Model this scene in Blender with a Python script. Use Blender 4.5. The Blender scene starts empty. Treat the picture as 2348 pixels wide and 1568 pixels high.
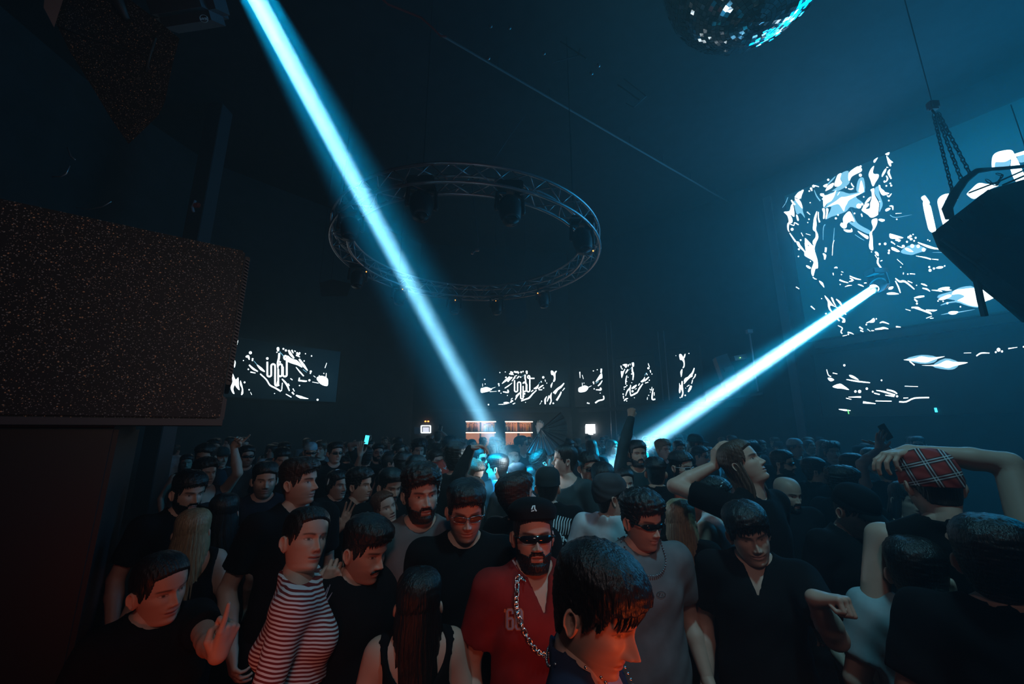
import bpy, bmesh, math, random
import numpy as np
from mathutils import Vector, Matrix, Euler

# ---------------------------------------------------------------- camera, world, exposure
S = bpy.context.scene
COL = S.collection
W_, H_ = 2348, 1568
F_PX = 913.0
CAM = Vector((0, 0, 1.98))
PITCH = math.radians(12.4)
cam_d = bpy.data.cameras.new('camera')
cam_d.sensor_width = 36.0
cam_d.lens = 36.0 * F_PX / W_
cam_d.clip_start = 0.05
cam_d.clip_end = 100
cam = bpy.data.objects.new('camera', cam_d)
COL.objects.link(cam)
cam.location = CAM
cam.rotation_euler = (math.pi / 2 + PITCH, 0, 0)
S.camera = cam

S.view_settings.view_transform = 'Standard'
S.view_settings.look = 'None'
S.view_settings.exposure = 0.0
S.view_settings.gamma = 1.0
S.view_settings.use_curve_mapping = False
S.cycles.max_bounces = 4
S.cycles.diffuse_bounces = 2
S.cycles.glossy_bounces = 2
S.cycles.transmission_bounces = 3
S.cycles.volume_bounces = 0
S.cycles.caustics_reflective = False
S.cycles.caustics_refractive = False
S.cycles.use_denoising = True
S.cycles.sample_clamp_indirect = 20.0

world = bpy.data.worlds.new('world')
S.world = world
world.use_nodes = True
world.node_tree.nodes['Background'].inputs[0].default_value = (1.0, 0.55, 0.48, 1)
world.node_tree.nodes['Background'].inputs[1].default_value = 0.010


def ray(px, py):
    """unit-forward ray (y = 1) through a pixel of the photograph"""
    x = px - W_ / 2
    y = H_ / 2 - py
    up = y * math.cos(PITCH) + F_PX * math.sin(PITCH)
    fw = F_PX * math.cos(PITCH) - y * math.sin(PITCH)
    return Vector((x / fw, 1.0, up / fw))


def at(px, py, Y):
    return CAM + ray(px, py) * Y


def hit(px, py, p0, n):
    """where the ray meets the plane through p0 with normal n"""
    d = ray(px, py)
    return CAM + d * ((Vector(p0) - CAM).dot(n) / d.dot(n))


def px_of_early(p):
    d = Vector(p) - CAM
    fw = d.y * math.cos(PITCH) + d.z * math.sin(PITCH)
    up = -d.y * math.sin(PITCH) + d.z * math.cos(PITCH)
    return (W_ / 2 + F_PX * d.x / fw, H_ / 2 - F_PX * up / fw)


def lamp(name, kind, loc, energy, color, target=None, **kw):
    ld = bpy.data.lights.new(name, kind)
    ld.energy = energy
    ld.color = color
    for k, v in kw.items():
        setattr(ld, k, v)
    o = bpy.data.objects.new(name, ld)
    COL.objects.link(o)
    o.location = loc
    if target is not None:
        o.rotation_euler = (Vector(target) - Vector(loc)).to_track_quat('-Z', 'Y').to_euler()
    return o


CY = (0.06, 0.62, 1.0)
# the two moving-head beams
B1_SRC = at(560, -62, 2.3)
B1_END = at(1172, 1075, 4.25)
B2_SRC = at(2000, 664, 8.6)
B2_END = at(1455, 1034, 7.2)
BC = (0.36, 0.72, 1.0)
lamp('beam_one_light', 'AREA', B1_SRC, 240, BC, B1_END, shape='DISK', size=0.15, spread=math.radians(2.0))
lamp('beam_two_light', 'AREA', B2_SRC, 420, BC, B2_END, shape='DISK', size=0.17, spread=math.radians(2.5))
lamp('beam_one_halo', 'AREA', B1_SRC, 85, (0.0, 0.5, 1.0), B1_END, shape='DISK', size=0.24, spread=math.radians(13.0))  # wide dim disk lamp added to imitate the glow around the long beam
lamp('beam_two_halo', 'AREA', B2_SRC, 60, (0.0, 0.5, 1.0), B2_END, shape='DISK', size=0.20, spread=math.radians(10.0))  # same kind of added glow lamp for the second beam
# stage wash from behind the camera, and the low red floor light of the booth
lamp('stage_wash_light', 'SPOT', (0.3, -1.4, 4.0), 60, (1.0, 0.74, 0.70), (-0.15, 2.7, 1.45), spot_size=math.radians(62), spot_blend=1.0, shadow_soft_size=0.3)
lamp('added_cyan_fill', 'SPOT', (1.3, 0.4, 6.6), 420, (0.22, 0.76, 1.0), (0.9, 2.6, 1.5), spot_size=math.radians(50), spot_blend=1.0, shadow_soft_size=0.2)  # unseen cyan spot added overhead to brighten shirts and shoulders in the crowd
lamp('booth_red_light', 'AREA', (0.95, 0.50, 1.05), 1.5, (1.0, 0.12, 0.02), (0.0, 1.25, 1.5), shape='RECTANGLE', size=0.25, size_y=0.15, spread=math.radians(100))
lamp('booth_red_light', 'AREA', (-0.75, 0.45, 0.95), 0.9, (1.0, 0.12, 0.03), (-1.0, 1.6, 1.4), shape='RECTANGLE', size=0.3, size_y=0.2, spread=math.radians(120))
lamp('added_speaker_fill', 'SPOT', (1.2, -0.6, 2.9), 60, (1.0, 0.80, 0.70), (-1.75, 2.2, 3.2), spot_size=math.radians(56), spot_blend=1.0, shadow_soft_size=0.05)  # unseen warm spot added to bring up the speckled cabinets
# point lamp added to stand in for light bounced where the long beam lands
lamp('beam_bounce_fill', 'POINT', at(1166, 1052, 3.75), 9, (0.72, 0.93, 1.0), shadow_soft_size=0.09)
# ---------------------------------------------------------------- materials
def mat(name, color, rough=0.6, metal=0.0, emit=None, estr=0.0, spec=0.5):
    m = bpy.data.materials.new(name)
    m.use_nodes = True
    b = m.node_tree.nodes['Principled BSDF']
    b.inputs['Base Color'].default_value = (*color, 1)
    b.inputs['Roughness'].default_value = rough
    b.inputs['Metallic'].default_value = metal
    b.inputs['Specular IOR Level'].default_value = spec
    if emit:
        b.inputs['Emission Color'].default_value = (*emit, 1)
        b.inputs['Emission Strength'].default_value = estr
    return m


def noise_mat(name, c1, c2, scale=20, rough=0.8, bump=0.0, stretch=None, metal=0.0, thr=(0.35, 0.65)):
    m = mat(name, c1, rough, metal)
    nt = m.node_tree
    b = nt.nodes['Principled BSDF']
    tc = nt.nodes.new('ShaderNodeTexCoord')
    mp = nt.nodes.new('ShaderNodeMapping')
    if stretch:
        mp.inputs['Scale'].default_value = stretch
    nz = nt.nodes.new('ShaderNodeTexNoise')
    nz.inputs['Scale'].default_value = scale
    nz.inputs['Detail'].default_value = 4
    cr = nt.nodes.new('ShaderNodeValToRGB')
    cr.color_ramp.elements[0].position = thr[0]
    cr.color_ramp.elements[1].position = thr[1]
    cr.color_ramp.elements[0].color = (*c1, 1)
    cr.color_ramp.elements[1].color = (*c2, 1)
    nt.links.new(tc.outputs['Object'], mp.inputs[0])
    nt.links.new(mp.outputs[0], nz.inputs['Vector'])
    nt.links.new(nz.outputs[0], cr.inputs[0])
    nt.links.new(cr.outputs[0], b.inputs['Base Color'])
    if bump:
        bp = nt.nodes.new('ShaderNodeBump')
        bp.inputs['Strength'].default_value = bump
        bp.inputs['Distance'].default_value = 0.01
        nt.links.new(nz.outputs[0], bp.inputs['Height'])
        nt.links.new(bp.outputs[0], b.inputs['Normal'])
    return m


# ---------------------------------------------------------------- mesh helpers
def obj(name, verts, faces, mats, parent=None, smooth=False, midx=None):
    me = bpy.data.meshes.new(name)
    me.from_pydata([tuple(v) for v in verts], [], [tuple(f) for f in faces])
    if not isinstance(mats, (list, tuple)):
        mats = [mats]
    for m in mats:
        me.materials.append(m)
    if midx is not None:
        me.polygons.foreach_set('material_index', np.asarray(midx, dtype=np.int32))
    if smooth:
        me.polygons.foreach_set('use_smooth', np.ones(len(me.polygons), dtype=bool))
    me.update()
    o = bpy.data.objects.new(name, me)
    COL.objects.link(o)
    if parent is not None:
        o.parent = parent
    return o


def tag(o, label=None, cat=None, group=None, kind=None):
    if label:
        o['label'] = label
    if cat:
        o['category'] = cat
    if group:
        o['group'] = group
    if kind:
        o['kind'] = kind
    return o


def empty(name, loc=(0, 0, 0), rz=0.0):
    o = bpy.data.objects.new(name, None)
    COL.objects.link(o)
    o.location = loc
    o.rotation_euler = (0, 0, rz)
    o.empty_display_size = 0.1
    return o


class MB:
    """collects simple solids, links them as one mesh object"""
    def __init__(s):
        s.v = []
        s.f = []
        s.m = []

    def add(s, vs, fs, mi=0):
        b = len(s.v)
        s.v += [Vector(v) for v in vs]
        s.f += [tuple(b + i for i in f) for f in fs]
        s.m += [mi] * len(fs)
        return s

    def box(s, c, size, rot=None, mi=0, bev=0.0):
        c = Vector(c)
        hx, hy, hz = size[0] / 2, size[1] / 2, size[2] / 2
        R = rot if rot is not None else Matrix.Identity(3)
        if bev <= 0:
            vs = [c + R @ Vector((x * hx, y * hy, z * hz)) for x in (-1, 1) for y in (-1, 1) for z in (-1, 1)]
            return s.add(vs, [(0, 1, 3, 2), (4, 6, 7, 5), (0, 4, 5, 1), (2, 3, 7, 6), (0, 2, 6, 4), (1, 5, 7, 3)], mi)
        bm = bmesh.new()
        bmesh.ops.create_cube(bm, size=1)
        for v in bm.verts:
            v.co = Vector((v.co.x * size[0], v.co.y * size[1], v.co.z * size[2]))
        bmesh.ops.bevel(bm, geom=bm.edges[:], offset=bev, segments=2, affect='EDGES')
        bm.verts.index_update()
        vs = [c + R @ v.co for v in bm.verts]
        fs = [[v.index for v in f.verts] for f in bm.faces]
        bm.free()
        return s.add(vs, fs, mi)

    def tube(s, pts, r, n=8, mi=0, closed=False, caps=True):
        pts = [Vector(p) for p in pts]
        k = len(pts)
        rs = r if isinstance(r, (list, tuple)) else [r] * k
        ref = None
        vs = []
        for i, p in enumerate(pts):
            a = pts[(i - 1) % k] if (closed or i > 0) else p
            b = pts[(i + 1) % k] if (closed or i < k - 1) else p
            t = (b - a)
            t = t.normalized() if t.length > 1e-9 else Vector((0, 0, 1))
            if ref is None:
                ref = t.orthogonal().normalized()
            u = (ref - t * ref.dot(t))
            u = u.normalized() if u.length > 1e-6 else t.orthogonal().normalized()
            ref = u
            w = t.cross(u)
            for j in range(n):
                th = 2 * math.pi * j / n
                vs.append(p + (u * math.cos(th) + w * math.sin(th)) * rs[i])
        fs = []
        for i in range(k if closed else k - 1):
            i2 = (i + 1) % k
            for j in range(n):
                j2 = (j + 1) % n
                fs.append((i * n + j, i * n + j2, i2 * n + j2, i2 * n + j))
        if caps and not closed:
            fs.append(tuple(range(n - 1, -1, -1)))
            fs.append(tuple((k - 1) * n + j for j in range(n)))
        return s.add(vs, fs, mi)

    def prism(s, poly, d, mi=0):
        """poly: planar 3-D polygon, d: extrusion vector"""
        n = len(poly)
        d = Vector(d)
        vs = [Vector(p) for p in poly] + [Vector(p) + d for p in poly]
        fs = [tuple(range(n - 1, -1, -1)), tuple(range(n, 2 * n))] + [(i, (i + 1) % n, n + (i + 1) % n, n + i) for i in range(n)]
        return s.add(vs, fs, mi)

    def build(s, name, mats, parent=None, smooth=False):
        return obj(name, s.v, s.f, mats, parent, smooth, s.m)


def ellipsoid(c, r, R=None, nu=16, nv=10):
    R = R or Matrix.Identity(3)
    c = Vector(c)
    vs, fs = [c + R @ Vector((0, 0, r[2]))], []
    for i in range(1, nv):
        ph = math.pi * i / nv
        for j in range(nu):
            th = 2 * math.pi * j / nu
            vs.append(c + R @ Vector((r[0] * math.sin(ph) * math.cos(th), r[1] * math.sin(ph) * math.sin(th), r[2] * math.cos(ph))))
    vs.append(c + R @ Vector((0, 0, -r[2])))
    for j in range(nu):
        fs.append((0, 1 + j, 1 + (j + 1) % nu))
        fs.append((len(vs) - 1, 1 + (nv - 2) * nu + (j + 1) % nu, 1 + (nv - 2) * nu + j))
    for i in range(nv - 2):
        for j in range(nu):
            a = 1 + i * nu + j
            b = 1 + i * nu + (j + 1) % nu
            fs.append((a, a + nu, b + nu, b))
    return vs, fs
# ---------------------------------------------------------------- room shell
M_WALL = noise_mat('black_painted_wall', (0.018, 0.018, 0.02), (0.03, 0.03, 0.034), 3, 0.8)
M_CEIL = noise_mat('black_ceiling', (0.012, 0.012, 0.014), (0.022, 0.022, 0.025), 4, 0.85)
M_FLOOR = noise_mat('dark_concrete_floor', (0.03, 0.028, 0.027), (0.05, 0.047, 0.045), 5, 0.5)
M_TRIM = mat('dark_trim', (0.035, 0.037, 0.042), 0.5)
M_PILLAR = mat('grey_pillar', (0.12, 0.11, 0.12), 0.7)
CEIL_Z = 9.2


def groundpt(px, Y):
    return Vector(((px - W_ / 2) / (F_PX / math.cos(PITCH)) * Y, Y, 0))


WALLPTS = [(-8.5, -3.0), (-9.0, 7.0), (-8.4, 9.64), (-3.6, 14.6), (2.3, 15.58), (7.2, 10.9), (13.6, 2.0), (14.0, -3.0)]


def wall_panel(name, a, b, z0, z1, m, t=0.25):
    a, b = Vector((*a, 0)), Vector((*b, 0))
    d = (b - a).normalized()
    n = Vector((d.y, -d.x, 0))       # towards the room
    mb = MB()
    mb.prism([a + Vector((0, 0, z0)), b + Vector((0, 0, z0)), b + Vector((0, 0, z1)), a + Vector((0, 0, z1))], -n * t)
    o = mb.build(name, m)
    tag(o, kind='structure')
    return o


wn = ['wall_left', 'wall_left_rear', 'wall_left_back', 'wall_back', 'wall_right_back', 'wall_right', 'wall_right_near']
for i in range(len(WALLPTS) - 1):
    wall_panel(wn[i], WALLPTS[i], WALLPTS[i + 1], 0, CEIL_Z, M_WALL)
mb = MB()
mb.box((2, 7, -0.1), (26, 22, 0.2))
tag(mb.build('floor', M_FLOOR), kind='structure')
mb = MB()
mb.box((2, 7, CEIL_Z + 0.1), (26, 22, 0.2))
tag(mb.build('ceiling', M_CEIL), kind='structure')
RW0, RW1 = Vector((7.2, 10.9, 0)), Vector((13.6, 2.0, 0))
RWD = (RW1 - RW0).normalized()
RWN = Vector((RWD.y, -RWD.x, 0))
# light given off by the big wall screen
c = RW0 + RWD * 4.2 + RWN * 0.35 + Vector((0, 0, 6.0))
l = lamp('big_screen_light', 'AREA', c, 390, (0.0, 0.46, 1.0), c + RWN, shape='RECTANGLE', size=6.5, size_y=3.6)
c = Vector((3.2, 13.0, 3.6))
# ---------------------------------------------------------------- LED screens and what they show
M_LEDBLACK = mat('led_panel_dark_blue', (0.004, 0.006, 0.008), 0.4, emit=(0.0, 0.22, 0.42), estr=0.003)
M_LEDBIG = mat('led_panel_blue', (0.004, 0.006, 0.008), 0.4, emit=(0.0, 0.25, 0.45), estr=0.10)
M_LEDWHITE = mat('led_white', (0.5, 0.5, 0.5), 0.4, emit=(0.78, 0.97, 1.0), estr=3.2)
M_LEDGREY = mat('led_pale_blue', (0.2, 0.3, 0.35), 0.4, emit=(0.22, 0.58, 0.78), estr=1.1)
M_CASE = mat('black_metal', (0.02, 0.02, 0.022), 0.45, 0.4)


def chaikin(pts, closed=True, it=3):
    """smooth curve through the points"""
    P = [Vector(p[:2]) for p in pts]
    n = len(P)
    if n < 3:
        return pts
    out = []
    for i in range(n if closed else n - 1):
        p0 = P[(i - 1) % n] if (closed or i > 0) else P[i]
        p1, p2 = P[i], P[(i + 1) % n]
        p3 = P[(i + 2) % n] if (closed or i < n - 2) else p2
        for k in range(it):
            t = k / it
            q = 0.5 * ((2 * p1) + (p2 - p0) * t + (2 * p0 - 5 * p1 + 4 * p2 - p3) * t * t + (3 * p1 - p0 - 3 * p2 + p3) * t ** 3)
            out.append((q.x, q.y))
    if not closed:
        out.append(tuple(P[-1]))
    return out


def stroke_poly(pts, w):
    """outline of a brush stroke with tapering ends, 2-D; w may be (start, middle, end)"""
    pts = [Vector(p).to_2d() if len(p) > 2 else Vector(p) for p in pts]
    n = len(pts)
    if not isinstance(w, (tuple, list)):
        w = (w, w, w)
    L, R = [], []
    for i, p in enumerate(pts):
        a, b = pts[max(i - 1, 0)], pts[min(i + 1, n - 1)]
        t = (b - a)
        t = t.normalized() if t.length > 1e-6 else Vector((1, 0))
        nn = Vector((-t.y, t.x))
        s = i / max(n - 1, 1)
        ww = (w[0] * (1 - 2 * s) + w[1] * 2 * s) if s < .5 else (w[1] * (2 - 2 * s) + w[2] * (2 * s - 1))
        L.append(p + nn * ww / 2)
        R.append(p - nn * ww / 2)
    return L, R


def screen(name, p0, d, s0, s1, z0, z1, content, label, m_back, off=0.12):
    """flat LED panel on a wall; content: (ox, oy, scale, [(kind, mat, data)]) traced shapes, cast on to the panel"""
    p0 = Vector((p0[0], p0[1], 0))
    d = Vector((d[0], d[1], 0))
    n = Vector((d.y, -d.x, 0))
    base = p0 + n * off
    mb = MB()
    q = [base + d * s0 + Vector((0, 0, z0)), base + d * s1 + Vector((0, 0, z0)), base + d * s1 + Vector((0, 0, z1)), base + d * s0 + Vector((0, 0, z1))]
    mb.prism(q, -n * 0.08)
    o = mb.build(name, [m_back])
    tag(o, label, 'screen')
    # bezel
    fb = MB()
    t = 0.03
    for a, b in ((q[0], q[1]), (q[1], q[2]), (q[2], q[3]), (q[3], q[0])):
        fb.tube([a - n * .02, b - n * .02], t, 4)
    f = fb.build('bezel', [M_CASE], o)
    pm, lm = MB(), MB()
    pl = base + n * 0.004
    dep = [0.0]
    for (ox, oy, sc, items) in content:
        for it in items:
            kind, mi, data = it[0], it[1], it[2]
            tgt = lm if it[-1] == 'L' else pm
            lift = n * (0.001 + 0.0006 * (len(dep) % 7) + 0.003 * (mi == 0))
            dep.append(0)
            PX = lambda x, y: hit(ox + x / sc, oy + y / sc, pl, n) + lift
            if kind == 'p':
                data = chaikin(data)
                tgt.add([PX(*v) for v in data], [tuple(range(len(data)))], mi)
            elif kind == 's':
                L, R = stroke_poly(chaikin(data, False, 3), it[3])
                vs = [PX(*v) for v in L] + [PX(*v) for v in R]
                k = len(L)
                tgt.add(vs, [(i, i + 1, k + i + 1, k + i) for i in range(k - 1)], mi)
            elif kind == 'd':
                for (x, y, r) in data:
                    tgt.add([PX(x + r * math.cos(t), y + r * math.sin(t)) for t in np.linspace(0, 2 * math.pi, 9)[:-1]], [tuple(range(8))], mi)
    pm.build('video_pattern', [M_LEDWHITE, M_LEDGREY], o)
    if lm.v:
        lm.build('lettering', [M_LEDWHITE, M_LEDGREY], o)
    return o


def logo(x, y, w, h, sk=0.0, lw=10):
    """the club's running-line wordmark: i n p u t drawn as one bending tube; x, y lower left of the letters"""
    def T(u, v):
        return (x + u * w + sk * v, y - v * h)
    def arc(cu, cv, ru, rv, a0, a1, n=7):
        return [T(cu + ru * math.cos(math.radians(a)), cv + rv * math.sin(math.radians(a))) for a in np.linspace(a0, a1, n)]
    S1 = [T(0.0, 1.0), T(0.0, 0.15)] + arc(0.10, 0.12, 0.10, 0.12, 180, 360) + [T(0.2, 0.5)] + arc(0.30, 0.70, 0.10, 0.14, 180, 0) + [T(0.4, 0.2), T(0.4, -0.45)] + arc(0.48, -0.5, 0.08, 0.12, 180, 360) + [T(0.56, 0.0), T(0.56, .5)]
    S2 = arc(0.66, 0.70, 0.10, 0.14, 180, 0) + [T(0.76, 0.3)] + arc(0.66, 0.14, 0.10, 0.12, 0, -180) + [T(0.56, 0.5)]
    S3 = [T(0.80, 0.66), T(0.80, 0.3)] + arc(0.90, 0.14, 0.10, 0.14, 180, 360) + [T(1.0, 0.5), T(1.0, 1.2)] + arc(0.93, 1.28, 0.07, 0.12, 0, 330, 9)
    S4 = [T(1.0, 1.16), T(1.3, 1.16)]
    return [('s', 0, q, lw, 'L') for q in (S1, S2, S3, S4)] + [('d', 0, [(*T(0.0, 1.22), lw * 0.75)], 'L')]


bigA = (1780, 340, 7.128, [
    ('p', 0, [(125, 1040), (215, 1025), (240, 940), (270, 910), (290, 1000), (295, 1120), (230, 1080), (262, 1150), (262, 1210), (215, 1240), (205, 1320), (215, 1370), (185, 1330), (180, 1240), (205, 1195), (180, 1100)]),
    ('p', 0, [(300, 800), (350, 730), (400, 700), (400, 760), (380, 835), (335, 810)]), ('p', 0, [(405, 700), (450, 682), (420, 760), (400, 830)]),
    ('p', 0, [(300, 820), (385, 850), (425, 940), (425, 985), (350, 900)]), ('p', 1, [(290, 850), (420, 960), (435, 1030), (470, 1140), (400, 1060), (330, 1070)]),
    ('p', 0, [(325, 1090), (350, 1100), (370, 1175), (345, 1180)]), ('s', 0, [(245, 845), (275, 890), (310, 925)], (20, 30, 25)),
    ('s', 1, [(190, 800), (150, 900), (100, 970)], (8, 12, 5)), ('s', 0, [(230, 1240), (290, 1260), (300, 1215), (365, 1250)], (14, 12, 18)),
    ('d', 0, [(260, 1325, 24), (400, 1500, 14), (555, 890, 10), (535, 1160, 12), (515, 1213, 9), (850, 515, 18), (610, 620, 24), (570, 660, 20), (540, 700, 13), (580, 685, 14), (1380, 295, 16), (1375, 440, 26), (1430, 795, 12), (1405, 915, 20), (1350, 945, 42), (1690, 872, 10), (1840, 855, 14), (1865, 575, 14), (1880, 610, 16), (1770, 545, 18), (1800, 615, 14), (1140, 640, 14), (1010, 1090, 14), (975, 1145, 18), (1280, 1065, 14), (1970, 1160, 12)]),
    ('s', 0, [(505, 1040), (555, 1085)], (16, 20, 8)), ('s', 0, [(220, 1385), (270, 1460), (320, 1530)], (14, 22, 26)),
    ('s', 0, [(630, 610), (700, 630)], (18, 26, 10)), ('s', 1, [(620, 680), (660, 780), (720, 860)], (8, 20, 22)),
    ('p', 0, [(765, 615), (830, 580), (835, 610), (810, 640)]), ('s', 1, [(965, 460), (900, 530), (830, 600)], (10, 26, 20)),
    ('p', 0, [(940, 565), (915, 640), (820, 695), (805, 690), (850, 610)]), ('p', 0, [(1065, 410), (1045, 500), (1075, 560), (1040, 610), (980, 628), (948, 595), (985, 480), (1010, 430)]),
    ('p', 1, [(1065, 410), (1180, 370), (1180, 500), (1200, 560), (1120, 640), (1000, 700), (900, 700), (800, 760), (830, 740), (960, 660), (1075, 560), (1050, 500)]),
    ('p', 0, [(1180, 510), (1185, 410), (1250, 345), (1340, 295), (1395, 330), (1390, 380), (1290, 430), (1230, 470), (1200, 530)]),
    ('p', 0, [(720, 740), (775, 740), (800, 770), (930, 730), (980, 680), (950, 780), (900, 860), (830, 900), (775, 965), (765, 850), (745, 830), (770, 800), (725, 775)]),
    ('p', 1, [(830, 760), (1040, 700), (1200, 740), (1420, 700), (1440, 720), (1300, 790), (1420, 900), (1330, 980), (1210, 960), (1130, 1040), (900, 1120), (820, 1150), (900, 960), (780, 980), (830, 920)]),
    ('p', 0, [(980, 860), (1060, 800), (1150, 790), (1420, 720), (1200, 840), (1160, 900), (1125, 960), (1105, 1030), (1060, 960), (1000, 910), (830, 960)]),
    ('p', 0, [(1380, 540), (1400, 545), (1435, 705), (1350, 715), (1360, 640)]), ('p', 1, [(1350, 500), (1430, 490), (1445, 700), (1330, 720), (1310, 640)]),
    ('s', 0, [(1225, 565), (1240, 600), (1270, 635)], (8, 22, 14)), ('s', 0, [(1175, 660), (1220, 670), (1260, 655)], (12, 20, 20)),
    ('s', 0, [(1035, 715), (1000, 770)], (8, 24, 8)), ('p', 0, [(750, 990), (790, 985), (800, 1060), (790, 1145), (765, 1145), (770, 1060)]),
    ('p', 0, [(815, 985), (850, 990), (845, 1060), (820, 1150), (805, 1145), (820, 1050)]),
    ('p', 0, [(1195, 1030), (1250, 1110), (1280, 1200), (1230, 1190), (1160, 1230), (1150, 1290), (1100, 1310), (1045, 1260), (1065, 1215), (1095, 1220), (1090, 1150), (1120, 1090)]),
    ('p', 1, [(1220, 970), (1300, 1180), (1380, 1260), (1540, 1350), (1500, 1400), (1300, 1300), (1180, 1200), (1280, 1200)]),
    ('p', 0, [(1100, 1325), (1210, 1335), (1230, 1305), (1245, 1365), (1150, 1370)]), ('p', 0, [(1335, 1350), (1420, 1395), (1505, 1440), (1495, 1485), (1440, 1455), (1350, 1380)]),
    ('s', 1, [(1285, 1410), (1360, 1460), (1440, 1505)], (8, 12, 6)), ('s', 0, [(1390, 1070), (1405, 1120)], (20, 24, 18)),
    ('p', 0, [(1600, 290), (1580, 380), (1600, 420), (1670, 425), (1670, 480), (1620, 560), (1590, 620), (1565, 600), (1540, 520), (1510, 440), (1530, 370), (1560, 320)]),
    ('p', 0, [(1590, 225), (1600, 190), (1660, 150), (1640, 190), (1610, 235)]), ('p', 0, [(1780, 95), (1850, 65), (1830, 115)]),
    ('p', 0, [(1800, 125), (1830, 150), (1860, 190), (1910, 230), (1875, 245), (1880, 285), (1860, 295), (1830, 250), (1815, 190)]),
    ('p', 0, [(1540, 680), (1600, 655), (1600, 720), (1620, 790), (1670, 880), (1680, 930), (1665, 1060), (1660, 1090), (1590, 1130), (1540, 1130), (1500, 1090), (1400, 1020), (1410, 980), (1440, 920), (1510, 900), (1510, 940), (1460, 990), (1530, 980), (1535, 900), (1560, 820), (1560, 720)]),
    ('p', 0, [(1550, 790), (1520, 860), (1455, 905), (1450, 890), (1500, 820)]), ('p', 1, [(1620, 640), (1700, 620), (1680, 720), (1740, 900), (1710, 1000), (1680, 1040), (1690, 880), (1610, 740)]),
    ('p', 0, [(1675, 600), (1700, 610), (1710, 650), (1760, 690), (1780, 715), (1850, 735), (1800, 760), (1740, 770), (1700, 720), (1680, 650)]),
    ('p', 0, [(1800, 330), (1790, 380), (1760, 430), (1730, 470), (1725, 440), (1740, 400), (1770, 350)]), ('s', 0, [(1860, 345), (1835, 400), (1880, 500)], (10, 40, 20)),
    ('s', 0, [(1800, 450), (1820, 500), (1795, 550)], (16, 26, 10)), ('s', 0, [(1885, 740), (1840, 790), (1810, 770)], (10, 26, 10)), ('s', 0, [(1800, 310), (1830, 315)], (14, 20, 10)),
    ('p', 0, [(1785, 1000), (1830, 975), (1870, 985), (1830, 1020), (1790, 1030)]), ('s', 0, [(1850, 945), (1900, 950), (1905, 1010)], (12, 30, 10)),
    ('p', 0, [(1570, 1165), (1650, 1150), (1645, 1240), (1600, 1330), (1565, 1380), (1570, 1568), (1520, 1568), (1530, 1480), (1525, 1390), (1560, 1350), (1580, 1290), (1560, 1220)]),
    ('p', 0, [(1670, 1170), (1700, 1152), (1770, 1165), (1765, 1190), (1720, 1200)]), ('s', 0, [(1950, 1068), (2050, 1060)], (10, 12, 4)), ('s', 1, [(1860, 1090), (1950, 1130), (2220, 1085)], (12, 10, 2)),
    ('p', 0, [(1850, 1400), (1890, 1400), (1960, 1430), (2080, 1460), (2010, 1475), (1920, 1480), (1860, 1465)]),
    ('p', 0, [(660, 1030), (670, 1060), (655, 1150), (660, 1250), (650, 1330), (680, 1400), (685, 1470), (650, 1540), (640, 1568), (600, 1568), (600, 1510), (640, 1460), (640, 1370), (600, 1330), (605, 1230), (620, 1130)]),
    ('s', 0, [(690, 1040), (690, 1140), (710, 1210)], (12, 18, 24)), ('s', 1, [(800, 1245), (770, 1300), (765, 1500)], (16, 12, 6)), ('s', 1, [(950, 1300), (940, 1430), (930, 1560)], (6, 12, 8)),
    ('s', 0, [(485, 1395), (560, 1420)], (8, 14, 8)), ('s', 0, [(410, 1380), (440, 1440)], (12, 14, 6)), ('p', 0, [(470, 1470), (500, 1490), (565, 1568), (480, 1568)]),
])
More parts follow.
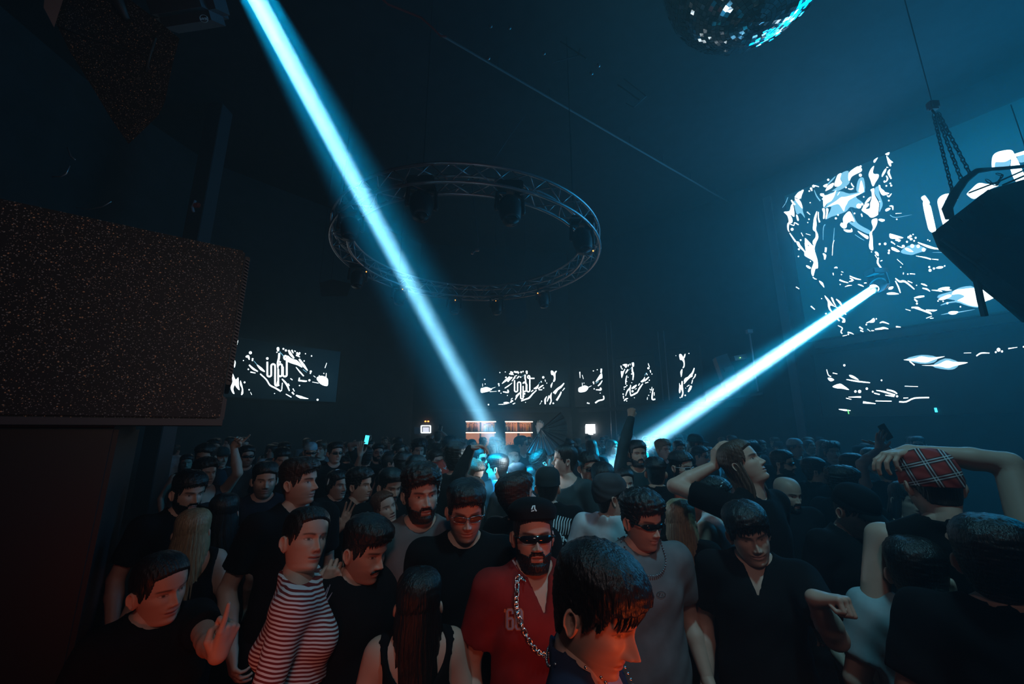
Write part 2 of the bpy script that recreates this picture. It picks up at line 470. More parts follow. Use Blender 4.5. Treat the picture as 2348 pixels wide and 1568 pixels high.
bigB = (1780, 540, 6.534, [
    ('p', 0, [(300, 95), (340, 95), (360, 140), (400, 190), (440, 240), (430, 150), (430, 110), (500, 170), (440, 60), (430, 40), (480, 80), (555, 155), (555, 80), (590, 30), (620, 40), (590, 130), (575, 210), (605, 320), (620, 380), (625, 485), (590, 495), (575, 540), (555, 610), (530, 580), (525, 510), (550, 440), (555, 385), (470, 330), (425, 300), (420, 250), (370, 200), (330, 165)]),
    ('s', 0, [(550, 625), (580, 648), (608, 655)], (12, 14, 6)), ('s', 0, [(450, 450), (480, 470), (515, 492)], (14, 34, 22)),
    ('p', 0, [(640, 675), (690, 700), (705, 725), (720, 780), (690, 750), (660, 715)]), ('s', 0, [(297, 770), (345, 800)], (14, 22, 10)), ('s', 0, [(520, 1058), (578, 1108)], (18, 34, 12)),
    ('p', 0, [(725, 895), (780, 950), (860, 1045), (925, 1080), (930, 1090), (860, 1060), (810, 1050), (810, 1090), (850, 1160), (800, 1120), (775, 1060), (770, 990), (740, 940)]),
    ('p', 0, [(820, 930), (845, 935), (870, 1000), (900, 1060), (860, 1020)]), ('s', 0, [(898, 952), (950, 1000), (985, 1055)], (12, 30, 16)),
    ('p', 0, [(930, 1190), (1000, 1230), (1030, 1250), (1030, 1300), (985, 1300), (1000, 1260), (950, 1220)]), ('s', 0, [(915, 1245), (948, 1280)], (20, 18, 14)), ('s', 0, [(1010, 1150), (1048, 1185)], (30, 24, 10)),
    ('s', 0, [(925, 1348), (990, 1385), (970, 1440), (990, 1470)], (10, 18, 14)), ('s', 0, [(995, 1505), (1060, 1492)], (12, 22, 8)), ('s', 0, [(1070, 1450), (1120, 1460), (1160, 1480)], (20, 18, 6)), ('d', 0, [(1080, 1480, 12), (745, 1170, 13), (340, 205, 15), (333, 313, 10), (513, 388, 8), (680, 945, 8), (958, 733, 9), (977, 585, 9), (1428, 245, 9), (1550, 128, 16), (1632, 125, 20), (1690, 225, 16), (1685, 262, 16), (1500, 1248, 11), (1350, 1335, 12)]),
    ('s', 0, [(700, 270), (730, 300), (725, 360)], (14, 40, 16)), ('s', 0, [(745, 180), (738, 250)], (30, 38, 26)), ('s', 0, [(870, 70), (850, 130), (840, 300)], (6, 10, 8)),
    ('s', 0, [(870, 488), (900, 475), (915, 490)], (12, 20, 14)), ('s', 0, [(975, 540), (1005, 552)], (12, 18, 8)), ('s', 0, [(850, 560), (858, 595)], (16, 22, 10)),
    ('s', 0, [(1100, 605), (1190, 645), (1270, 660)], (14, 22, 8)), ('s', 0, [(1100, 635), (1150, 670), (1090, 690)], (10, 26, 10)), ('s', 0, [(948, 665), (1010, 690), (1080, 708)], (22, 20, 10)), ('s', 0, [(1030, 768), (1080, 750), (1135, 745)], (4, 18, 4)), ('s', 0, [(1225, 732), (1270, 745), (1310, 765)], (10, 20, 8)), ('s', 0, [(1315, 712), (1352, 710)], (12, 20, 16)),
    ('p', 0, [(1405, 0), (1440, 0), (1448, 130), (1450, 220), (1400, 200), (1390, 130), (1410, 80)]), ('p', 0, [(1475, 245), (1510, 245), (1535, 280), (1530, 310), (1500, 290)]), ('s', 0, [(1480, 290), (1510, 340)], (12, 16, 6)),
    ('s', 0, [(1530, 330), (1520, 410), (1575, 490)], (22, 26, 20)), ('s', 0, [(1560, 385), (1590, 372)], (10, 24, 14)), ('p', 0, [(1695, 5), (1730, 0), (1900, 30), (1820, 45), (1720, 30)]),
    ('p', 0, [(1725, 175), (1780, 190), (1850, 235), (1820, 248), (1760, 225), (1730, 210)]), ('s', 0, [(1815, 155), (1890, 188)], (8, 12, 8)), ('p', 0, [(1930, 195), (1990, 200), (2050, 240), (1990, 240), (1940, 215)]),
    ('s', 0, [(1725, 95), (1780, 130)], (22, 28, 10)), ('s', 0, [(1785, 65), (1850, 85)], (20, 30, 14)), ('d', 0, [(1900, 160, 20), (2040, 158, 28), (2030, 55, 14)]),
    ('s', 0, [(1810, 355), (1900, 435)], (8, 14, 8)), ('p', 0, [(1665, 860), (1750, 850), (1840, 875), (1760, 885), (1665, 882)]), ('p', 0, [(1680, 800), (1700, 770), (1755, 765), (1740, 800), (1700, 810)]),
    ('s', 0, [(1785, 640), (1850, 690), (1930, 690), (2070, 805)], (14, 34, 14)), ('s', 0, [(1785, 680), (1830, 770), (1860, 860)], (12, 22, 14)), ('s', 0, [(1970, 680), (2040, 710)], (14, 26, 12)), ('s', 0, [(2005, 572), (2080, 578)], (12, 16, 12)),
    ('s', 0, [(1350, 1310), (1420, 1280), (1460, 1250), (1460, 1290), (1400, 1300)], (10, 30, 14)), ('s', 0, [(1550, 1310), (1600, 1295), (1690, 1325)], (10, 24, 10)), ('s', 0, [(1245, 1370), (1300, 1405)], (24, 22, 16)), ('s', 0, [(1260, 1420), (1305, 1440)], (20, 26, 16)),
    ('s', 0, [(1365, 1400), (1410, 1435)], (8, 14, 6)), ('s', 0, [(1425, 1425), (1465, 1425)], (14, 26, 12)), ('s', 0, [(1480, 1405), (1560, 1395), (1620, 1385), (1680, 1400)], (16, 36, 10)), ('s', 0, [(1795, 1365), (1865, 1372)], (24, 22, 10)),
    ('s', 0, [(1940, 1105), (2010, 1125)], (8, 26, 8)), ('s', 0, [(2025, 1085), (2090, 1080)], (8, 26, 16)),
])
bigC = (2030, 520, 6.818, [
    ('p', 0, [(75, 110), (130, 120), (285, 170), (200, 185), (110, 180), (70, 150)]), ('s', 0, [(510, 245), (620, 290), (760, 335), (930, 355)], (14, 40, 8)),
    ('d', 0, [(365, 165, 20), (395, 145, 20), (400, 192, 20), (435, 120, 11), (475, 172, 16), (452, 220, 14), (340, 235, 16), (665, 205, 10), (695, 220, 10), (285, 305, 22), (420, 300, 30), (515, 305, 28), (600, 360, 30), (60, 375, 14)]),
    ('p', 0, [(310, 335), (360, 335), (440, 390), (380, 390), (320, 360)]), ('p', 1, [(240, 400), (330, 310), (480, 280), (640, 340), (600, 380), (480, 420), (400, 440)]), ('p', 0, [(95, 320), (150, 330), (225, 385), (180, 388), (110, 360)]),
    ('s', 0, [(180, 195), (230, 215), (200, 230)], (16, 30, 10)), ('s', 0, [(90, 230), (155, 278)], (18, 26, 8)), ('s', 0, [(185, 295), (270, 330)], (8, 12, 8)),
    ('s', 0, [(480, 455), (620, 480), (715, 508)], (6, 20, 20)), ('s', 0, [(730, 505), (830, 515)], (8, 14, 16)), ('s', 1, [(740, 400), (900, 400), (1010, 400)], (4, 8, 3)),
    ('d', 0, [(688, 628, 16), (700, 680, 24), (760, 652, 18), (928, 612, 12)]), ('p', 0, [(790, 645), (840, 618), (900, 620), (900, 640), (850, 655)]), ('s', 0, [(385, 735), (465, 738)], (14, 18, 10)), ('s', 0, [(285, 715), (280, 745)], (14, 16, 12)), ('d', 0, [(352, 740, 12), (243, 630, 9), (490, 915, 9), (1175, 1250, 12)]),
    ('s', 0, [(560, 890), (610, 905), (655, 925)], (12, 26, 10)), ('s', 0, [(580, 960), (650, 975), (700, 1010)], (14, 26, 10)), ('s', 0, [(725, 990), (850, 1000), (890, 1010)], (8, 24, 8)), ('p', 0, [(820, 975), (900, 945), (1005, 940), (1000, 975), (1040, 990), (960, 1000), (880, 985)]),
    ('p', 1, [(820, 1090), (850, 1060), (1060, 1000), (1200, 940), (1400, 950), (1480, 1240), (1300, 1240), (1100, 1180), (860, 1230), (960, 1180), (1100, 1150), (830, 1110)]),
    ('p', 0, [(1040, 1060), (1090, 990), (1200, 975), (1420, 955), (1720, 980), (1740, 1080), (1560, 1170), (1480, 1240), (1330, 1230), (1180, 1170), (1130, 1150), (1240, 1090), (1150, 1050)]),
    ('p', 0, [(1480, 950), (1590, 935), (1740, 1070), (1560, 1150)]), ('p', 0, [(830, 1130), (980, 1060), (1035, 1070), (1010, 1100), (900, 1145)]), ('d', 0, [(825, 1160, 11), (905, 1165, 11), (970, 1195, 16)]),
    ('s', 0, [(450, 1110), (530, 1095), (610, 1085)], (10, 34, 20)), ('s', 0, [(455, 1130), (500, 1170)], (20, 40, 24)), ('d', 0, [(495, 1200, 16)]), ('p', 0, [(405, 1255), (510, 1250), (560, 1280), (640, 1310), (700, 1330), (725, 1370), (640, 1340), (560, 1310), (470, 1280)]),
    ('s', 0, [(635, 1298), (750, 1310), (810, 1300)], (10, 30, 6)), ('s', 0, [(315, 1285), (395, 1312)], (4, 24, 12)), ('s', 0, [(640, 1430), (730, 1395)], (10, 26, 10)), ('s', 0, [(700, 1430), (755, 1428)], (12, 20, 8)),
    ('p', 0, [(985, 1340), (1040, 1318), (1140, 1325), (1100, 1365), (1020, 1370)]), ('s', 1, [(870, 1375), (1000, 1350), (1140, 1335), (1400, 1290)], (4, 26, 4)),
])
bigD = (2080, 320, 6.534, [
    ('p', 0, [(210, 870), (250, 840), (275, 845), (335, 930), (335, 960), (290, 935), (235, 915)], 'L'),
    ('p', 0, [(235, 955), (285, 930), (345, 985), (370, 1060), (430, 1330), (440, 1390), (380, 1395), (330, 1360), (300, 1270)], 'L'),
    ('p', 0, [(530, 1255), (480, 1060), (455, 930), (490, 860), (560, 820), (640, 810), (700, 830), (760, 900), (720, 900), (650, 880), (590, 900), (565, 950), (620, 1190), (700, 1400), (600, 1400)], 'L'),
    ('p', 1, [(530, 900), (560, 880), (640, 860), (650, 890), (590, 905), (565, 950)], 'L'),
    ('p', 0, [(960, 745), (1040, 670), (1100, 650), (1190, 665), (1280, 670), (1370, 690), (1250, 740), (1100, 830), (1000, 890), (900, 830), (905, 800)], 'L'), ('p', 1, [(1005, 880), (1000, 810), (1040, 770), (1140, 755), (1140, 790), (1060, 850)], 'L'),
    ('p', 0, [(1270, 420), (1275, 270), (1330, 200), (1440, 165), (1560, 158), (1610, 220), (1700, 400), (1790, 640), (1640, 645), (1550, 450), (1560, 300), (1480, 330), (1400, 340), (1320, 345), (1310, 430)], 'L'),
    ('p', 1, [(1312, 430), (1318, 348), (1420, 340), (1545, 298), (1530, 400), (1400, 430)], 'L'), ('p', 1, [(1370, 225), (1430, 205), (1490, 205), (1480, 270), (1400, 305), (1355, 285)], 'L'),
    ('s', 0, [(1610, 240), (1760, 195), (1850, 170)], (46, 50, 50), 'L'), ('p', 1, [(1650, 260), (1800, 215), (1800, 310), (1690, 345)], 'L'),
])
lowE = (1600, 640, 3.139, [
    ('p', 0, [(1480, 580), (1560, 570), (1610, 555), (1680, 565), (1780, 555), (1700, 580), (1640, 600), (1560, 590)]), ('p', 0, [(1610, 620), (1720, 615), (1790, 585), (1840, 595), (1945, 600), (1850, 625), (1800, 640), (1740, 628)]),
    ('p', 1, [(1500, 575), (1610, 545), (1720, 560), (1700, 600), (1600, 608)]), ('p', 1, [(1690, 625), (1780, 570), (1880, 600), (1850, 645), (1780, 650)]), ('s', 0, [(1525, 590), (1560, 620)], (8, 12, 8)),
    ('s', 0, [(1915, 532), (1968, 530)], (3, 6, 3)), ('s', 0, [(2005, 553), (2040, 532), (2100, 532)], (8, 10, 5)), ('d', 0, [(2165, 508, 14), (2190, 520, 8), (2145, 525, 7), (1055, 620, 8), (2345, 487, 6)]), ('s', 0, [(2235, 500), (2300, 490)], (8, 12, 3)),
    ('s', 0, [(928, 650), (940, 690), (960, 700)], (5, 6, 6)), ('p', 0, [(935, 712), (960, 710), (982, 725), (955, 735)]), ('s', 0, [(972, 675), (1005, 682)], (6, 14, 5)), ('p', 0, [(1090, 690), (1120, 695), (1160, 725), (1130, 718), (1100, 705)]), ('s', 0, [(1070, 722), (1150, 735), (1240, 745)], (5, 12, 6)),
    ('p', 0, [(970, 772), (1020, 752), (1050, 765), (1090, 797), (1040, 788), (1000, 785)]), ('d', 0, [(1135, 808, 9), (1165, 808, 12), (1217, 788, 9), (1260, 810, 7), (1323, 728, 6), (1435, 843, 8)]), ('s', 0, [(1270, 820), (1310, 830)], (8, 14, 8)), ('s', 0, [(1360, 795), (1410, 808), (1435, 825)], (10, 12, 8)), ('s', 0, [(1285, 800), (1340, 810), (1420, 835)], (5, 12, 12)), ('s', 0, [(1350, 835), (1415, 843)], (6, 14, 10)),
    ('s', 0, [(1085, 848), (1175, 848)], (4, 12, 12)), ('s', 0, [(1068, 856), (1105, 865)], (6, 10, 5)), ('s', 0, [(1190, 886), (1280, 896)], (16, 12, 5)), ('s', 0, [(1280, 876), (1395, 878)], (6, 11, 6)), ('s', 0, [(1450, 882), (1500, 882), (1560, 856), (1665, 852)], (10, 10, 9)), ('s', 0, [(1480, 856), (1515, 854)], (6, 9, 5)), ('s', 0, [(1490, 770), (1585, 773)], (4, 6, 4)), ('s', 0, [(1015, 936), (1060, 942), (1100, 946)], (4, 13, 3)),
])
RWd = Vector((13.6 - 7.2, 2.0 - 10.9, 0)).normalized()
screen('led_screen', (7.2, 10.9), RWd, 0.95, 7.6, 4.22, 8.4, [bigA, bigB, bigC, bigD], 'huge wall screen glowing blue with white liquid shapes and thick white lettering', M_LEDBIG)
screen('led_screen', (7.2, 10.9), RWd, 1.0, 7.6, 2.3, 3.85, [lowE], 'low dark screen strip under the huge screen with a few white glints', M_LEDBLACK)

E = (1090, 840, 7.574)
midA = (*E, [
    ('p', 0, [(95, 385), (140, 370), (190, 358), (240, 372), (290, 395), (240, 430), (180, 445), (100, 455)]), ('s', 0, [(265, 390), (350, 360)], (10, 10, 3)), ('s', 0, [(250, 440), (370, 432)], (10, 5, 3)),
    ('d', 0, [(228, 663, 13), (425, 107, 9), (520, 96, 8), (405, 305, 14), (410, 333, 11), (412, 425, 16), (445, 465, 8), (555, 505, 7), (170, 305, 8), (160, 225, 9), (850, 475, 18), (832, 520, 18), (1150, 605, 10), (1183, 375, 12), (1240, 290, 8), (1352, 640, 14), (870, 625, 6), (1178, 190, 20), (530, 190, 14), (600, 130, 14)]),
    ('s', 0, [(125, 300), (127, 350)], (6, 10, 5)), ('s', 0, [(462, 300), (530, 240), (600, 180)], (8, 34, 26)), ('s', 0, [(510, 378), (570, 340), (640, 285)], (14, 18, 6)), ('s', 0, [(480, 440), (570, 450), (560, 405)], (14, 26, 20)),
    ('s', 0, [(560, 265), (600, 215), (640, 190)], (24, 34, 20)), ('s', 0, [(635, 255), (675, 200)], (14, 34, 18)), ('s', 0, [(605, 95), (640, 110), (620, 145)], (20, 34, 24)), ('s', 0, [(670, 90), (710, 100), (745, 95)], (22, 30, 26)), ('s', 0, [(755, 100), (740, 130)], (18, 22, 8)), ('s', 0, [(680, 175), (720, 155)], (14, 30, 12)), ('s', 0, [(720, 210), (760, 170)], (14, 34, 20)), ('d', 0, [(795, 100, 16), (828, 88, 12), (655, 140, 10), (785, 185, 12)]),
    ('p', 0, [(875, 80), (905, 80), (905, 125), (885, 130)]), ('s', 0, [(865, 145), (862, 200), (875, 260), (860, 300)], (24, 22, 14)), ('s', 1, [(860, 140), (800, 185)], (8, 10, 4)),
    ('s', 0, [(690, 580), (740, 490), (800, 440)], (10, 30, 10)), ('s', 0, [(700, 520), (720, 490)], (10, 18, 8)), ('s', 0, [(395, 660), (490, 658)], (3, 14, 14)), ('s', 0, [(490, 635), (540, 630), (590, 635)], (20, 30, 12)), ('s', 0, [(500, 655), (560, 645)], (14, 18, 8)), ('s', 0, [(615, 575), (645, 550)], (10, 20, 12)), ('s', 0, [(610, 630), (630, 600), (655, 600)], (14, 30, 14)), ('s', 0, [(650, 655), (690, 635)], (14, 26, 10)),
    ('s', 0, [(795, 600), (870, 570), (935, 545), (990, 480), (1060, 415)], (18, 26, 16)), ('s', 0, [(970, 440), (1005, 410)], (14, 26, 14)), ('p', 0, [(1010, 385), (1060, 350), (1100, 310), (1090, 360), (1060, 395)]), ('s', 0, [(1090, 390), (1140, 350), (1180, 325)], (16, 22, 14)), ('s', 0, [(1100, 405), (1160, 405)], (16, 24, 12)), ('s', 1, [(1100, 300), (1150, 250)], (6, 16, 8)), ('s', 0, [(1140, 255), (1150, 280)], (10, 18, 8)), ('s', 0, [(1210, 230), (1218, 265)], (12, 20, 8)),
    ('p', 0, [(1310, 80), (1345, 78), (1370, 115), (1385, 85), (1415, 82), (1390, 130), (1390, 220), (1375, 260), (1350, 262), (1365, 200), (1350, 150), (1320, 145)]), ('s', 0, [(1340, 280), (1318, 330), (1315, 370)], (8, 26, 6)),
    ('s', 0, [(1355, 460), (1420, 400), (1490, 350), (1540, 290)], (24, 40, 14)), ('s', 0, [(1550, 375), (1510, 425)], (14, 18, 8)), ('s', 0, [(1490, 440), (1470, 490), (1410, 590)], (18, 24, 30)), ('s', 0, [(1380, 480), (1430, 410)], (20, 16, 10)),
    ('s', 0, [(1240, 520), (1210, 580), (1215, 655)], (10, 28, 20)), ('p', 0, [(1325, 450), (1320, 530), (1325, 600), (1300, 660), (1285, 650), (1305, 600), (1290, 540), (1250, 610), (1245, 590), (1275, 500), (1285, 520)]), ('s', 0, [(1140, 625), (1118, 660)], (6, 8, 5)),
]
)
midA[3].extend(logo(680, 440, 265, 200, 0, 20))
midB = (*E, [
    ('p', 0, [(1795, 375), (1850, 350), (1900, 330), (1960, 355), (1950, 400), (1900, 440), (1800, 445)]), ('s', 0, [(1815, 95), (1820, 200)], (18, 14, 6)), ('s', 0, [(1858, 150), (1878, 220)], (8, 18, 6)), ('s', 0, [(1858, 285), (1860, 345)], (8, 14, 6)),
    ('d', 0, [(2052, 78, 9), (2118, 58, 8), (2052, 275, 14), (2057, 300, 10), (1888, 290, 7), (2170, 463, 8), (2065, 390, 10), (1950, 635, 12), (1975, 642, 10)]), ('s', 0, [(2190, 40), (2185, 110)], (26, 24, 26)), ('p', 0, [(2180, 125), (2200, 125), (2205, 200), (2160, 225), (2090, 270), (2120, 210), (2160, 150)]), ('s', 0, [(2205, 245), (2170, 300), (2130, 340)], (10, 22, 16)), ('s', 1, [(2140, 260), (2090, 295)], (14, 14, 6)), ('s', 0, [(2095, 405), (2180, 405), (2170, 370)], (12, 28, 20)), ('s', 0, [(1970, 360), (2020, 335)], (10, 8, 4)), ('s', 0, [(2225, 510), (2230, 570), (2140, 595), (2085, 635)], (18, 22, 26)),
])
Fq = (1400, 800, 10.67)
midC = (*Fq, [
    ('s', 0, [(255, 410), (265, 470)], (24, 40, 16)), ('p', 0, [(295, 390), (340, 370), (400, 370), (400, 440), (370, 460), (340, 420)]), ('s', 0, [(440, 380), (430, 430)], (30, 28, 16)), ('s', 0, [(480, 360), (480, 400)], (18, 26, 14)), ('p', 0, [(520, 345), (560, 330), (575, 350), (575, 420), (540, 430)]),
    ('p', 0, [(255, 545), (290, 550), (340, 520), (320, 590), (290, 680), (270, 700)]), ('s', 0, [(350, 490), (330, 540)], (20, 30, 12)), ('s', 0, [(430, 500), (390, 560), (365, 600)], (30, 30, 10)), ('s', 1, [(520, 450), (450, 520)], (10, 14, 6)),
    ('s', 0, [(530, 440), (535, 540), (560, 620), (545, 760)], (26, 40, 22)), ('s', 0, [(400, 650), (375, 770), (375, 870)], (18, 26, 14)), ('d', 0, [(287, 487, 13), (400, 795, 10), (518, 612, 16), (400, 895, 14), (520, 825, 10), (540, 1035, 26), (585, 1192, 9), (310, 1105, 16), (397, 1272, 12), (430, 690, 10), (950, 765, 14), (1015, 612, 12), (928, 470, 26), (935, 1135, 12)]),
    ('s', 0, [(325, 940), (385, 920)], (24, 26, 12)), ('s', 0, [(335, 1000), (335, 970)], (14, 18, 10)), ('s', 0, [(370, 1150), (410, 1030), (480, 950), (490, 880)], (12, 36, 14)), ('s', 0, [(480, 960), (480, 1060), (500, 1150)], (22, 24, 26)), ('s', 0, [(500, 1145), (590, 1100), (660, 1060)], (30, 38, 26)), ('s', 0, [(660, 1060), (710, 960), (790, 850)], (24, 34, 20)), ('s', 0, [(685, 895), (715, 840)], (24, 32, 16)),
    ('s', 0, [(520, 970), (580, 930), (640, 880)], (26, 56, 20)), ('s', 0, [(600, 985), (640, 965)], (14, 22, 10)), ('p', 0, [(735, 800), (800, 740), (840, 680), (830, 770), (790, 815)]), ('s', 0, [(830, 790), (880, 740), (940, 685)], (22, 34, 22)), ('s', 0, [(850, 835), (925, 810)], (20, 34, 16)), ('s', 1, [(835, 650), (880, 580)], (8, 20, 20)), ('s', 0, [(970, 520), (985, 580)], (26, 40, 14)), ('s', 0, [(880, 600), (905, 640)], (20, 20, 10)), ('s', 0, [(330, 1270), (370, 1230), (425, 1205)], (20, 36, 14)), ('s', 0, [(315, 1150), (320, 1220)], (24, 34, 12)),
    ('s', 0, [(925, 350), (935, 400), (960, 440)], (10, 18, 8)), ('s', 0, [(1050, 970), (1030, 1050), (1020, 1230), (1095, 1225)], (16, 34, 30)), ('s', 0, [(1070, 1060), (1070, 1140)], (14, 36, 12)), ('s', 0, [(960, 980), (1000, 1010), (1015, 930)], (12, 16, 10)), ('s', 0, [(905, 1180), (900, 1240)], (10, 16, 14)), ('s', 0, [(980, 1040), (970, 1070)], (8, 10, 6)),
])
midD = (*Fq, [
    ('p', 0, [(1680, 140), (1735, 130), (1780, 200), (1810, 130), (1835, 125), (1820, 200), (1800, 240), (1815, 330), (1810, 430), (1775, 470), (1765, 455), (1790, 400), (1780, 320), (1740, 270), (1700, 260)]), ('p', 0, [(1750, 490), (1760, 540), (1735, 685), (1720, 640), (1710, 560)]),
    ('s', 0, [(1800, 850), (1870, 750), (1950, 660), (2010, 580), (2050, 465)], (20, 60, 20)), ('s', 0, [(1800, 800), (1830, 730), (1900, 690)], (20, 30, 20)), ('s', 0, [(2080, 615), (2060, 680), (2010, 740)], (24, 22, 10)), ('s', 0, [(2010, 760), (1985, 850)], (22, 30, 16)), ('s', 0, [(1975, 900), (1940, 980), (1900, 1050)], (40, 56, 22)), ('s', 0, [(1870, 920), (1930, 880)], (16, 22, 16)), ('s', 0, [(1975, 690), (2010, 655)], (12, 20, 10)),
    ('p', 0, [(1685, 830), (1700, 880), (1725, 890), (1740, 790), (1765, 800), (1770, 920), (1785, 1060), (1770, 1150), (1745, 1190), (1730, 1160), (1755, 1090), (1745, 1020), (1720, 980), (1715, 1040), (1690, 1085), (1675, 1040), (1680, 930)]), ('d', 0, [(1706, 1187, 14), (1828, 1135, 18), (1918, 110, 12), (1600, 165, 7), (1838, 957, 8)]),
])


def dirof(a, b):
    return Vector((b[0] - a[0], b[1] - a[1], 0)).normalized()


BA, BB = WALLPTS[3], WALLPTS[4]
screen('led_screen', BA, dirof(BA, BB), 2.28, 5.85, 2.82, 4.22, [midA], 'long dark wall screen above the lit bar shelves with white shapes and small lettering', M_LEDBLACK)
RA, RB = WALLPTS[4], WALLPTS[5]
screen('led_screen', RA, dirof(RA, RB), 0.25, 1.5, 2.82, 4.3, [midB], 'narrow dark wall screen above the bright square sign', M_LEDBLACK)
screen('led_screen', RA, dirof(RA, RB), 2.05, 3.5, 2.82, 4.45, [midC], 'narrow dark wall screen with a white zigzag pattern, second along the ledge', M_LEDBLACK)
screen('led_screen', RA, dirof(RA, RB), 4.0, 4.95, 2.82, 4.5, [midD], 'narrow dark wall screen nearest the balcony speaker', M_LEDBLACK)
G = (500, 740, 5.6)
leftG = (*G, [
    ('p', 0, [(228, 230), (258, 228), (238, 300), (218, 298)]), ('p', 0, [(190, 460), (225, 500), (215, 570), (205, 565), (200, 510)]), ('p', 0, [(190, 655), (225, 730), (260, 700), (265, 790), (275, 865), (235, 830), (215, 800), (195, 850), (210, 910), (185, 900), (160, 830), (185, 760), (175, 680)]), ('p', 0, [(290, 740), (320, 850), (320, 910), (295, 925), (305, 850), (280, 790)]),
    ('d', 0, [(325, 485, 7), (415, 385, 20), (388, 597, 10), (340, 765, 12), (398, 860, 9), (1122, 398, 7), (1200, 426, 9), (1104, 490, 9), (1190, 625, 14), (1185, 648, 9), (1357, 650, 7), (1298, 678, 6), (1277, 988, 13), (1045, 806, 8), (724, 908, 6), (870, 355, 14), (838, 335, 12), (755, 378, 8), (795, 503, 12), (118, 888, 9), (1172, 738, 14)]),
    ('s', 0, [(355, 440), (385, 430), (400, 475)], (14, 34, 10)), ('s', 0, [(445, 455), (440, 490)], (20, 22, 16)), ('s', 1, [(460, 490), (520, 560)], (6, 12, 8)), ('s', 0, [(398, 540), (450, 590), (510, 625)], (16, 26, 12)), ('s', 0, [(415, 632), (480, 645)], (16, 26, 10)), ('s', 0, [(500, 540), (550, 590), (598, 628)], (10, 34, 12)), ('s', 0, [(540, 655), (620, 730), (665, 800), (740, 840), (805, 880)], (14, 18, 20)),
    ('p', 0, [(755, 318), (780, 315), (785, 350), (770, 368), (755, 350)]), ('s', 0, [(785, 390), (780, 460), (765, 520), (770, 590)], (24, 26, 14)), ('s', 1, [(790, 370), (870, 460)], (8, 12, 10)), ('s', 0, [(905, 350), (930, 400), (975, 455)], (20, 34, 16)), ('s', 0, [(945, 350), (965, 390)], (20, 24, 12)), ('s', 0, [(1010, 380), (1030, 410), (1050, 380)], (20, 30, 16)), ('s', 0, [(980, 360), (995, 370)], (14, 14, 10)), ('s', 0, [(1000, 415), (1050, 440)], (16, 18, 10)),
    ('p', 0, [(890, 420), (945, 460), (1010, 480), (1060, 530), (1080, 575), (1020, 545), (940, 520), (890, 490)]), ('s', 0, [(1040, 465), (1100, 550), (1150, 615)], (20, 34, 8)), ('s', 0, [(1000, 570), (1050, 630), (1100, 685)], (8, 16, 14)), ('s', 1, [(1090, 600), (1140, 635)], (8, 14, 6)), ('s', 0, [(1030, 740), (1120, 750), (1140, 745)], (20, 20, 8)), ('s', 0, [(1045, 705), (1035, 745)], (16, 16, 14)),
    ('p', 0, [(1265, 705), (1330, 680), (1400, 710), (1412, 760), (1400, 812), (1330, 795), (1285, 755)]), ('s', 0, [(1210, 760), (1290, 775)], (6, 10, 8)), ('s', 0, [(1395, 515), (1372, 580)], (6, 14, 8)), ('s', 0, [(1390, 645), (1385, 700)], (6, 10, 10)), ('s', 0, [(1225, 680), (1250, 700)], (6, 10, 6)),
    ('s', 0, [(820, 720), (880, 790), (915, 875)], (12, 26, 12)), ('s', 0, [(825, 770), (815, 875)], (10, 14, 10)), ('s', 0, [(870, 915), (940, 955)], (10, 30, 12)), ('s', 0, [(950, 890), (975, 920)], (20, 26, 16)), ('s', 0, [(1000, 930), (1060, 955), (1160, 975)], (14, 34, 4)), ('s', 0, [(900, 780), (915, 810)], (12, 20, 10)), ('s', 0, [(960, 845), (980, 880)], (12, 18, 8)), ('s', 0, [(930, 715), (955, 735)], (12, 16, 10)), ('s', 0, [(415, 890), (432, 925)], (5, 9, 6)), ('s', 0, [(770, 735), (760, 800), (785, 800)], (14, 22, 14)),
])
leftG[3].extend(logo(632, 690, 250, 190, 0, 22))
screen('led_screen', (-6.6, 11.5), dirof(WALLPTS[2], WALLPTS[3]), -1.7, 1.5, 2.8, 4.4, [leftG], 'dark wall screen beside the speckled speaker with white lettering and shapes', M_LEDBLACK)
# ---------------------------------------------------------------- materials of the rig
M_TRUSS = mat('brushed_truss', (0.42, 0.42, 0.45), 0.35, 0.8)
M_BLACK = mat('black_housing', (0.014, 0.014, 0.016), 0.5)
M_DARKG = mat('dark_grey_housing', (0.05, 0.055, 0.065), 0.55)
M_LIGHTG = mat('light_grey_plate', (0.4, 0.4, 0.46), 0.6)
M_RUBBER = mat('black_cable', (0.015, 0.015, 0.015), 0.6)
M_REDC = mat('red_cable', (0.35, 0.03, 0.02), 0.6)
M_LEDOR = mat('orange_led', (0.2, 0.05, 0.0), 0.4, emit=(1.0, 0.28, 0.05), estr=5)
M_LEDCY = mat('cyan_led', (0.0, 0.2, 0.3), 0.4, emit=(0.05, 0.7, 1.0), estr=2.5)
M_LEDWH = mat('white_light_panel', (0.8, 0.8, 0.8), 0.4, emit=(0.8, 0.97, 1.0), estr=4)
M_LENSON = mat('lit_lens', (0.8, 0.9, 1), 0.2, emit=(0.55, 0.92, 1.0), estr=14)
M_GLASS = mat('lens_glass', (0.03, 0.04, 0.05), 0.05)


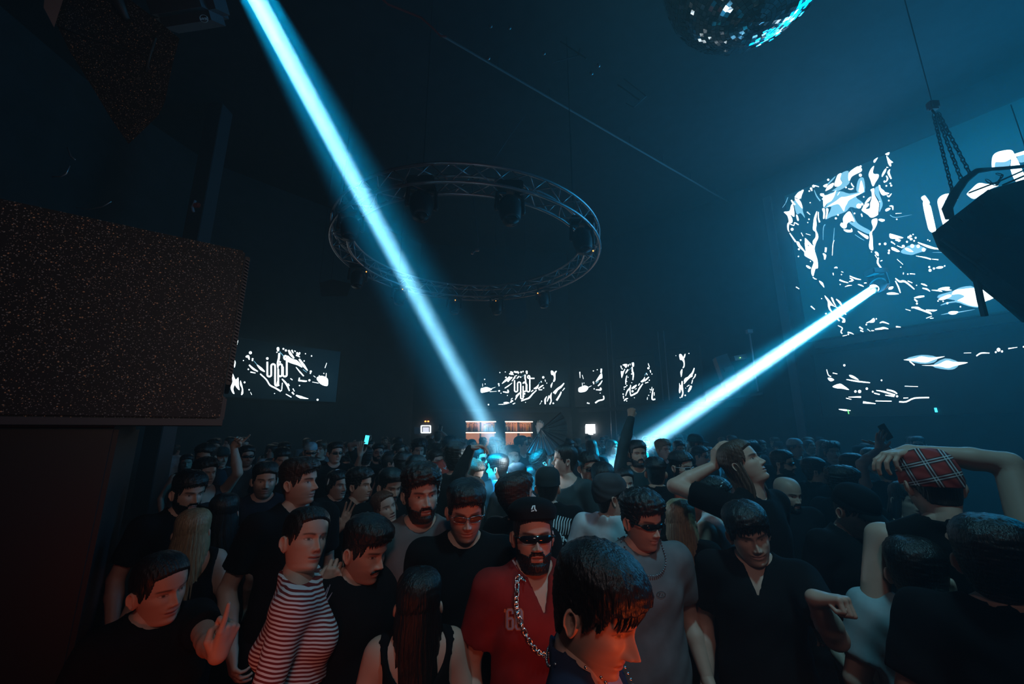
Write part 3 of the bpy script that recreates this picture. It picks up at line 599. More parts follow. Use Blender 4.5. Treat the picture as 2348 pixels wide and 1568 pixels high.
def speckle_mat():
    m = mat('speckled_coating', (0.012, 0.012, 0.013), 0.65)
    nt = m.node_tree
    tc = nt.nodes.new('ShaderNodeTexCoord')
    prev = (0.006, 0.006, 0.007, 1)
    last = None
    for sc, rad, c, seed in ((70, 0.2, (0.22, 0.24, 0.24, 1), 0), (48, 0.15, (0.62, 0.36, 0.18, 1), 3.7), (110, 0.18, (0.38, 0.34, 0.28, 1), 9.1)):
        mp = nt.nodes.new('ShaderNodeMapping')
        mp.inputs['Location'].default_value = (seed, seed, seed)
        nz = nt.nodes.new('ShaderNodeTexNoise')
        nz.inputs['Scale'].default_value = sc * 0.8
        ad = nt.nodes.new('ShaderNodeMix')
        ad.data_type = 'VECTOR'
        ad.inputs[0].default_value = 0.012
        vo = nt.nodes.new('ShaderNodeTexVoronoi')
        vo.inputs['Scale'].default_value = sc
        nt.links.new(tc.outputs['Object'], mp.inputs[0])
        nt.links.new(mp.outputs[0], nz.inputs['Vector'])
        nt.links.new(mp.outputs[0], ad.inputs[4])
        nt.links.new(nz.outputs['Color'], ad.inputs[5])
        nt.links.new(ad.outputs[1], vo.inputs['Vector'])
        lt = nt.nodes.new('ShaderNodeMath')
        lt.operation = 'LESS_THAN'
        lt.inputs[1].default_value = rad
        nt.links.new(vo.outputs['Distance'], lt.inputs[0])
        mx = nt.nodes.new('ShaderNodeMix')
        mx.data_type = 'RGBA'
        nt.links.new(lt.outputs[0], mx.inputs[0])
        if last is None:
            mx.inputs[6].default_value = prev
        else:
            nt.links.new(last, mx.inputs[6])
        mx.inputs[7].default_value = c
        last = mx.outputs[2]
    nt.links.new(last, nt.nodes['Principled BSDF'].inputs['Base Color'])
    return m


M_SPECK = speckle_mat()
D2 = Vector((.811, .585, 0))
N2 = Vector((.585, -.811, 0))
R2 = Matrix((D2, -N2, Vector((0, 0, 1)))).transposed()

# ---- big speckled speaker beside the camera, on its stack
A = Vector((-1.640, 2.300, 0))
sp = empty('speaker_cabinet', A + Vector((0, 0, 2.035)))
tag(sp, 'huge near speaker cabinet with rough speckled coating and a perforated side strip', 'speaker')
mb = MB()
c = -D2 * 0.68 - N2 * 0.42 + Vector((0, 0, 0.515))
mb.box(c, (1.33, 0.84, 1.03), R2, bev=0.012)
mb.build('cabinet_body', [M_SPECK], sp)
mb = MB()
mb.box(-N2 * 0.40 + D2 * 0.001 + Vector((0, 0, 0.60)), (0.026, 0.76, 0.80), R2, 0, bev=0.004)
for k in range(38):
    mb.box(-N2 * 0.005 + D2 * 0.004 + Vector((0, 0, 0.23 + k * 0.02)), (0.022, 0.012, 0.008), R2 @ Matrix.Rotation(0.5, 3, 'Y'), 1)
mb.build('side_grille', [M_BLACK, M_DARKG], sp)
mb = MB()
mb.box(-D2 * 0.60 - N2 * 0.40 + Vector((0, 0, -0.015)), (1.2, 0.8, 0.035), R2)
mb.box(-D2 * 0.02 - N2 * 0.06 + Vector((0, 0, 0.06)), (0.05, 0.08, 0.14), R2, bev=0.01)
mb.build('corner_bracket', [M_DARKG], sp)
mb = MB()
c0 = A - D2 * 1.05 - N2 * 0.42
mb.box(c0 + Vector((0, 0, 1.0)), (1.24, 0.72, 2.0), R2, bev=0.02)
o = mb.build('subwoofer_stack', [M_BLACK])
tag(o, 'plain black stand under the huge speckled speaker', 'stand')

# ---- angled speckled cabinet overhead
Yc = 2.55
poly = [(128, 52), (160, 118), (215, 205), (252, 268), (295, 330), (360, 268), (378, 235), (395, 150), (412, 88), (365, 50), (300, 0), (240, -60), (130, -60)]
base = at(295, 330, Yc)
Pn = Vector((0.28, -0.9, -0.35)).normalized()
mb = MB()
pts = [hit(x, y, base, Pn) for x, y in poly]
mb.prism(pts, (base - CAM).normalized() * 0.35)
t = mb.build('hanging_speaker', [M_SPECK])
t_hang = t
tag(t, 'angled speckled cabinet hanging overhead near the round fixture', 'speaker')
mb = MB()
mb.tube([hit(135, 62, base, Pn) + Pn * .004, hit(215, 93, base, Pn) + Pn * .004, hit(280, 110, base, Pn) + Pn * .004, hit(333, 127, base, Pn) + Pn * .004, hit(342, 160, base, Pn) + Pn * .004], 0.006, 5)
mb.tube([hit(358, 88, base, Pn) + Pn * .004, hit(345, 125, base, Pn) + Pn * .004, hit(335, 165, base, Pn) + Pn * .004], 0.010, 5)
mb.tube([hit(255, -30, base, Pn) + Pn * .02, hit(280, 20, base, Pn) + Pn * .02, hit(295, 48, base, Pn) + Pn * .02], [0.05, 0.035, 0.02], 8)
mb.build('safety_cable', [M_RUBBER], t, True)
mb = MB()
mb.prism([at(105, -40, 2.1), at(100, 17, 2.1), at(124, 63, 2.1), at(146, -5, 2.1), at(152, -40, 2.1)], ray(120, 10) * 0.06)
tag(mb.build('mounting_plate', [M_LIGHTG]), 'pale grey plate at the end of the angled speckled cabinet', 'plate')

# ---- moving-head lamps
def moving_head(name, loc, aim, s, label, lit=False, led=None, group=None, hang=(0, 0, 1)):
    """base on top, two-armed yoke, egg-shaped head with a lens that points at aim"""
    r = empty(name, loc)
    tag(r, label, 'stage light', group)
    up = Vector(hang).normalized()
    aimv = (Vector(aim) - Vector(loc)).normalized()
    mb = MB()
    mb.box(up * 0.30 * s, (0.34 * s, 0.26 * s, 0.13 * s), None, bev=0.02 * s)
    mb.build('base', [M_BLACK], r)
    side = aimv.cross(up)
    side = side.normalized() if side.length > 0.05 else Vector((1, 0, 0))
    mb = MB()
    for k in (-1, 1):
        mb.tube([up * 0.235 * s + side * k * 0.06 * s, up * 0.22 * s + side * k * 0.17 * s, side * k * 0.185 * s, side * k * 0.175 * s - up * 0.03 * s], 0.028 * s, 8)
    mb.build('yoke', [M_BLACK], r, True)
    a = aimv
    ring_ = [(-0.20, 0.05), (-0.18, 0.10), (-0.10, 0.145), (0.0, 0.15), (0.10, 0.135), (0.17, 0.115), (0.19, 0.11), (0.19, 0.095)]
    mb = MB()
    mb.tube([a * z * s for z, _ in ring_], [q * s for _, q in ring_], 20)
    mb.build('lamp_head', [M_BLACK], r, True)
    mb = MB()
    mb.tube([a * 0.186 * s, a * 0.192 * s], [0.094 * s, 0.09 * s], 20)
    mb.build('lens', [M_LENSON if lit else M_GLASS], r)
    if led is not None:
        v, f = ellipsoid(Vector(led) - Vector(loc), (0.012, 0.012, 0.012), None, 8, 6)
        obj('indicator_led', v, f, M_LEDOR, r)
    return r


# the lamp of the long beam, hung beside the angled cabinet
dirb = (B1_END - B1_SRC).normalized()
mh1 = moving_head('moving_head_light', B1_SRC - dirb * 0.20, B1_END, 0.95, 'round black stage lamp throwing the long beam across the room', lit=False)
mb = MB()
bc = at(430, 10, 2.75)
Rb = Matrix.Rotation(math.radians(-8), 3, 'Z') @ Matrix.Rotation(math.radians(35), 3, 'X')
mb.box(bc, (0.62, 0.30, 0.32), Rb, bev=0.07)
bb = mb.build('beam_fixture', [M_DARKG])
tag(bb, 'dark rounded stage light housing with the word BEAM in an oval badge', 'stage light')
n_ = (Rb @ Vector((0, -1, 0))).normalized()
fp = bc + n_ * 0.152
badge_c = hit(468, 43, fp, n_)
ux = (hit(480, 43, fp, n_) - badge_c).normalized()
uy = ux.cross(n_)
mb = MB()
mb.tube([badge_c + ux * 0.037 * math.cos(t) + uy * 0.026 * math.sin(t) + n_ * .002 for t in np.linspace(0, 2 * math.pi, 33)[:-1]], 0.0016, 5, closed=True)
M_BADGE = mat('pale_badge_paint', (0.55, 0.8, 0.85), 0.5)
mb.build('badge', [M_BADGE], bb)


def text_mesh(name, s, size, origin, xdir, ndir, m, parent, ext=0.001):
    cu = bpy.data.curves.new(name, 'FONT')
    cu.body = s
    cu.size = size
    cu.align_x = 'CENTER'
    cu.align_y = 'CENTER'
    cu.extrude = ext
    o = bpy.data.objects.new(name, cu)
    cu.materials.append(m)
    COL.objects.link(o)
    z = Vector(ndir).normalized()
    x = Vector(xdir).normalized()
    y = z.cross(x)
    M = Matrix((x, y, z)).transposed().to_4x4()
    M.translation = origin
    o.matrix_world = M
    bpy.context.view_layer.update()
    me = bpy.data.meshes.new_from_object(o.evaluated_get(bpy.context.evaluated_depsgraph_get()))
    bpy.data.objects.remove(o)
    o = bpy.data.objects.new(name, me)
    COL.objects.link(o)
    o.matrix_world = M
    if parent is not None:
        o.parent = parent
        o.matrix_parent_inverse = parent.matrix_world.inverted()
    return o


bpy.context.view_layer.update()
text_mesh('lettering', 'BEAM', 0.026, badge_c + n_ * .003, -ux, n_, M_BADGE, bb)

# ---- circular truss
H = 3.6
RC = Vector((ray(1078, 520).x * 7.7, 7.7, CAM.z + H))
RR = 2.5
tr = empty('ring_truss', RC)
tag(tr, 'large circular metal lighting truss hung over the dance floor', 'truss')
ch = [(0.0, 0.30), (0.30, 0.30), (0.0, 0.0), (0.30, 0.0)]
ch = [(-0.15, 0.15), (0.15, 0.15), (-0.15, -0.15), (0.15, -0.15)]
for k, (dr, dz) in enumerate(ch):
    mb = MB()
    mb.tube([Vector(((RR + dr) * math.cos(t), (RR + dr) * math.sin(t), dz)) for t in np.linspace(0, 2 * math.pi, 97)[:-1]], 0.026, 8, closed=True)
    mb.build('main_tube', [M_TRUSS], tr, True)
mb = MB()
n = 56
for i in range(n):
    t0, t1 = 2 * math.pi * i / n, 2 * math.pi * (i + 1) / n
    for (a, b) in ((0, 1), (2, 3), (0, 2), (1, 3)):
        p, q = (ch[a], ch[b]) if i % 2 else (ch[b], ch[a])
        mb.tube([((RR + p[0]) * math.cos(t0), (RR + p[0]) * math.sin(t0), p[1]), ((RR + q[0]) * math.cos(t1), (RR + q[0]) * math.sin(t1), q[1])], 0.011, 5)
mb.build('lacing', [M_TRUSS], tr, True)
for a_ in range(0, 360, 60):
    t = math.radians(a_ + 20)
    mb = MB()
    mb.tube([(RR * math.cos(t), RR * math.sin(t), 0.15), (RR * math.cos(t), RR * math.sin(t), CEIL_Z - RC.z - .02)], 0.007, 5)
    mb.build('suspension_wire', [M_RUBBER], tr)
leds = {3: (840, 623), 4: (923, 663), 5: (1044, 688), 6: (1137, 690), 7: (1233, 672), 2: (1360, 575)}
spots_ = [(958, 405, 1), (1185, 412, 0), (1366, 520, 2), (846, 600, 3), (926, 640, 4), (1046, 664, 5), (1137, 668, 6), (1236, 650, 7), (800, 520, 8)]
where = ['on the near side of the ring truss, closest to the long beam', 'mid span on the near side of the ring truss', 'at the ring truss end facing the huge screen', 'at the dim far curve of the ring truss', 'on the far truss side before the long beam', 'on the far truss side just past the beam', 'at the far middle of the ring truss', 'on the far truss side towards the huge screen', 'at the ring truss end by the long beam']
for i, (x, y, k) in enumerate(spots_):
    # nearest point of the ring under this pixel direction
    best = None
    for t in np.linspace(0, 2 * math.pi, 361):
        p = RC + Vector((RR * math.cos(t), RR * math.sin(t), -0.42))
        q = px_of_early(p)
        d = (q[0] - x) ** 2 + (q[1] - y) ** 2
        if best is None or d < best[0]:
            best = (d, p)
    p = best[1]
    led = None
    if k in leds:
        r_ = ray(*leds[k])
        led = CAM + r_ * (p.y - 0.1)
    moving_head('moving_head_light', p, p + Vector((0.1, -0.3, -1)), 1.0 if k > 2 else 1.15, 'black moving lamp ' + where[i], led=led)
# cables inside the ring
def cable(label, pts, r, m=M_RUBBER, name='cable', parent=None):
    mb = MB()
    off = parent.location if parent is not None else Vector((0, 0, 0))
    mb.tube([Vector(p) - off for p in pts], r, 6)
    o = mb.build(name, [m], parent, True)
    if parent is None:
        tag(o, label, 'cable')
    return o


cable('thin cable looping below the near side of the ring truss', [at(980, 442, 5.3), at(1020, 441, 5.3), at(1045, 432, 5.3), at(1068, 425, 5.3), at(1085, 425, 5.4), at(1105, 405, 5.4)], 0.009, M_DARKG, parent=tr)
cable('thin cord hanging straight down inside the ring truss', [at(1082, 425, 6.5), at(1088, 480, 6.5), at(1096, 550, 6.5), at(1094, 573, 6.6)], 0.006, M_DARKG, name='cord', parent=tr)
mb = MB()
mb.box(at(1083, 580, 6.6) - RC, (0.05, 0.05, 0.05), bev=.01)
mb.box(at(1094, 573, 6.6) - RC, (0.08, 0.05, 0.05), bev=.01)
mb.tube([at(1083, 580, 6.6) - RC, at(1094, 573, 6.6) - RC], 0.01, 5)
mb.build('clamp', [M_TRUSS], tr)
cable('thin wire rising from the ring truss to the ceiling', [at(1130, 370, 5.0), at(1170, 310, 5.4), at(1205, 262, 5.8)], 0.006, M_DARKG, parent=tr, name='wire')
cable('red cable draped from the ceiling toward the thin rail', [at(868, -10, 4.2), at(890, 10, 4.3), at(935, 28, 4.4), at(965, 40, 4.5), at(990, 62, 4.5), at(1010, 82, 4.6), at(1024, 84, 4.6)], 0.014, M_REDC)
a0, a1 = Vector((-1.35, 5.8, 8.95)), Vector((7.3, 11.6, 8.95))
rail = empty('ceiling_rail', a0)
tag(rail, 'long thin metal rail crossing the dark ceiling diagonally', 'rail')
mb = MB()
mb.tube([Vector((0, 0, 0)), a1 - a0], 0.022, 6)
mb.build('tube', [M_TRUSS], rail)
mb = MB()
for k in range(9):
    q = (a1 - a0) * (k / 8)
    mb.tube([q, q + Vector((0, 0, 9.19 - 8.95))], 0.012, 5)
mb.build('hanger', [M_DARKG], rail)
mb = MB()
for x, y in ((1125, 60), (1168, 64), (1247, 122), (1120, 133), (1372, 150), (1356, 168)):
    p = at(x, y, 5.0)
    v, f = ellipsoid(p, (.03, .02, .035), None, 8, 6)
    mb.add(v, f)
o = mb.build('bolt_cluster', [M_TRUSS])
tag(o, 'scatter of small metal fittings on the dark ceiling between rail and mirror ball', 'fitting', kind='stuff')
mb = MB()
for a_, b_ in (((1285, 95), (1345, 135)), ((1267, 143), (1325, 128)), ((1325, 128), (1330, 112))):
    mb.tube([at(*a_, 5.6), at(*b_, 5.6)], 0.012, 5)
tag(mb.build('ceiling_bracket', [M_DARKG]), 'crossed thin metal brackets on the ceiling', 'bracket')
mb = MB()
q = [at(1416, 196, 6.4), at(1482, 221, 6.4), at(1453, 246, 6.4), at(1434, 236, 6.4)]
mb.tube([at(1416, 194, 6.4), at(1467, 230, 6.4)], 0.014, 5)
mb.tube([at(1430, 180, 6.4), at(1482, 221, 6.4), at(1453, 246, 6.4), at(1434, 236, 6.4)], 0.010, 5)
tag(mb.build('ceiling_frame', [M_DARKG]), 'small rectangular metal frame on the ceiling between ring truss and mirror ball', 'frame')

# ---- mirror ball
ball_c = at(1712, -96, 2.7)
Rball = 0.70
vs, fs, mi = [], [], []
nu, nv = 110, 62
rr = random.Random(4)
for i in range(1, nv):
    ph0, ph1 = math.pi * i / (nv + 0.0), math.pi * (i + 0.93) / nv
    m_ = max(6, int(nu * math.sin((ph0 + ph1) / 2)))
    for j in range(m_):
        th0, th1 = 2 * math.pi * j / m_, 2 * math.pi * (j + 0.93) / m_
        tx, ty = rr.gauss(0, 0.006), rr.gauss(0, 0.006)
        b = len(vs)
        for (ph, th, s1, s2) in ((ph0, th0, -1, -1), (ph0, th1, -1, 1), (ph1, th1, 1, 1), (ph1, th0, 1, -1)):
            R_ = Rball * (1 + (tx * s1 + ty * s2) * 0.25)
            vs.append((R_ * math.sin(ph) * math.cos(th), R_ * math.sin(ph) * math.sin(th), R_ * math.cos(ph)))
        fs.append((b, b + 3, b + 2, b + 1))
M_MIRROR = mat('mirror_tile', (0.75, 0.8, 0.85), 0.06, 1.0)
db = empty('mirror_ball', ball_c)
tag(db, 'very large mirror ball hanging at the top of the room', 'mirror ball')
o = obj('mirror_tiles', vs, fs, M_MIRROR, db)
v, f = ellipsoid((0, 0, 0), (Rball * .985,) * 3, None, 48, 32)
obj('ball_core', v, f, M_BLACK, db, True)
mb = MB()
mb.tube([(0, 0, Rball * .97), (0, 0, Rball + 0.12)], 0.06, 12)
mb.tube([(0, 0, Rball + .1), (0, 0, CEIL_Z - ball_c.z - .02)], 0.012, 6)
mb.build('hanger', [M_DARKG], db)

# ---- pillar on the far left wall, edge pillar of the screen wall, ledge
def wallbox(name, p0, d, s, w, z0, z1, depth, m, off=0.0, parent=None):
    d = Vector((d[0], d[1], 0)).normalized()
    n = Vector((d.y, -d.x, 0))
    R = Matrix((d, -n, Vector((0, 0, 1)))).transposed()
    mb = MB()
    mb.box(Vector((p0[0], p0[1], 0)) + d * s + n * (depth / 2 + off) + Vector((0, 0, (z0 + z1) / 2)), (w, depth, z1 - z0), R, bev=0.008)
    return mb.build(name, [m], parent)


dl = dirof(WALLPTS[1], WALLPTS[2])
P0 = at(478, 400, 7.8)
mb = MB()
mb.box((P0.x, P0.y, CEIL_Z / 2), (0.34, 0.34, CEIL_Z - 0.02), None, bev=0.01)
tag(mb.build('pillar', [M_DARKG]), 'tall square dark pillar rising behind the speckled speaker', 'pillar', kind='structure')
tag(wallbox('trim_1', WALLPTS[5], RWd, 0.50, 0.20, 0.02, 8.6, 0.10, M_PILLAR, 0.01), kind='structure')
tag(wallbox('trim_2', WALLPTS[4], dirof(WALLPTS[4], WALLPTS[5]), 3.2, 5.6, 2.62, 2.74, 0.14, M_TRIM, 0.01), kind='structure')
tag(wallbox('trim_3', WALLPTS[3], dirof(WALLPTS[3], WALLPTS[4]), 3.1, 5.0, 2.62, 2.72, 0.10, M_TRIM, 0.01), kind='structure')
tag(wallbox('trim_4', WALLPTS[5], RWd, 4.6, 7.0, 3.98, 4.14, 0.22, M_TRIM, 0.01), kind='structure')
# light pipes on the wall between the narrow screens
for s, z0, z1, w in ((1.72, .3, 5.9, 'first'), (1.92, .3, 5.9, 'second'), (3.66, 2.9, 5.2, 'third'), (3.86, 2.9, 5.2, 'fourth')):
    d_ = dirof(RA, RB)
    nn = Vector((d_.y, -d_.x, 0))
    p = Vector((*RA, 0)) + d_ * s + nn * 0.06
    mb = MB()
    mb.tube([p + Vector((0, 0, z0)), p + Vector((0, 0, z1))], 0.016, 6)
    tag(mb.build('wall_pipe', [M_TRUSS]), 'thin upright metal pipe between the narrow wall screens, %s from the bar' % w, 'pipe')
# red-handled lever high on the pillar
lv = empty('cut_off_lever', at(448, 470, 7.62))
tag(lv, 'small white and red lever fixed high beside the dark pillar', 'lever')
mb = MB()
mb.tube([at(448, 460, 7.62) - lv.location, at(441, 475, 7.62) - lv.location, at(444, 486, 7.62) - lv.location], 0.03, 6)
mb.build('arm', [M_LIGHTG], lv, True)
mb = MB()
mb.box(at(452, 471, 7.62) - lv.location, (0.13, 0.08, 0.10), None, bev=0.02)
mb.build('handle', [mat('red_plastic', (0.5, 0.05, 0.02), 0.5)], lv)
cable('slack pale cable high above the speckled speaker', [at(155, 338, 3.2), at(162, 358, 3.2), at(172, 366, 3.2)], 0.006, M_TRUSS, parent=t_hang)
cable('coil of pale cable above the speckled speaker', [at(120, 405, 3.2), at(140, 405, 3.2), at(152, 398, 3.2), at(160, 380, 3.2)], 0.005, M_TRUSS, parent=t_hang)
cable('thin slack wire above the top edge of the speckled speaker', [at(175, 476, 3.4), at(205, 480, 3.4), at(235, 474, 3.4), at(255, 462, 3.4)], 0.004, M_TRUSS, parent=t_hang)

# ---- boxes hanging far back
def hangbox(pxs, Y, label, m=M_DARKG, dy=0.45, name='hanging_speaker'):
    mb = MB()
    mb.prism([at(x, y, Y) for x, y in pxs], (at(pxs[0][0], pxs[0][1], Y) - CAM) / Y * dy)
    o = mb.build(name, [m])
    tag(o, label, 'speaker')
    top = sorted(pxs, key=lambda q: q[1])[:2]
    w = MB()
    for (x, y) in top:
        p = at(x, y, Y + .1)
        w.tube([p + Vector((0, 0, -.03)), Vector((p.x, p.y, CEIL_Z - 0.02))], 0.008, 5)
    w.build('suspension_wire', [M_RUBBER], o)
    return o


hangbox([(733, 648), (760, 640), (806, 650), (796, 679), (736, 679)], 9.6, 'dim grey loudspeaker hanging beyond the dark end of the ring truss')
hangbox([(1158, 690), (1205, 688), (1208, 728), (1190, 752), (1162, 748)], 11.0, 'dim pale loudspeaker hanging below the far side of the ring truss')

# ---- near loudspeaker array in front of the lettering
Ya = 4.3
V0, V1 = (2145, 528), (2266, 434)
ar = empty('speaker_array', at(2300, 500, Ya))
tag(ar, 'large tilted black loudspeaker array hung on chains before the huge screen', 'speaker')
inv = Matrix.Translation(-ar.location)
AP = lambda x, y, dy=0.0: at(x, y, Ya + dy) - ar.location


def array_prism(nm, pts, d, m):
    mb = MB()
    mb.prism([AP(*p) for p in pts], Vector(d))
    return mb.build(nm, [m], ar)


M_ARR = mat('painted_speaker_black', (0.035, 0.04, 0.045), 0.55)
M_ARR2 = mat('painted_speaker_grey', (0.075, 0.08, 0.09), 0.6)
array_prism('upper_cabinet', [V0, V1, (2350, 499, -.15), (2430, 565, -.3), (2332, 547, -.2), (2238, 600, -.05), (2156, 566, 0)], ray(2290, 560) * 0.45, M_ARR)
array_prism('lower_cabinet', [(2160, 562, .01), (2236, 594, -.05), (2332, 541, -.2), (2440, 560, -.35), (2490, 780, -.4), (2400, 765, -.3), (2300, 690, -.1), (2236, 640, 0)], ray(2290, 560) * 0.40, M_ARR)
array_prism('cabinet_side', [(2262, 437), (2348, 411, .05), (2440, 398, .1), (2450, 590, -.2), (2346, 508, -.15)], ray(2340, 450) * 0.4, M_ARR2)
mb = MB()
for k in range(4):
    f0 = 0.2 + k * 0.2
    a_ = AP(V0[0] + (V1[0] - V0[0]) * f0, V0[1] + (V1[1] - V0[1]) * f0 + 3, -.02)
    b_ = AP(2238 + (2335 - 2238) * f0, 596 + (548 - 596) * f0, -.09)
    mb.tube([a_, b_], 0.008, 4)
mb.build('grille_bar', [M_ARR2], ar)
mb = MB()
mb.tube([AP(2145, 532, -.02), AP(2158, 566, .05), AP(2236, 640, .05), AP(2300, 690, 0), AP(2352, 735, 0)], 0.035, 6)
mb.tube([AP(2160, 548, -.04), AP(2237, 605, -.06), AP(2348, 704, -.1)], 0.022, 6)
mb.build('lower_rail', [M_ARR], ar, True)
mb = MB()
mb.tube([AP(2178, 500, .1), AP(2172, 478, .1), AP(2190, 442, .1), AP(2210, 415, .1), AP(2240, 392, .1), AP(2270, 388, .1)], [0.04, 0.05, 0.05, 0.045, 0.035, 0.025], 8)
mb.tube([AP(2265, 388, .1), AP(2300, 386, .1), AP(2360, 380, .1)], 0.022, 6)
mb.tube([AP(2222, 442, .1), AP(2290, 416, .1), AP(2360, 385, .1)], 0.010, 5)
mb.tube([AP(2300, 424, .1), AP(2360, 398, .1)], 0.012, 5)
mb.build('flying_frame', [M_ARR], ar, True)
mb = MB()
mb.tube([at(2240, 645, Ya) - ar.location, at(2249, 690, Ya) - ar.location, at(2258, 725, Ya) - ar.location], 0.03, 4)
mb.build('leg', [M_ARR], ar)


def chain_pts(nm, pts, r, parent, m):
    mb = MB()
    P3 = []
    for a_, b_ in zip(pts[:-1], pts[1:]):
        L = (b_ - a_).length
        k = max(1, int(L / (r * 5.2)))
        for q in range(k):
            P3.append((a_ + (b_ - a_) * (q / k), a_ + (b_ - a_) * ((q + 1) / k)))
    for i, (a_, b_) in enumerate(P3):
        d = b_ - a_
        Rm = frame_simple(d, i % 2)
        mb.tube([(a_ + b_) / 2 + Rm @ Vector((math.cos(t) * r * 1.7, 0, math.sin(t) * d.length * 0.7)) for t in np.linspace(0, 2 * math.pi, 9)[:-1]], r * .62, 5, closed=True)
    return mb.build(nm, [m], parent, True)


def frame_simple(d, k):
    z = Vector(d).normalized()
    y = Vector((0, 1, 0)) if k else Vector((1, 0, 0.1))
    y = (y - z * y.dot(z)).normalized()
    return Matrix((y.cross(z), y, z)).transposed()


for a_, b_ in (((2140, 262), (2184, 440)), ((2148, 262), (2207, 420)), ((2152, 260), (2226, 402))):
    chain_pts('chain', [AP(*a_, .3), AP(*b_, .12)], 0.011, ar, M_ARR)
chain_pts('chain', [AP(2262, 412, .08), AP(2272, 420, .08), AP(2286, 424, .08), AP(2298, 402, .08), AP(2286, 398, .08)], 0.008, ar, M_ARR)
hk = empty('chain_hoist', at(2140, 245, Ya + .3))
tag(hk, 'small red chain hoist hook above the tilted loudspeaker array', 'hoist')
mb = MB()
mb.box(Vector((0, 0, 0.02)), (0.13, 0.09, 0.13), None, bev=0.02)
mb.build('hoist_body', [mat('red_hoist_paint', (0.35, 0.03, 0.02), 0.5)], hk)
mb = MB()
mb.tube([Vector((-.03, 0, -.05)), Vector((0.0, 0, -.12)), Vector((.04, 0, -.09))], 0.014, 6)
mb.tube([Vector((0, 0, .08)), Vector((0, 0, CEIL_Z - hk.location.z - .02))], 0.008, 5)
mb.build('hook', [M_DARKG], hk, True)
cable('thin steel line hanging at the far side of the loudspeaker array', [at(2318, 240, 4.8), at(2348, 330, 4.7), at(2360, 372, 4.5)], 0.007, M_RUBBER)

# ---- lamp of the second beam and the speaker stand on the balcony
dirb2 = (B2_END - B2_SRC).normalized()
moving_head('moving_head_light', B2_SRC - dirb2 * 0.26, B2_END, 1.05, 'black stage lamp with glowing lens before the huge screen', lit=True)
tw = empty('monitor_speaker', at(1665, 860, 11.15))
tag(tw, 'tilted grey loudspeaker and small boxes on the balcony shelf', 'speaker')
TP = lambda x, y, dy=0.0: at(x, y, 11.15 + dy) - tw.location
mb = MB()
mb.prism([TP(1641, 819), (TP(1667, 810)), TP(1690, 862), TP(1700, 905), TP(1672, 908)], Vector((0.1, 0.4, 0)))
mb.build('cabinet', [M_DARKG], tw)
mb = MB()
mb.prism([TP(1658, 845, -.02), TP(1679, 838, -.02), TP(1683, 846, -.02), TP(1661, 852, -.02)], Vector((0, -.04, 0)))
mb.build('handle', [M_ARR2], tw)
sb = empty('stage_box', at(1700, 818, 11.05))
tag(sb, 'small pale blue-grey box with a green dot of light beside the tilted loudspeaker', 'box')
mb = MB()
mb.prism([at(x, y, 11.05) - sb.location for x, y in ((1683, 816), (1711, 811), (1714, 822), (1686, 827))], Vector((0, .2, 0)))
mb.build('case', [M_LIGHTG], sb)
v, f = ellipsoid(at(1697.5, 820, 11.02) - sb.location, (.012,) * 3, None, 8, 6)
obj('indicator_led', v, f, mat('green_led', (0, .1, 0), .4, emit=(.3, 1, .25), estr=4), sb)
ps = empty('light_stand', at(1738, 897, 10.9))
tag(ps, 'thin upright stand with a pale box on top beside the tilted loudspeaker', 'stand')
mb = MB()
mb.tube([Vector((0, 0, 0)), at(1719, 766, 10.9) - ps.location], 0.022, 6)
mb.build('pole', [M_TRUSS], ps)
mb = MB()
mb.box(at(1718, 760, 10.9) - ps.location, (0.15, 0.12, 0.11), None, bev=0.01)
mb.build('top_box', [M_LIGHTG], ps)
mb = MB()
q0, q1 = at(1635, 918, 11.45), at(1750, 905, 10.75)
mb.prism([q0, q1, q1 + Vector((0, 0, .07)), q0 + Vector((0, 0, .07))], Vector((0.25, 0.35, 0)))
tag(mb.build('balcony_shelf', [M_ARR2]), 'narrow shelf holding the tilted loudspeaker and stand', 'shelf')

# ---- bar: two lit shelf bays full of bottles
M_AMBERWALL = mat('backlit_amber_panel', (0.5, 0.25, 0.12), 0.6, emit=(1.0, 0.42, 0.20), estr=0.34)
M_STRIP = mat('warm_light_strip', (1, .9, .75), 0.5, emit=(1.0, 0.74, 0.50), estr=5.0)
M_SHELF = mat('dark_shelf_wood', (0.03, 0.02, 0.015), 0.5)
AMB = [mat('amber_bottle_%s' % k, c, 0.15, emit=None) for k, c in (('gold', (0.8, 0.42, 0.10)), ('clear', (0.85, 0.75, 0.6)), ('brown', (0.35, 0.12, 0.03)))]
BD = dirof(WALLPTS[3], WALLPTS[4])
BN = Vector((BD.y, -BD.x, 0))
BR = Matrix((BD, -BN, Vector((0, 0, 1)))).transposed()
rb = random.Random(7)


def bottle(loc, kind, parent=None):
    prof = {0: [(0.034, 0), (0.037, .01), (0.037, .17), (0.03, .20), (0.013, .235), (0.013, .29)], 1: [(0.045, 0), (0.048, .02), (0.048, .12), (0.03, .16), (0.014, .18), (0.016, .23)], 2: [(0.03, 0), (0.033, .01), (0.033, .14), (0.012, .19), (0.011, .27)]}[kind]
    mb = MB()
    mb.tube([Vector((0, 0, z)) for _, z in prof], [r for r, _ in prof], 10)
    o = mb.build('bottle', [AMB[kind]], None, True)
    o.location = loc
    mb = MB()
    z = prof[-1][1]
    mb.tube([Vector((0, 0, z)), Vector((0, 0, z + .03))], 0.015, 8)
    c = mb.build('stopper', [M_SHELF], o)
    return o


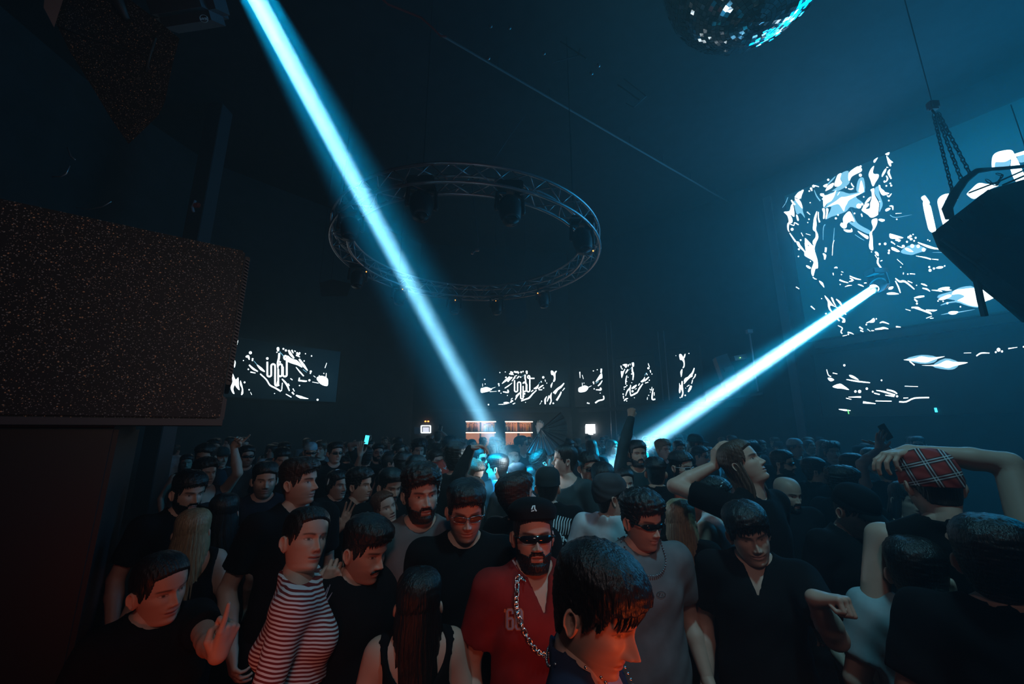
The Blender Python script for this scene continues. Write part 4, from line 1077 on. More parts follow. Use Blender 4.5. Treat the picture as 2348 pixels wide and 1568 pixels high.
bprot = {}
for bay, (s0, s1) in enumerate(((1.91, 3.0), (3.34, 4.37))):
    org = Vector((*WALLPTS[3], 0)) + BD * s0 + BN * 0.02
    w = s1 - s0
    sh = empty('back_bar', org)
    tag(sh, ['amber-lit bar shelving crossed by the long beam', 'amber-lit bar shelving beside the fan holder'][bay], 'shelf')
    mb = MB()
    mb.box(BD * w / 2 + BN * 0.02 + Vector((0, 0, 1.75)), (w, 0.02, 1.06), BR)
    mb.build('backlit_panel', [M_AMBERWALL], sh)
    mb = MB()
    for z in (1.22, 1.90):
        mb.box(BD * w / 2 + BN * 0.16 + Vector((0, 0, z)), (w, 0.30, 0.03), BR)
    for s in (0, w / 2, w):
        mb.box(BD * s + BN * 0.16 + Vector((0, 0, 1.72)), (0.035, 0.30, 1.12), BR)
    mb.build('shelf_frame', [M_SHELF], sh)
    for z in (2.26, 1.87):
        mb = MB()
        mb.box(BD * w / 2 + BN * 0.32 + Vector((0, 0, z)), (w * (1 if z > 2 else .98), 0.02, 0.03), BR)
        mb.build('light_strip', [M_STRIP], sh)
    for row, zz in enumerate((1.915, 1.235)):
        x = 0.05
        while x < w - 0.05:
            if abs(x - w / 2) > 0.05:
                k = rb.choice([0, 0, 1, 2, 2])
                for dpt in (0.14, 0.24):
                    loc = org + BD * (x + (0.03 if dpt > .2 else 0)) + BN * dpt + Vector((0, 0, zz))
                    if dpt > .2 and rb.random() < .45:
                        continue
                    if k not in bprot:
                        bprot[k] = o = bottle(loc, k)
                    else:
                        o = bprot[k].copy()
                        COL.objects.link(o)
                        o.location = loc
                        for cch in bprot[k].children:
                            c2 = cch.copy()
                            COL.objects.link(c2)
                            c2.parent = o
                    o.scale = (1, 1, 0.85 + .2 * rb.random())
                    nm = ['golden', 'pale squat', 'dark slim'][k]
                    where_ = '%s shelf of the bar bay %s' % (['upper', 'lower'][row], ['crossed by the beam', 'beside the fan'][bay])
                    tag(o, '%s bottle standing on the %s' % (nm, where_), 'bottle', '%s bottles, %s' % (nm, where_))
            x += 0.078 + rb.random() * 0.03
    lamp('bar_shelf_light', 'POINT', org + BD * w / 2 + BN * 0.3 + Vector((0, 0, 2.18)), 3.5, (1.0, 0.55, 0.28), shadow_soft_size=0.08)

# ---- lit signs and doorway frames at the back
wp = Vector((*WALLPTS[3], 0)) + BN * 0.03
def on_back(px, py, off=0.04):
    return hit(px, py, wp + BN * off, BN)


sg = empty('lit_sign', on_back(976, 984))
tag(sg, 'small lit picture in a glowing pale frame on the back wall', 'sign')
mb = MB()
c4 = [on_back(x, y) - sg.location for x, y in ((966, 992), (987, 992), (987, 976), (966, 976))]
for i in range(4):
    mb.tube([c4[i], c4[(i + 1) % 4]], 0.022, 4)
mb.build('frame', [M_LEDWH], sg)
mb = MB()
mb.prism([on_back(x, y) - sg.location for x, y in ((969.5, 991), (983.5, 991), (983.5, 979.5), (969.5, 979.5))], BN * 0.01)
mb.build('picture', [mat('lit_picture', (.6, .7, .8), .5, emit=(.75, .85, 1), estr=1.1)], sg)
mb = MB()
mb.prism([on_back(x, y) - sg.location for x, y in ((950, 995), (963, 995), (963, 980), (950, 979))], BN * 0.02)
mb.build('side_notice', [mat('grey_notice', (.3, .3, .36), .6)], sg)
wq = Vector((*WALLPTS[4], 0))
QD = dirof(WALLPTS[4], WALLPTS[5])
QN = Vector((QD.y, -QD.x, 0))
sq = empty('lit_sign', hit(1354, 984, wq + QN * .05, QN))
tag(sq, 'bright white square light box under the narrow screen', 'sign')
QP = lambda x, y, o_=.05: hit(x, y, wq + QN * o_, QN) - sq.location
mb = MB()
mb.prism([QP(1344, 993.5), QP(1365, 993.5), QP(1364.5, 975.5), QP(1344, 975.5)], QN * 0.05)
mb.build('light_panel', [mat('bright_light_box', (1, 1, 1), .5, emit=(.85, .97, 1), estr=9)], sq)
mb = MB()
mb.prism([QP(1344, 974.8), QP(1364.5, 974.8), QP(1364.5, 972.5), QP(1344, 972.5)], QN * 0.03)
mb.build('top_strip', [M_LEDWH], sq)
mb = MB()
mb.prism([QP(1350, 996.5), QP(1360, 996.5), QP(1360, 994.4), QP(1350, 994.4)], QN * 0.03)
mb.build('lower_lamp', [M_LEDWH], sq)
tf = empty('doorway_frame', at(831, 990, 13.6))
tag(tf, 'tall thin pale metal frame standing before the back wall', 'frame')
FPp = lambda x, y: at(x, y, 13.6) - tf.location
mb = MB()
mb.prism([FPp(819, 955), FPp(845, 955), FPp(845, 961.5), FPp(819, 961.5)], Vector((0, .12, 0)))
mb.build('top_panel', [M_LIGHTG], tf)
for x0, x1 in ((819.5, 816), (844, 842)):
    mb = MB()
    a_ = FPp(x0, 960)
    mb.tube([a_, Vector((a_.x, a_.y, -tf.location.z))], 0.016, 5)
    mb.build('post', [M_TRUSS], tf)
xs = at(867, 988, 13.9)
mb = MB()
mb.box(xs, (0.26, 0.05, 0.10), None, bev=.01)
tag(mb.build('wall_light', [mat('dim_orange_sign', (.2, .03, .01), .6, emit=(.5, .07, .02), estr=.25)]), 'dim orange-red lit plate near the tall thin frame', 'light')
for i, x in enumerate((975.5, 982)):
    v, f = ellipsoid(on_back(x, 966, .05), (.035, .03, .025), None, 10, 8)
    o = obj('indicator_lamp', v, f, M_LEDOR)
    tag(o, ['orange dot of light above the framed sign, nearer the speckled speaker', 'orange dot of light above the framed sign, nearer the bar'][i], 'light', 'orange dots above the sign')
for (x, y), m_, lb in (((2146, 940), M_LEDCY, 'small cyan light stick glowing low on the screen wall'), ((1945, 944), mat('green_stick', (0, .2, .05), .5, emit=(.2, 1, .3), estr=1.2), 'tiny green light stick low on the screen wall')):
    h0 = hit(x - 1.2, y - 5, RW0 + RWN * .2, RWN)
    h1 = hit(x + 1.2, y + 5, RW0 + RWN * .2, RWN)
    mb = MB()
    mb.tube([h0, h1], 0.022 if m_ == M_LEDCY else .012, 6)
    tag(mb.build('light_stick', [m_]), lb, 'light')
# ---------------------------------------------------------------- people: surface nets, heads, hair, clothes
def surface_nets(f, lo, hi, h):
    """mesh of the zero level of f (numpy, negative inside) on a regular grid"""
    lo = np.asarray(lo, float)
    hi = np.asarray(hi, float)
    n = np.maximum(np.ceil((hi - lo) / h).astype(int) + 1, 3)
    ax = [lo[i] + h * np.arange(n[i]) for i in range(3)]
    X, Y, Z = np.meshgrid(*ax, indexing='ij')
    V = f(X, Y, Z)
    V[0] = V[-1] = 1
    V[:, 0] = V[:, -1] = 1
    V[:, :, 0] = V[:, :, -1] = 1
    ins = V < 0
    nc = n - 1
    acc = np.zeros((nc[0], nc[1], nc[2], 3))
    cnt = np.zeros(tuple(nc))
    for a in range(3):
        b, c = [(1, 2), (0, 2), (0, 1)][a]
        for ob in (0, 1):
            for oc in (0, 1):
                s0 = [None] * 3
                s1 = [None] * 3
                s0[a] = slice(0, nc[a])
                s1[a] = slice(1, nc[a] + 1)
                s0[b] = s1[b] = slice(ob, ob + nc[b])
                s0[c] = s1[c] = slice(oc, oc + nc[c])
                v0, v1 = V[tuple(s0)], V[tuple(s1)]
                m = (v0 < 0) != (v1 < 0)
                t = np.where(m, v0 / np.where(m, v0 - v1, 1), 0)
                acc[..., a] += np.where(m, t, 0)
                acc[..., b] += np.where(m, ob, 0)
                acc[..., c] += np.where(m, oc, 0)
                cnt += m
    act = cnt > 0
    idx = -np.ones(tuple(nc), dtype=int)
    idx[act] = np.arange(act.sum())
    ci = np.argwhere(act)
    vs = lo + h * (ci + acc[act] / cnt[act][:, None])
    quads = []
    for a in range(3):
        b, c = [(1, 2), (2, 0), (0, 1)][a]
        s0 = [slice(1, nc[0]), slice(1, nc[1]), slice(1, nc[2])]
        s1 = list(s0)
        s0[a] = slice(0, nc[a])
        s1[a] = slice(1, nc[a] + 1)
        i0, i1 = ins[tuple(s0)], ins[tuple(s1)]
        m = np.argwhere(i0 != i1)
        if len(m) == 0:
            continue
        flip = i0[tuple(m.T)]
        off = np.ones(3, int)
        off[a] = 0
        p = m + off
        eb = np.zeros(3, int)
        eb[b] = 1
        ec = np.zeros(3, int)
        ec[c] = 1
        q = [idx[tuple((p - eb - ec).T)], idx[tuple((p - ec).T)], idx[tuple(p.T)], idx[tuple((p - eb).T)]]
        Q = np.stack(q, 1)
        Q[~flip] = Q[~flip][:, ::-1]
        quads.append(Q)
    return vs, np.concatenate(quads)


def cap(X, Y, Z, a, b, ra, rb):
    a = np.asarray(a, float)
    b = np.asarray(b, float)
    d = b - a
    L = max(float(d @ d), 1e-9)
    t = np.clip(((X - a[0]) * d[0] + (Y - a[1]) * d[1] + (Z - a[2]) * d[2]) / L, 0, 1)
    return np.sqrt((X - a[0] - t * d[0]) ** 2 + (Y - a[1] - t * d[1]) ** 2 + (Z - a[2] - t * d[2]) ** 2) - (ra + (rb - ra) * t)


def ell(X, Y, Z, c, r):
    k = np.sqrt(((X - c[0]) / r[0]) ** 2 + ((Y - c[1]) / r[1]) ** 2 + ((Z - c[2]) / r[2]) ** 2)
    return (k - 1) * min(r)


def smin(a, b, k):
    h = np.clip(0.5 + 0.5 * (b - a) / k, 0, 1)
    return b + (a - b) * h - k * h * (1 - h)


def vnoise(P, s, seed=0):
    """cheap smooth noise, P (n,3)"""
    r = np.random.RandomState(seed)
    out = np.zeros(len(P))
    for i in range(5):
        d = r.normal(size=3)
        d /= np.linalg.norm(d)
        out += np.sin(P @ d * s * (0.7 + 0.25 * i) + r.rand() * 6.28)
    return out / 5


# rings of the head and neck, centimetres, chin at z = 0, crown at z = 23.4
#        v    zf     zb     yf     yb     w
RINGS = np.array([
    [0.0, 23.4, 23.4, -0.06, -0.1, 0.02],
    [0.2, 23.39, 23.39, 0.7, -0.9, 0.8],
    [0.5, 23.3, 23.3, 2.2, -2.8, 2.4],
    [1.2, 22.7, 22.6, 4.6, -5.4, 4.6],
    [2.2, 21.2, 20.9, 6.9, -7.9, 6.3],
    [3.3, 19.2, 18.6, 8.4, -9.3, 7.2],
    [4.5, 16.9, 15.9, 9.2, -9.9, 7.6],
    [5.6, 14.8, 13.4, 9.45, -9.8, 7.7],
    [6.6, 13.0, 11.3, 9.35, -9.2, 7.55],
    [7.4, 11.6, 9.7, 8.95, -8.5, 7.35],
    [8.3, 9.8, 7.9, 9.1, -7.6, 7.15],
    [9.3, 7.9, 6.2, 9.2, -6.8, 6.9],
    [10.3, 5.9, 4.7, 9.2, -6.3, 6.55],
    [11.2, 4.1, 3.4, 9.0, -6.1, 6.1],
    [12.0, 2.6, 2.4, 8.8, -6.0, 5.6],
    [12.8, 1.1, 1.4, 8.6, -6.0, 5.15],
    [13.3, 0.2, 0.7, 7.9, -6.0, 4.9],
    [13.8, -0.25, 0.0, 6.4, -6.0, 4.9],
    [14.4, -0.9, -0.8, 5.0, -6.0, 5.05],
    [15.2, -2.2, -1.8, 4.2, -6.1, 5.2],
    [17.0, -5.5, -4.5, 4.0, -6.4, 5.4],
    [19.0, -9.0, -7.5, 4.6, -7.2, 6.2],
    [20.5, -12.0, -10.0, 5.0, -7.8, 7.0]])


def cubic(xs, ys, x):
    """smooth interpolation through a table"""
    m = np.gradient(ys, xs)
    i = np.clip(np.searchsorted(xs, x) - 1, 0, len(xs) - 2)
    h = xs[i + 1] - xs[i]
    t = (x - xs[i]) / h
    return ((2 * t ** 3 - 3 * t ** 2 + 1) * ys[i] + (t ** 3 - 2 * t ** 2 + t) * h * m[i] + (-2 * t ** 3 + 3 * t ** 2) * ys[i + 1] + (t ** 3 - t ** 2) * h * m[i + 1])


def head_grid(nu, nv, o):
    """returns P (nv,nu,3) cm, colour (nv,nu,3) multipliers, bend weight (nv,)"""
    v = np.concatenate([np.linspace(0, 3.3, int(nv * 0.16), endpoint=False), np.linspace(3.3, 13.6, int(nv * 0.68), endpoint=False), np.linspace(13.6, 20.5, nv - int(nv * 0.16) - int(nv * 0.68))])
    t = np.linspace(-math.pi, math.pi, nu, endpoint=False)
    u = t - 0.5 * np.sin(t)
    c = [cubic(RINGS[:, 0], RINGS[:, k], v)[:, None] for k in range(1, 6)]
    zf, zb, yf, yb, w = c
    fem = o.get('fem', 0)
    jaw = o.get('jaw', 1.0)
    lowf = np.clip((zf - -1) / 9, 0, 1) * np.clip((11 - zf) / 8, 0, 1)
    w = w * (1 - (0.09 * fem + (1 - jaw)) * np.clip(lowf * 1.4, 0, 1))
    w = np.where(zf < -1, w * (1 - 0.14 * fem), w)
    su, cu = np.sin(u)[None, :], np.cos(u)[None, :]
    p = 0.93
    x = w * np.sign(su) * np.abs(su) ** p
    a = (yf - yb) / 2
    cy = (yf + yb) / 2
    # jaw taper: front narrower than the back
    tap = 1 - np.clip((9 - zf) / 9, 0, 1) * np.clip((zf + 3) / 3, 0, 1) * np.clip(cu, 0, 1) ** 1.2 * 0.16
    x = x * tap
    y = cy + a * np.sign(cu) * np.abs(cu) ** p
    z = zf + (zb - zf) * (1 - cu) / 2
    fr = np.clip((y - 1.5) / 3.0, 0, 1)
    g = lambda x0, z0, sx, sz: np.exp(-((np.abs(x) - x0) / sx) ** 2 / 2 - ((z - z0) / sz) ** 2 / 2)
    hd = (zf > -0.5)
    nose = o.get('nose', 1.0)
    zs = np.array([6.3, 6.8, 7.3, 8.2, 9.0, 10.5, 12.0, 13.2])
    N = np.interp(z, zs, [0, 0.35, 1.9, 2.75, 2.35, 1.45, 0.75, 0]) * nose
    sg = np.interp(z, [7, 8.2, 9.5, 12, 13], [0.95, 0.8, 0.62, 0.6, 0.9])
    dy = N * np.exp(-(x / sg) ** 2 / 2)
    dy += g(1.35, 7.7, 0.42, 0.5) * 0.85 * nose
    dy -= g(0.55, 6.95, 0.3, 0.25) * 0.4
    dy += g(2.6, 13.4, 2.4, 0.65) * (0.42 - 0.28 * fem)
    dy -= g(3.1, 11.7, 1.45, 0.95) * 1.15
    dy += g(3.2, 11.45, 1.05, 0.72) * 0.62
    dy -= g(1.5, 11.9, 0.5, 0.8) * 0.35
    dy += g(4.9, 9.2, 1.5, 1.3) * 0.32
    dy -= g(4.0, 5.4, 1.4, 1.6) * 0.22
    sm = o.get('smile', 0.0)
    op = o.get('open', 0.0)
    mz = 4.75 + sm * 0.09 * x * x
    zz = z - mz
    mw = 1.9 + 0.45 * sm
    mm = 1 / (1 + np.exp((np.abs(x) - mw - 0.25) / 0.16))
    dy += np.exp(-((zz - 0.55 - op * .2) / 0.36) ** 2 / 2) * 0.48 * np.exp(-(x / 1.6) ** 2 / 2)
    dy += np.exp(-((zz + 0.62 + op * .4) / 0.42) ** 2 / 2) * 0.55 * np.exp(-(x / 1.4) ** 2 / 2)
    dy -= np.exp(-(zz / (0.2 + op * 0.35)) ** 2 / 2) * (0.4 + op * 0.8) * mm
    dy += g(0, 1.4, 1.5, 1.2) * (0.65 - 0.2 * fem)
    dy -= g(0, 3.0, 1.6, 0.5) * 0.25
    dy += g(2.6 + sm * .3, 6.4, 0.8, 1.0) * 0.2 * (1 + 2 * sm)
    y = y + np.where(hd, dy * fr, 0)
    x = x - np.sign(x) * np.where(hd, np.exp(-((y - 7.0) / 1.3) ** 2 / 2 - ((z - 14.2) / 1.8) ** 2 / 2) * 0.35, 0)
    P = np.stack([x, y, z * np.ones_like(x)], -1)
    # colour: brows, eyes, lips, stubble
    C = np.ones(P.shape)
    F = (hd & (y > 4.0))

    def put(mask, col):
        m = np.clip(mask, 0, 1)[..., None] * F[..., None]
        C[:] = C * (1 - m) + np.array(col) * m
    soft = lambda d, s: 1 / (1 + np.exp(d / s))
    if o.get('stubble', 0):
        jz = soft(z - (6.9 - 0.05 * np.abs(x)), 0.4) * soft(np.abs(zz + .2) * -1 + 0.8 * (np.abs(x) < 2), 0.1)
        jz = np.maximum(jz, soft(z - 10.5, .6) * soft(-(np.abs(x) - 5.4), 0.4))
        jz = np.maximum(jz, g(0.8, 6.1, 1.2, 0.35))
        C *= 1 - (o['stubble'] * np.where(zf > -2, jz, 0))[..., None]
    lip = np.clip(mm * soft(np.abs(zz - 0.02) - (0.95 - 0.22 * np.abs(x)), 0.1), 0, 1)
    put(lip * (0.75 if not fem else 0.95), (0.78, 0.42, 0.42))
    put(mm * soft(np.abs(zz) - (0.08 + 0.42 * op + sm * .12), 0.05), (0.1, 0.04, 0.04))
    if sm > 0.5:
        put(mm * soft(np.abs(zz - .05) - 0.3, 0.05) * soft(np.abs(x) - 1.9, .1), (1.25, 1.3, 1.4))
    ex = np.abs(x) - 3.15
    eo = o.get('eye', 0.42)
    alm = soft(np.abs(z - 11.55 - 0.06 * ex) - eo * np.clip(1 - (ex / 1.45) ** 2, 0, 1) + 0.02, 0.04)
    alm = alm * (np.abs(ex) < 1.45)
    put(soft(np.abs(z - 11.6 - 0.06 * ex) - (eo + 0.2) * np.clip(1 - (ex / 1.65) ** 2, 0, 1), 0.06) * (np.abs(ex) < 1.65) * 0.85, (0.22, 0.15, 0.14))
    put(alm, (1.3, 1.35, 1.45))
    gx = x - o.get('gaze', 0.0)
    put(alm * soft(np.hypot(np.abs(gx) - 3.15, z - 11.6) - 0.55, 0.05), (0.1, 0.07, 0.06))
    bz = 13.35 + 0.25 * np.cos((np.abs(x) - 3.6) * 0.9)
    put(soft(np.abs(z - bz) - (0.42 - 0.12 * fem), 0.1) * soft(np.abs(np.abs(x) - 3.3) - 2.0, 0.15) * 0.92, o.get('brow', (0.1, 0.07, 0.06)))
    put(g(0.55, 7.0, 0.3, 0.2) * 0.8, (0.2, 0.08, 0.06))
    bw = np.interp(v, [12.5, 13.6, 19.5, 20.5], [1, 0.93, 0, 0])
    return P, C, bw


def ear_mesh(side, nu=20, nr=9):
    vs, fs = [], []
    for i in range(nr):
        r = i / (nr - 1)
        for j in range(nu):
            th = 2 * math.pi * j / nu
            ez = math.cos(th) * 3.15 * r
            ey = math.sin(th) * (1.55 + 0.45 * math.cos(th)) * r
            d = 0.9 * math.exp(-((r - 0.82) / 0.15) ** 2) - 0.35 * math.exp(-(r / 0.42) ** 2) + 0.35 * r
            if r > 0.95:
                d = 0.25
            lobe = 1.0 if math.cos(th) > -0.55 else 0.55
            back = 0.55 * max(0.0, -math.sin(th))
            vs.append((side * (7.25 + 0.45 + d * lobe + back * 1.3 * r), -0.9 + ey - 0.16 * ez, 10.0 + ez))
    for i in range(nr - 1):
        for j in range(nu):
            a, b = i * nu + j, i * nu + (j + 1) % nu
            fs.append((a, b, b + nu, a + nu) if side > 0 else (a, a + nu, b + nu, b))
    # skirt to the skull
    b0 = len(vs)
    for j in range(nu):
        x, y, z = vs[(nr - 1) * nu + j]
        vs.append((side * 6.7, y * 0.8 + 0.2, z * 0.8 + 2.1))
    for j in range(nu):
        a, b = (nr - 1) * nu + j, (nr - 1) * nu + (j + 1) % nu
        c, d = b0 + j, b0 + (j + 1) % nu
        fs.append((a, b, d, c) if side > 0 else (a, c, d, b))
    return np.array(vs), fs


def rot3(yaw, pitch, roll):
    """yaw > 0 turns to the person's left (+x is the person's right)"""
    return np.array((Matrix.Rotation(yaw, 3, 'Z') @ Matrix.Rotation(pitch, 3, 'X') @ Matrix.Rotation(roll, 3, 'Y')))


def bend(P, w, ang):
    """rotate points by ang*w about the top of the neck"""
    piv = np.array([0, -1.5, 1.5])
    out = np.empty_like(P)
    for wv in np.unique(np.round(w, 3)):
        m = np.abs(np.round(w, 3) - wv) < 1e-6
        R = rot3(*(a * wv for a in ang))
        out[m] = (P[m] - piv) @ R.T + piv
    return out


def grid_faces(nv, nu):
    i, j = np.meshgrid(np.arange(nv - 1), np.arange(nu), indexing='ij')
    a = i * nu + j
    b = i * nu + (j + 1) % nu
    return np.stack([a, a + nu, b + nu, b], -1).reshape(-1, 4)[:, ::-1]


def vert_normals(P):
    """P (nv,nu,3) closed in u"""
    du = np.roll(P, -1, 1) - np.roll(P, 1, 1)
    dv = np.gradient(P, axis=0)
    n = np.cross(dv, du)
    l = np.linalg.norm(n, axis=-1, keepdims=True)
    n = n / np.maximum(l, 1e-6)
    c = P - P.mean(axis=1, keepdims=True)
    s = np.sign((n * c).sum(-1).sum() or 1)
    return n * s


def hair_thickness(P, o):
    """thickness in cm over the head for a hair style; 0 = none"""
    x, y, z = P[..., 0], P[..., 1], P[..., 2]
    st = o['hair']
    # hairline: forehead height, temples, around the ears, nape
    hl = o.get('hairline', 17.6)
    front = hl - 0.045 * x * x
    front = np.where(np.abs(x) > 5.6, np.minimum(front, 17.6 - (np.abs(x) - 5.6) * 6), front)
    lim = np.where(y > 4.2, front, np.interp(y, [-8, -4, -2.6, 0.6, 1.6, 3.2, 4.2], [1.5, 3.5, 9.5, 13.2, 8.8, 11.0, 14.0]))
    s = (z - lim)
    m = np.clip(s / 0.9, 0, 1)
    m = np.where(z < -1.0, 0, m)
    Pf = P.reshape(-1, 3)
    n1 = vnoise(Pf, 2.2, 3).reshape(x.shape)
    n2 = vnoise(Pf, 5.5, 5).reshape(x.shape)
    top = np.clip((z - 15) / 5, 0, 1)
    fr = np.clip((y - 2) / 6, 0, 1)
    if st == 'buzz':
        return m * (0.22 + 0.05 * n2)
    if st == 'fade':
        return m * (0.15 + (1.6 + 0.35 * n1 + 0.3 * n2) * np.clip((z - 15.2) / 2.0, 0, 1))
    if st == 'short':
        return m * (0.6 + 1.2 * top + 0.35 * fr * top + 0.22 * n1 + 0.22 * n2)
    if st == 'curly':
        return m * (0.9 + 1.9 * top + 0.8 * fr * top + 0.55 * n1 + 0.6 * n2)
    if st == 'quiff':
        return m * (0.5 + 1.6 * top + 1.5 * fr * top + 0.3 * n1 + 0.25 * n2)
    if st == 'bowl':
        return m * (1.1 + 1.2 * top + 0.5 * fr + 0.25 * n1 + 0.2 * n2)
    if st in ('back', 'bun'):
        return m * (0.5 + 0.35 * top + 0.12 * n1 + 0.08 * np.sin(x * 6))
    if st in ('long', 'longparted'):
        return m * (0.9 + 0.6 * top + 0.2 * n1 + 0.1 * np.sin(np.arctan2(x, y) * 40))
    return m * 0.5


def shell(P, N, T, eps=0.03, inner=-0.25):
    """closed shell over the head grid wherever T > eps"""
    nv, nu = T.shape
    out = P + N * T[..., None]
    inn = P + N * inner
    F = grid_faces(nv, nu)
    keep = (T.reshape(-1)[F] > eps).any(1)
    F = F[keep]
    used = np.unique(F)
    mp = -np.ones(nv * nu, int)
    mp[used] = np.arange(len(used))
    O = out.reshape(-1, 3)[used].copy()
    I = inn.reshape(-1, 3)[used]
    low = T.reshape(-1)[used] <= eps
    O[low] = I[low]
    return O, mp[F]


def strand_curtain(o, length, spread=1.0, a0=-2.55, a1=2.55, n=72, m=26, seed=0, behind=0.0):
    """long hair falling round the back of the head, open at the face; centimetres"""
    r = np.random.RandomState(seed)
    th = np.linspace(a0, a1, n)          # 0 = back of the head
    lens = length * (1 - 0.10 * np.abs(th) / 2.5) + r.normal(0, 0.9, n)
    vs = np.zeros((m, n, 3))
    gro = 0.22 * np.sin(th * 31 + 1.3) + 0.16 * np.sin(th * 53) + r.normal(0, 0.06, n)
    for i in range(m):
        s = i / (m - 1)
        z = 17.5 - s * (lens + 6)
        k = np.clip(s * 3.0, 0, 1)
        rx = 7.9 + 0.9 * k + spread * s * 1.6
        ry = 9.6 + 0.2 * k + spread * s * 0.8
        wv = 1 + 0.02 * np.sin(s * 9 + th * 3)
        x = np.sin(th) * (rx + gro * (0.4 + s)) * wv
        y = -np.cos(th) * (ry + gro * (0.4 + s)) * wv - 0.6 - behind * s
        y = np.where(z < 2, np.maximum(y, -10.5 - 1.5 * s), y)
        vs[i] = np.stack([x, y, z], -1)
    inner = vs * 1.0
    inner[..., 0] *= 0.84
    inner[..., 1] = (inner[..., 1] + 0.6) * 0.84 - 0.6
    V = np.concatenate([vs.reshape(-1, 3), inner.reshape(-1, 3)])
    fs = []
    N = m * n
    for i in range(m - 1):
        for j in range(n - 1):
            a = i * n + j
            fs.append((a, a + 1, a + n + 1, a + n))
            fs.append((N + a, N + a + n, N + a + n + 1, N + a + 1))
        fs.append((i * n, (i + 1) * n, N + (i + 1) * n, N + i * n))
        b = i * n + n - 1
        fs.append((b, N + b, N + b + n, b + n))
    for j in range(n - 1):
        a = (m - 1) * n + j
        fs.append((a, a + 1, N + a + 1, N + a))
        fs.append((j, N + j, N + j + 1, j + 1))
    return V, fs


# ---- hands: list of capsules in metres, wrist at origin, fingers to +z, palm faces +y, thumb to +x*side
def hand_caps(side, pose):
    L = []
    base = [(0.030, 0.082), (0.010, 0.090), (-0.011, 0.087), (-0.030, 0.076)]
    length = [(0.040, 0.024, 0.020), (0.045, 0.028, 0.021), (0.041, 0.026, 0.020), (0.032, 0.020, 0.018)]
    curls = {'open': [(5, 8, 6), (3, 6, 5), (5, 8, 6), (9, 10, 8)],
             'relaxed': [(25, 30, 20), (32, 36, 22), (38, 40, 25), (42, 42, 25)],
             'fist': [(80, 95, 60), (83, 97, 60), (84, 97, 60), (82, 95, 60)],
             'point': [(4, 6, 4), (80, 95, 60), (84, 95, 60), (84, 92, 60)],
             'claw': [(40, 45, 30), (46, 48, 30), (50, 50, 30), (52, 50, 30)],
             'grip': [(60, 70, 35), (62, 72, 35), (64, 72, 35), (64, 72, 35)]}[pose]
    spread = {'open': 7, 'relaxed': 3}.get(pose, 1)
    for (bx, bz), cl in zip(base, [0, 1, 2, 3]):
        L.append(((bx * 0.55 * side, 0, 0.012), (bx * side, 0, bz), 0.0165, 0.0115))
    L.append(((0.012 * side, 0.002, 0.02), (0.012 * side, 0.002, 0.065), 0.017, 0.014))
    L.append(((-0.016 * side, 0.004, 0.02), (-0.020 * side, 0.004, 0.055), 0.016, 0.012))
    for k, (bx, bz) in enumerate(base):
        p = Vector((bx * side, 0, bz))
        ang = 0
        sp = math.radians(spread) * (1.5 - k)
        rr = [0.0098, 0.0088, 0.0078, 0.0068]
        for q in range(3):
            ang += math.radians(curls[k][q])
            d = Vector((math.sin(sp) * side, math.sin(ang) * math.cos(sp), math.cos(ang) * math.cos(sp)))
            e = p + d * length[k][q]
            L.append((tuple(p), tuple(e), rr[q], rr[q + 1]))
            p = e
    # thumb leaves the side of the palm near its base
    if pose in ('fist', 'point', 'grip'):
        pts = [(0.022, 0.008, 0.018), (0.042, 0.022, 0.045), (0.030, 0.040, 0.068), (0.006, 0.044, 0.074)]
    elif pose == 'claw':
        pts = [(0.022, 0.008, 0.018), (0.046, 0.028, 0.045), (0.044, 0.046, 0.070), (0.032, 0.060, 0.088)]
    else:
        pts = [(0.022, 0.006, 0.018), (0.050, 0.016, 0.042), (0.066, 0.022, 0.066), (0.074, 0.025, 0.088)]
    rr = [0.016, 0.0125, 0.0105, 0.0082]
    for q in range(3):
        a, b = pts[q], pts[q + 1]
        L.append(((a[0] * side, a[1], a[2]), (b[0] * side, b[1], b[2]), rr[q], rr[q + 1]))
    return L


def frame_from(d, palm):
    """matrix whose z is d (wrist to fingers) and whose y is close to palm"""
    z = Vector(d).normalized()
    y = Vector(palm)
    y = y - z * y.dot(z)
    y = y.normalized() if y.length > 1e-4 else z.orthogonal().normalized()
    x = y.cross(z)
    return Matrix((x, y, z)).transposed()


def two_bone(sh, wr, l1, l2, pole):
    sh, wr = Vector(sh), Vector(wr)
    d = wr - sh
    L = min(d.length, (l1 + l2) * 0.999)
    d = d.normalized()
    wr = sh + d * L
    a = (l1 * l1 - l2 * l2 + L * L) / (2 * L)
    h = math.sqrt(max(l1 * l1 - a * a, 0))
    p = Vector(pole)
    p = p - d * p.dot(d)
    p = p.normalized() if p.length > 1e-4 else d.orthogonal().normalized()
    return sh + d * a + p * h, wr


SKINS = {'pale': (0.62, 0.40, 0.32), 'fair': (0.52, 0.32, 0.24), 'tan': (0.40, 0.23, 0.16), 'dark': (0.07, 0.04, 0.03)}
HAIRC = {'black': (0.007, 0.006, 0.006), 'dark': (0.016, 0.011, 0.009), 'brown': (0.07, 0.04, 0.025), 'auburn': (0.11, 0.04, 0.02), 'blond': (0.30, 0.20, 0.11), 'grey': (0.2, 0.2, 0.2)}
_mc = {}


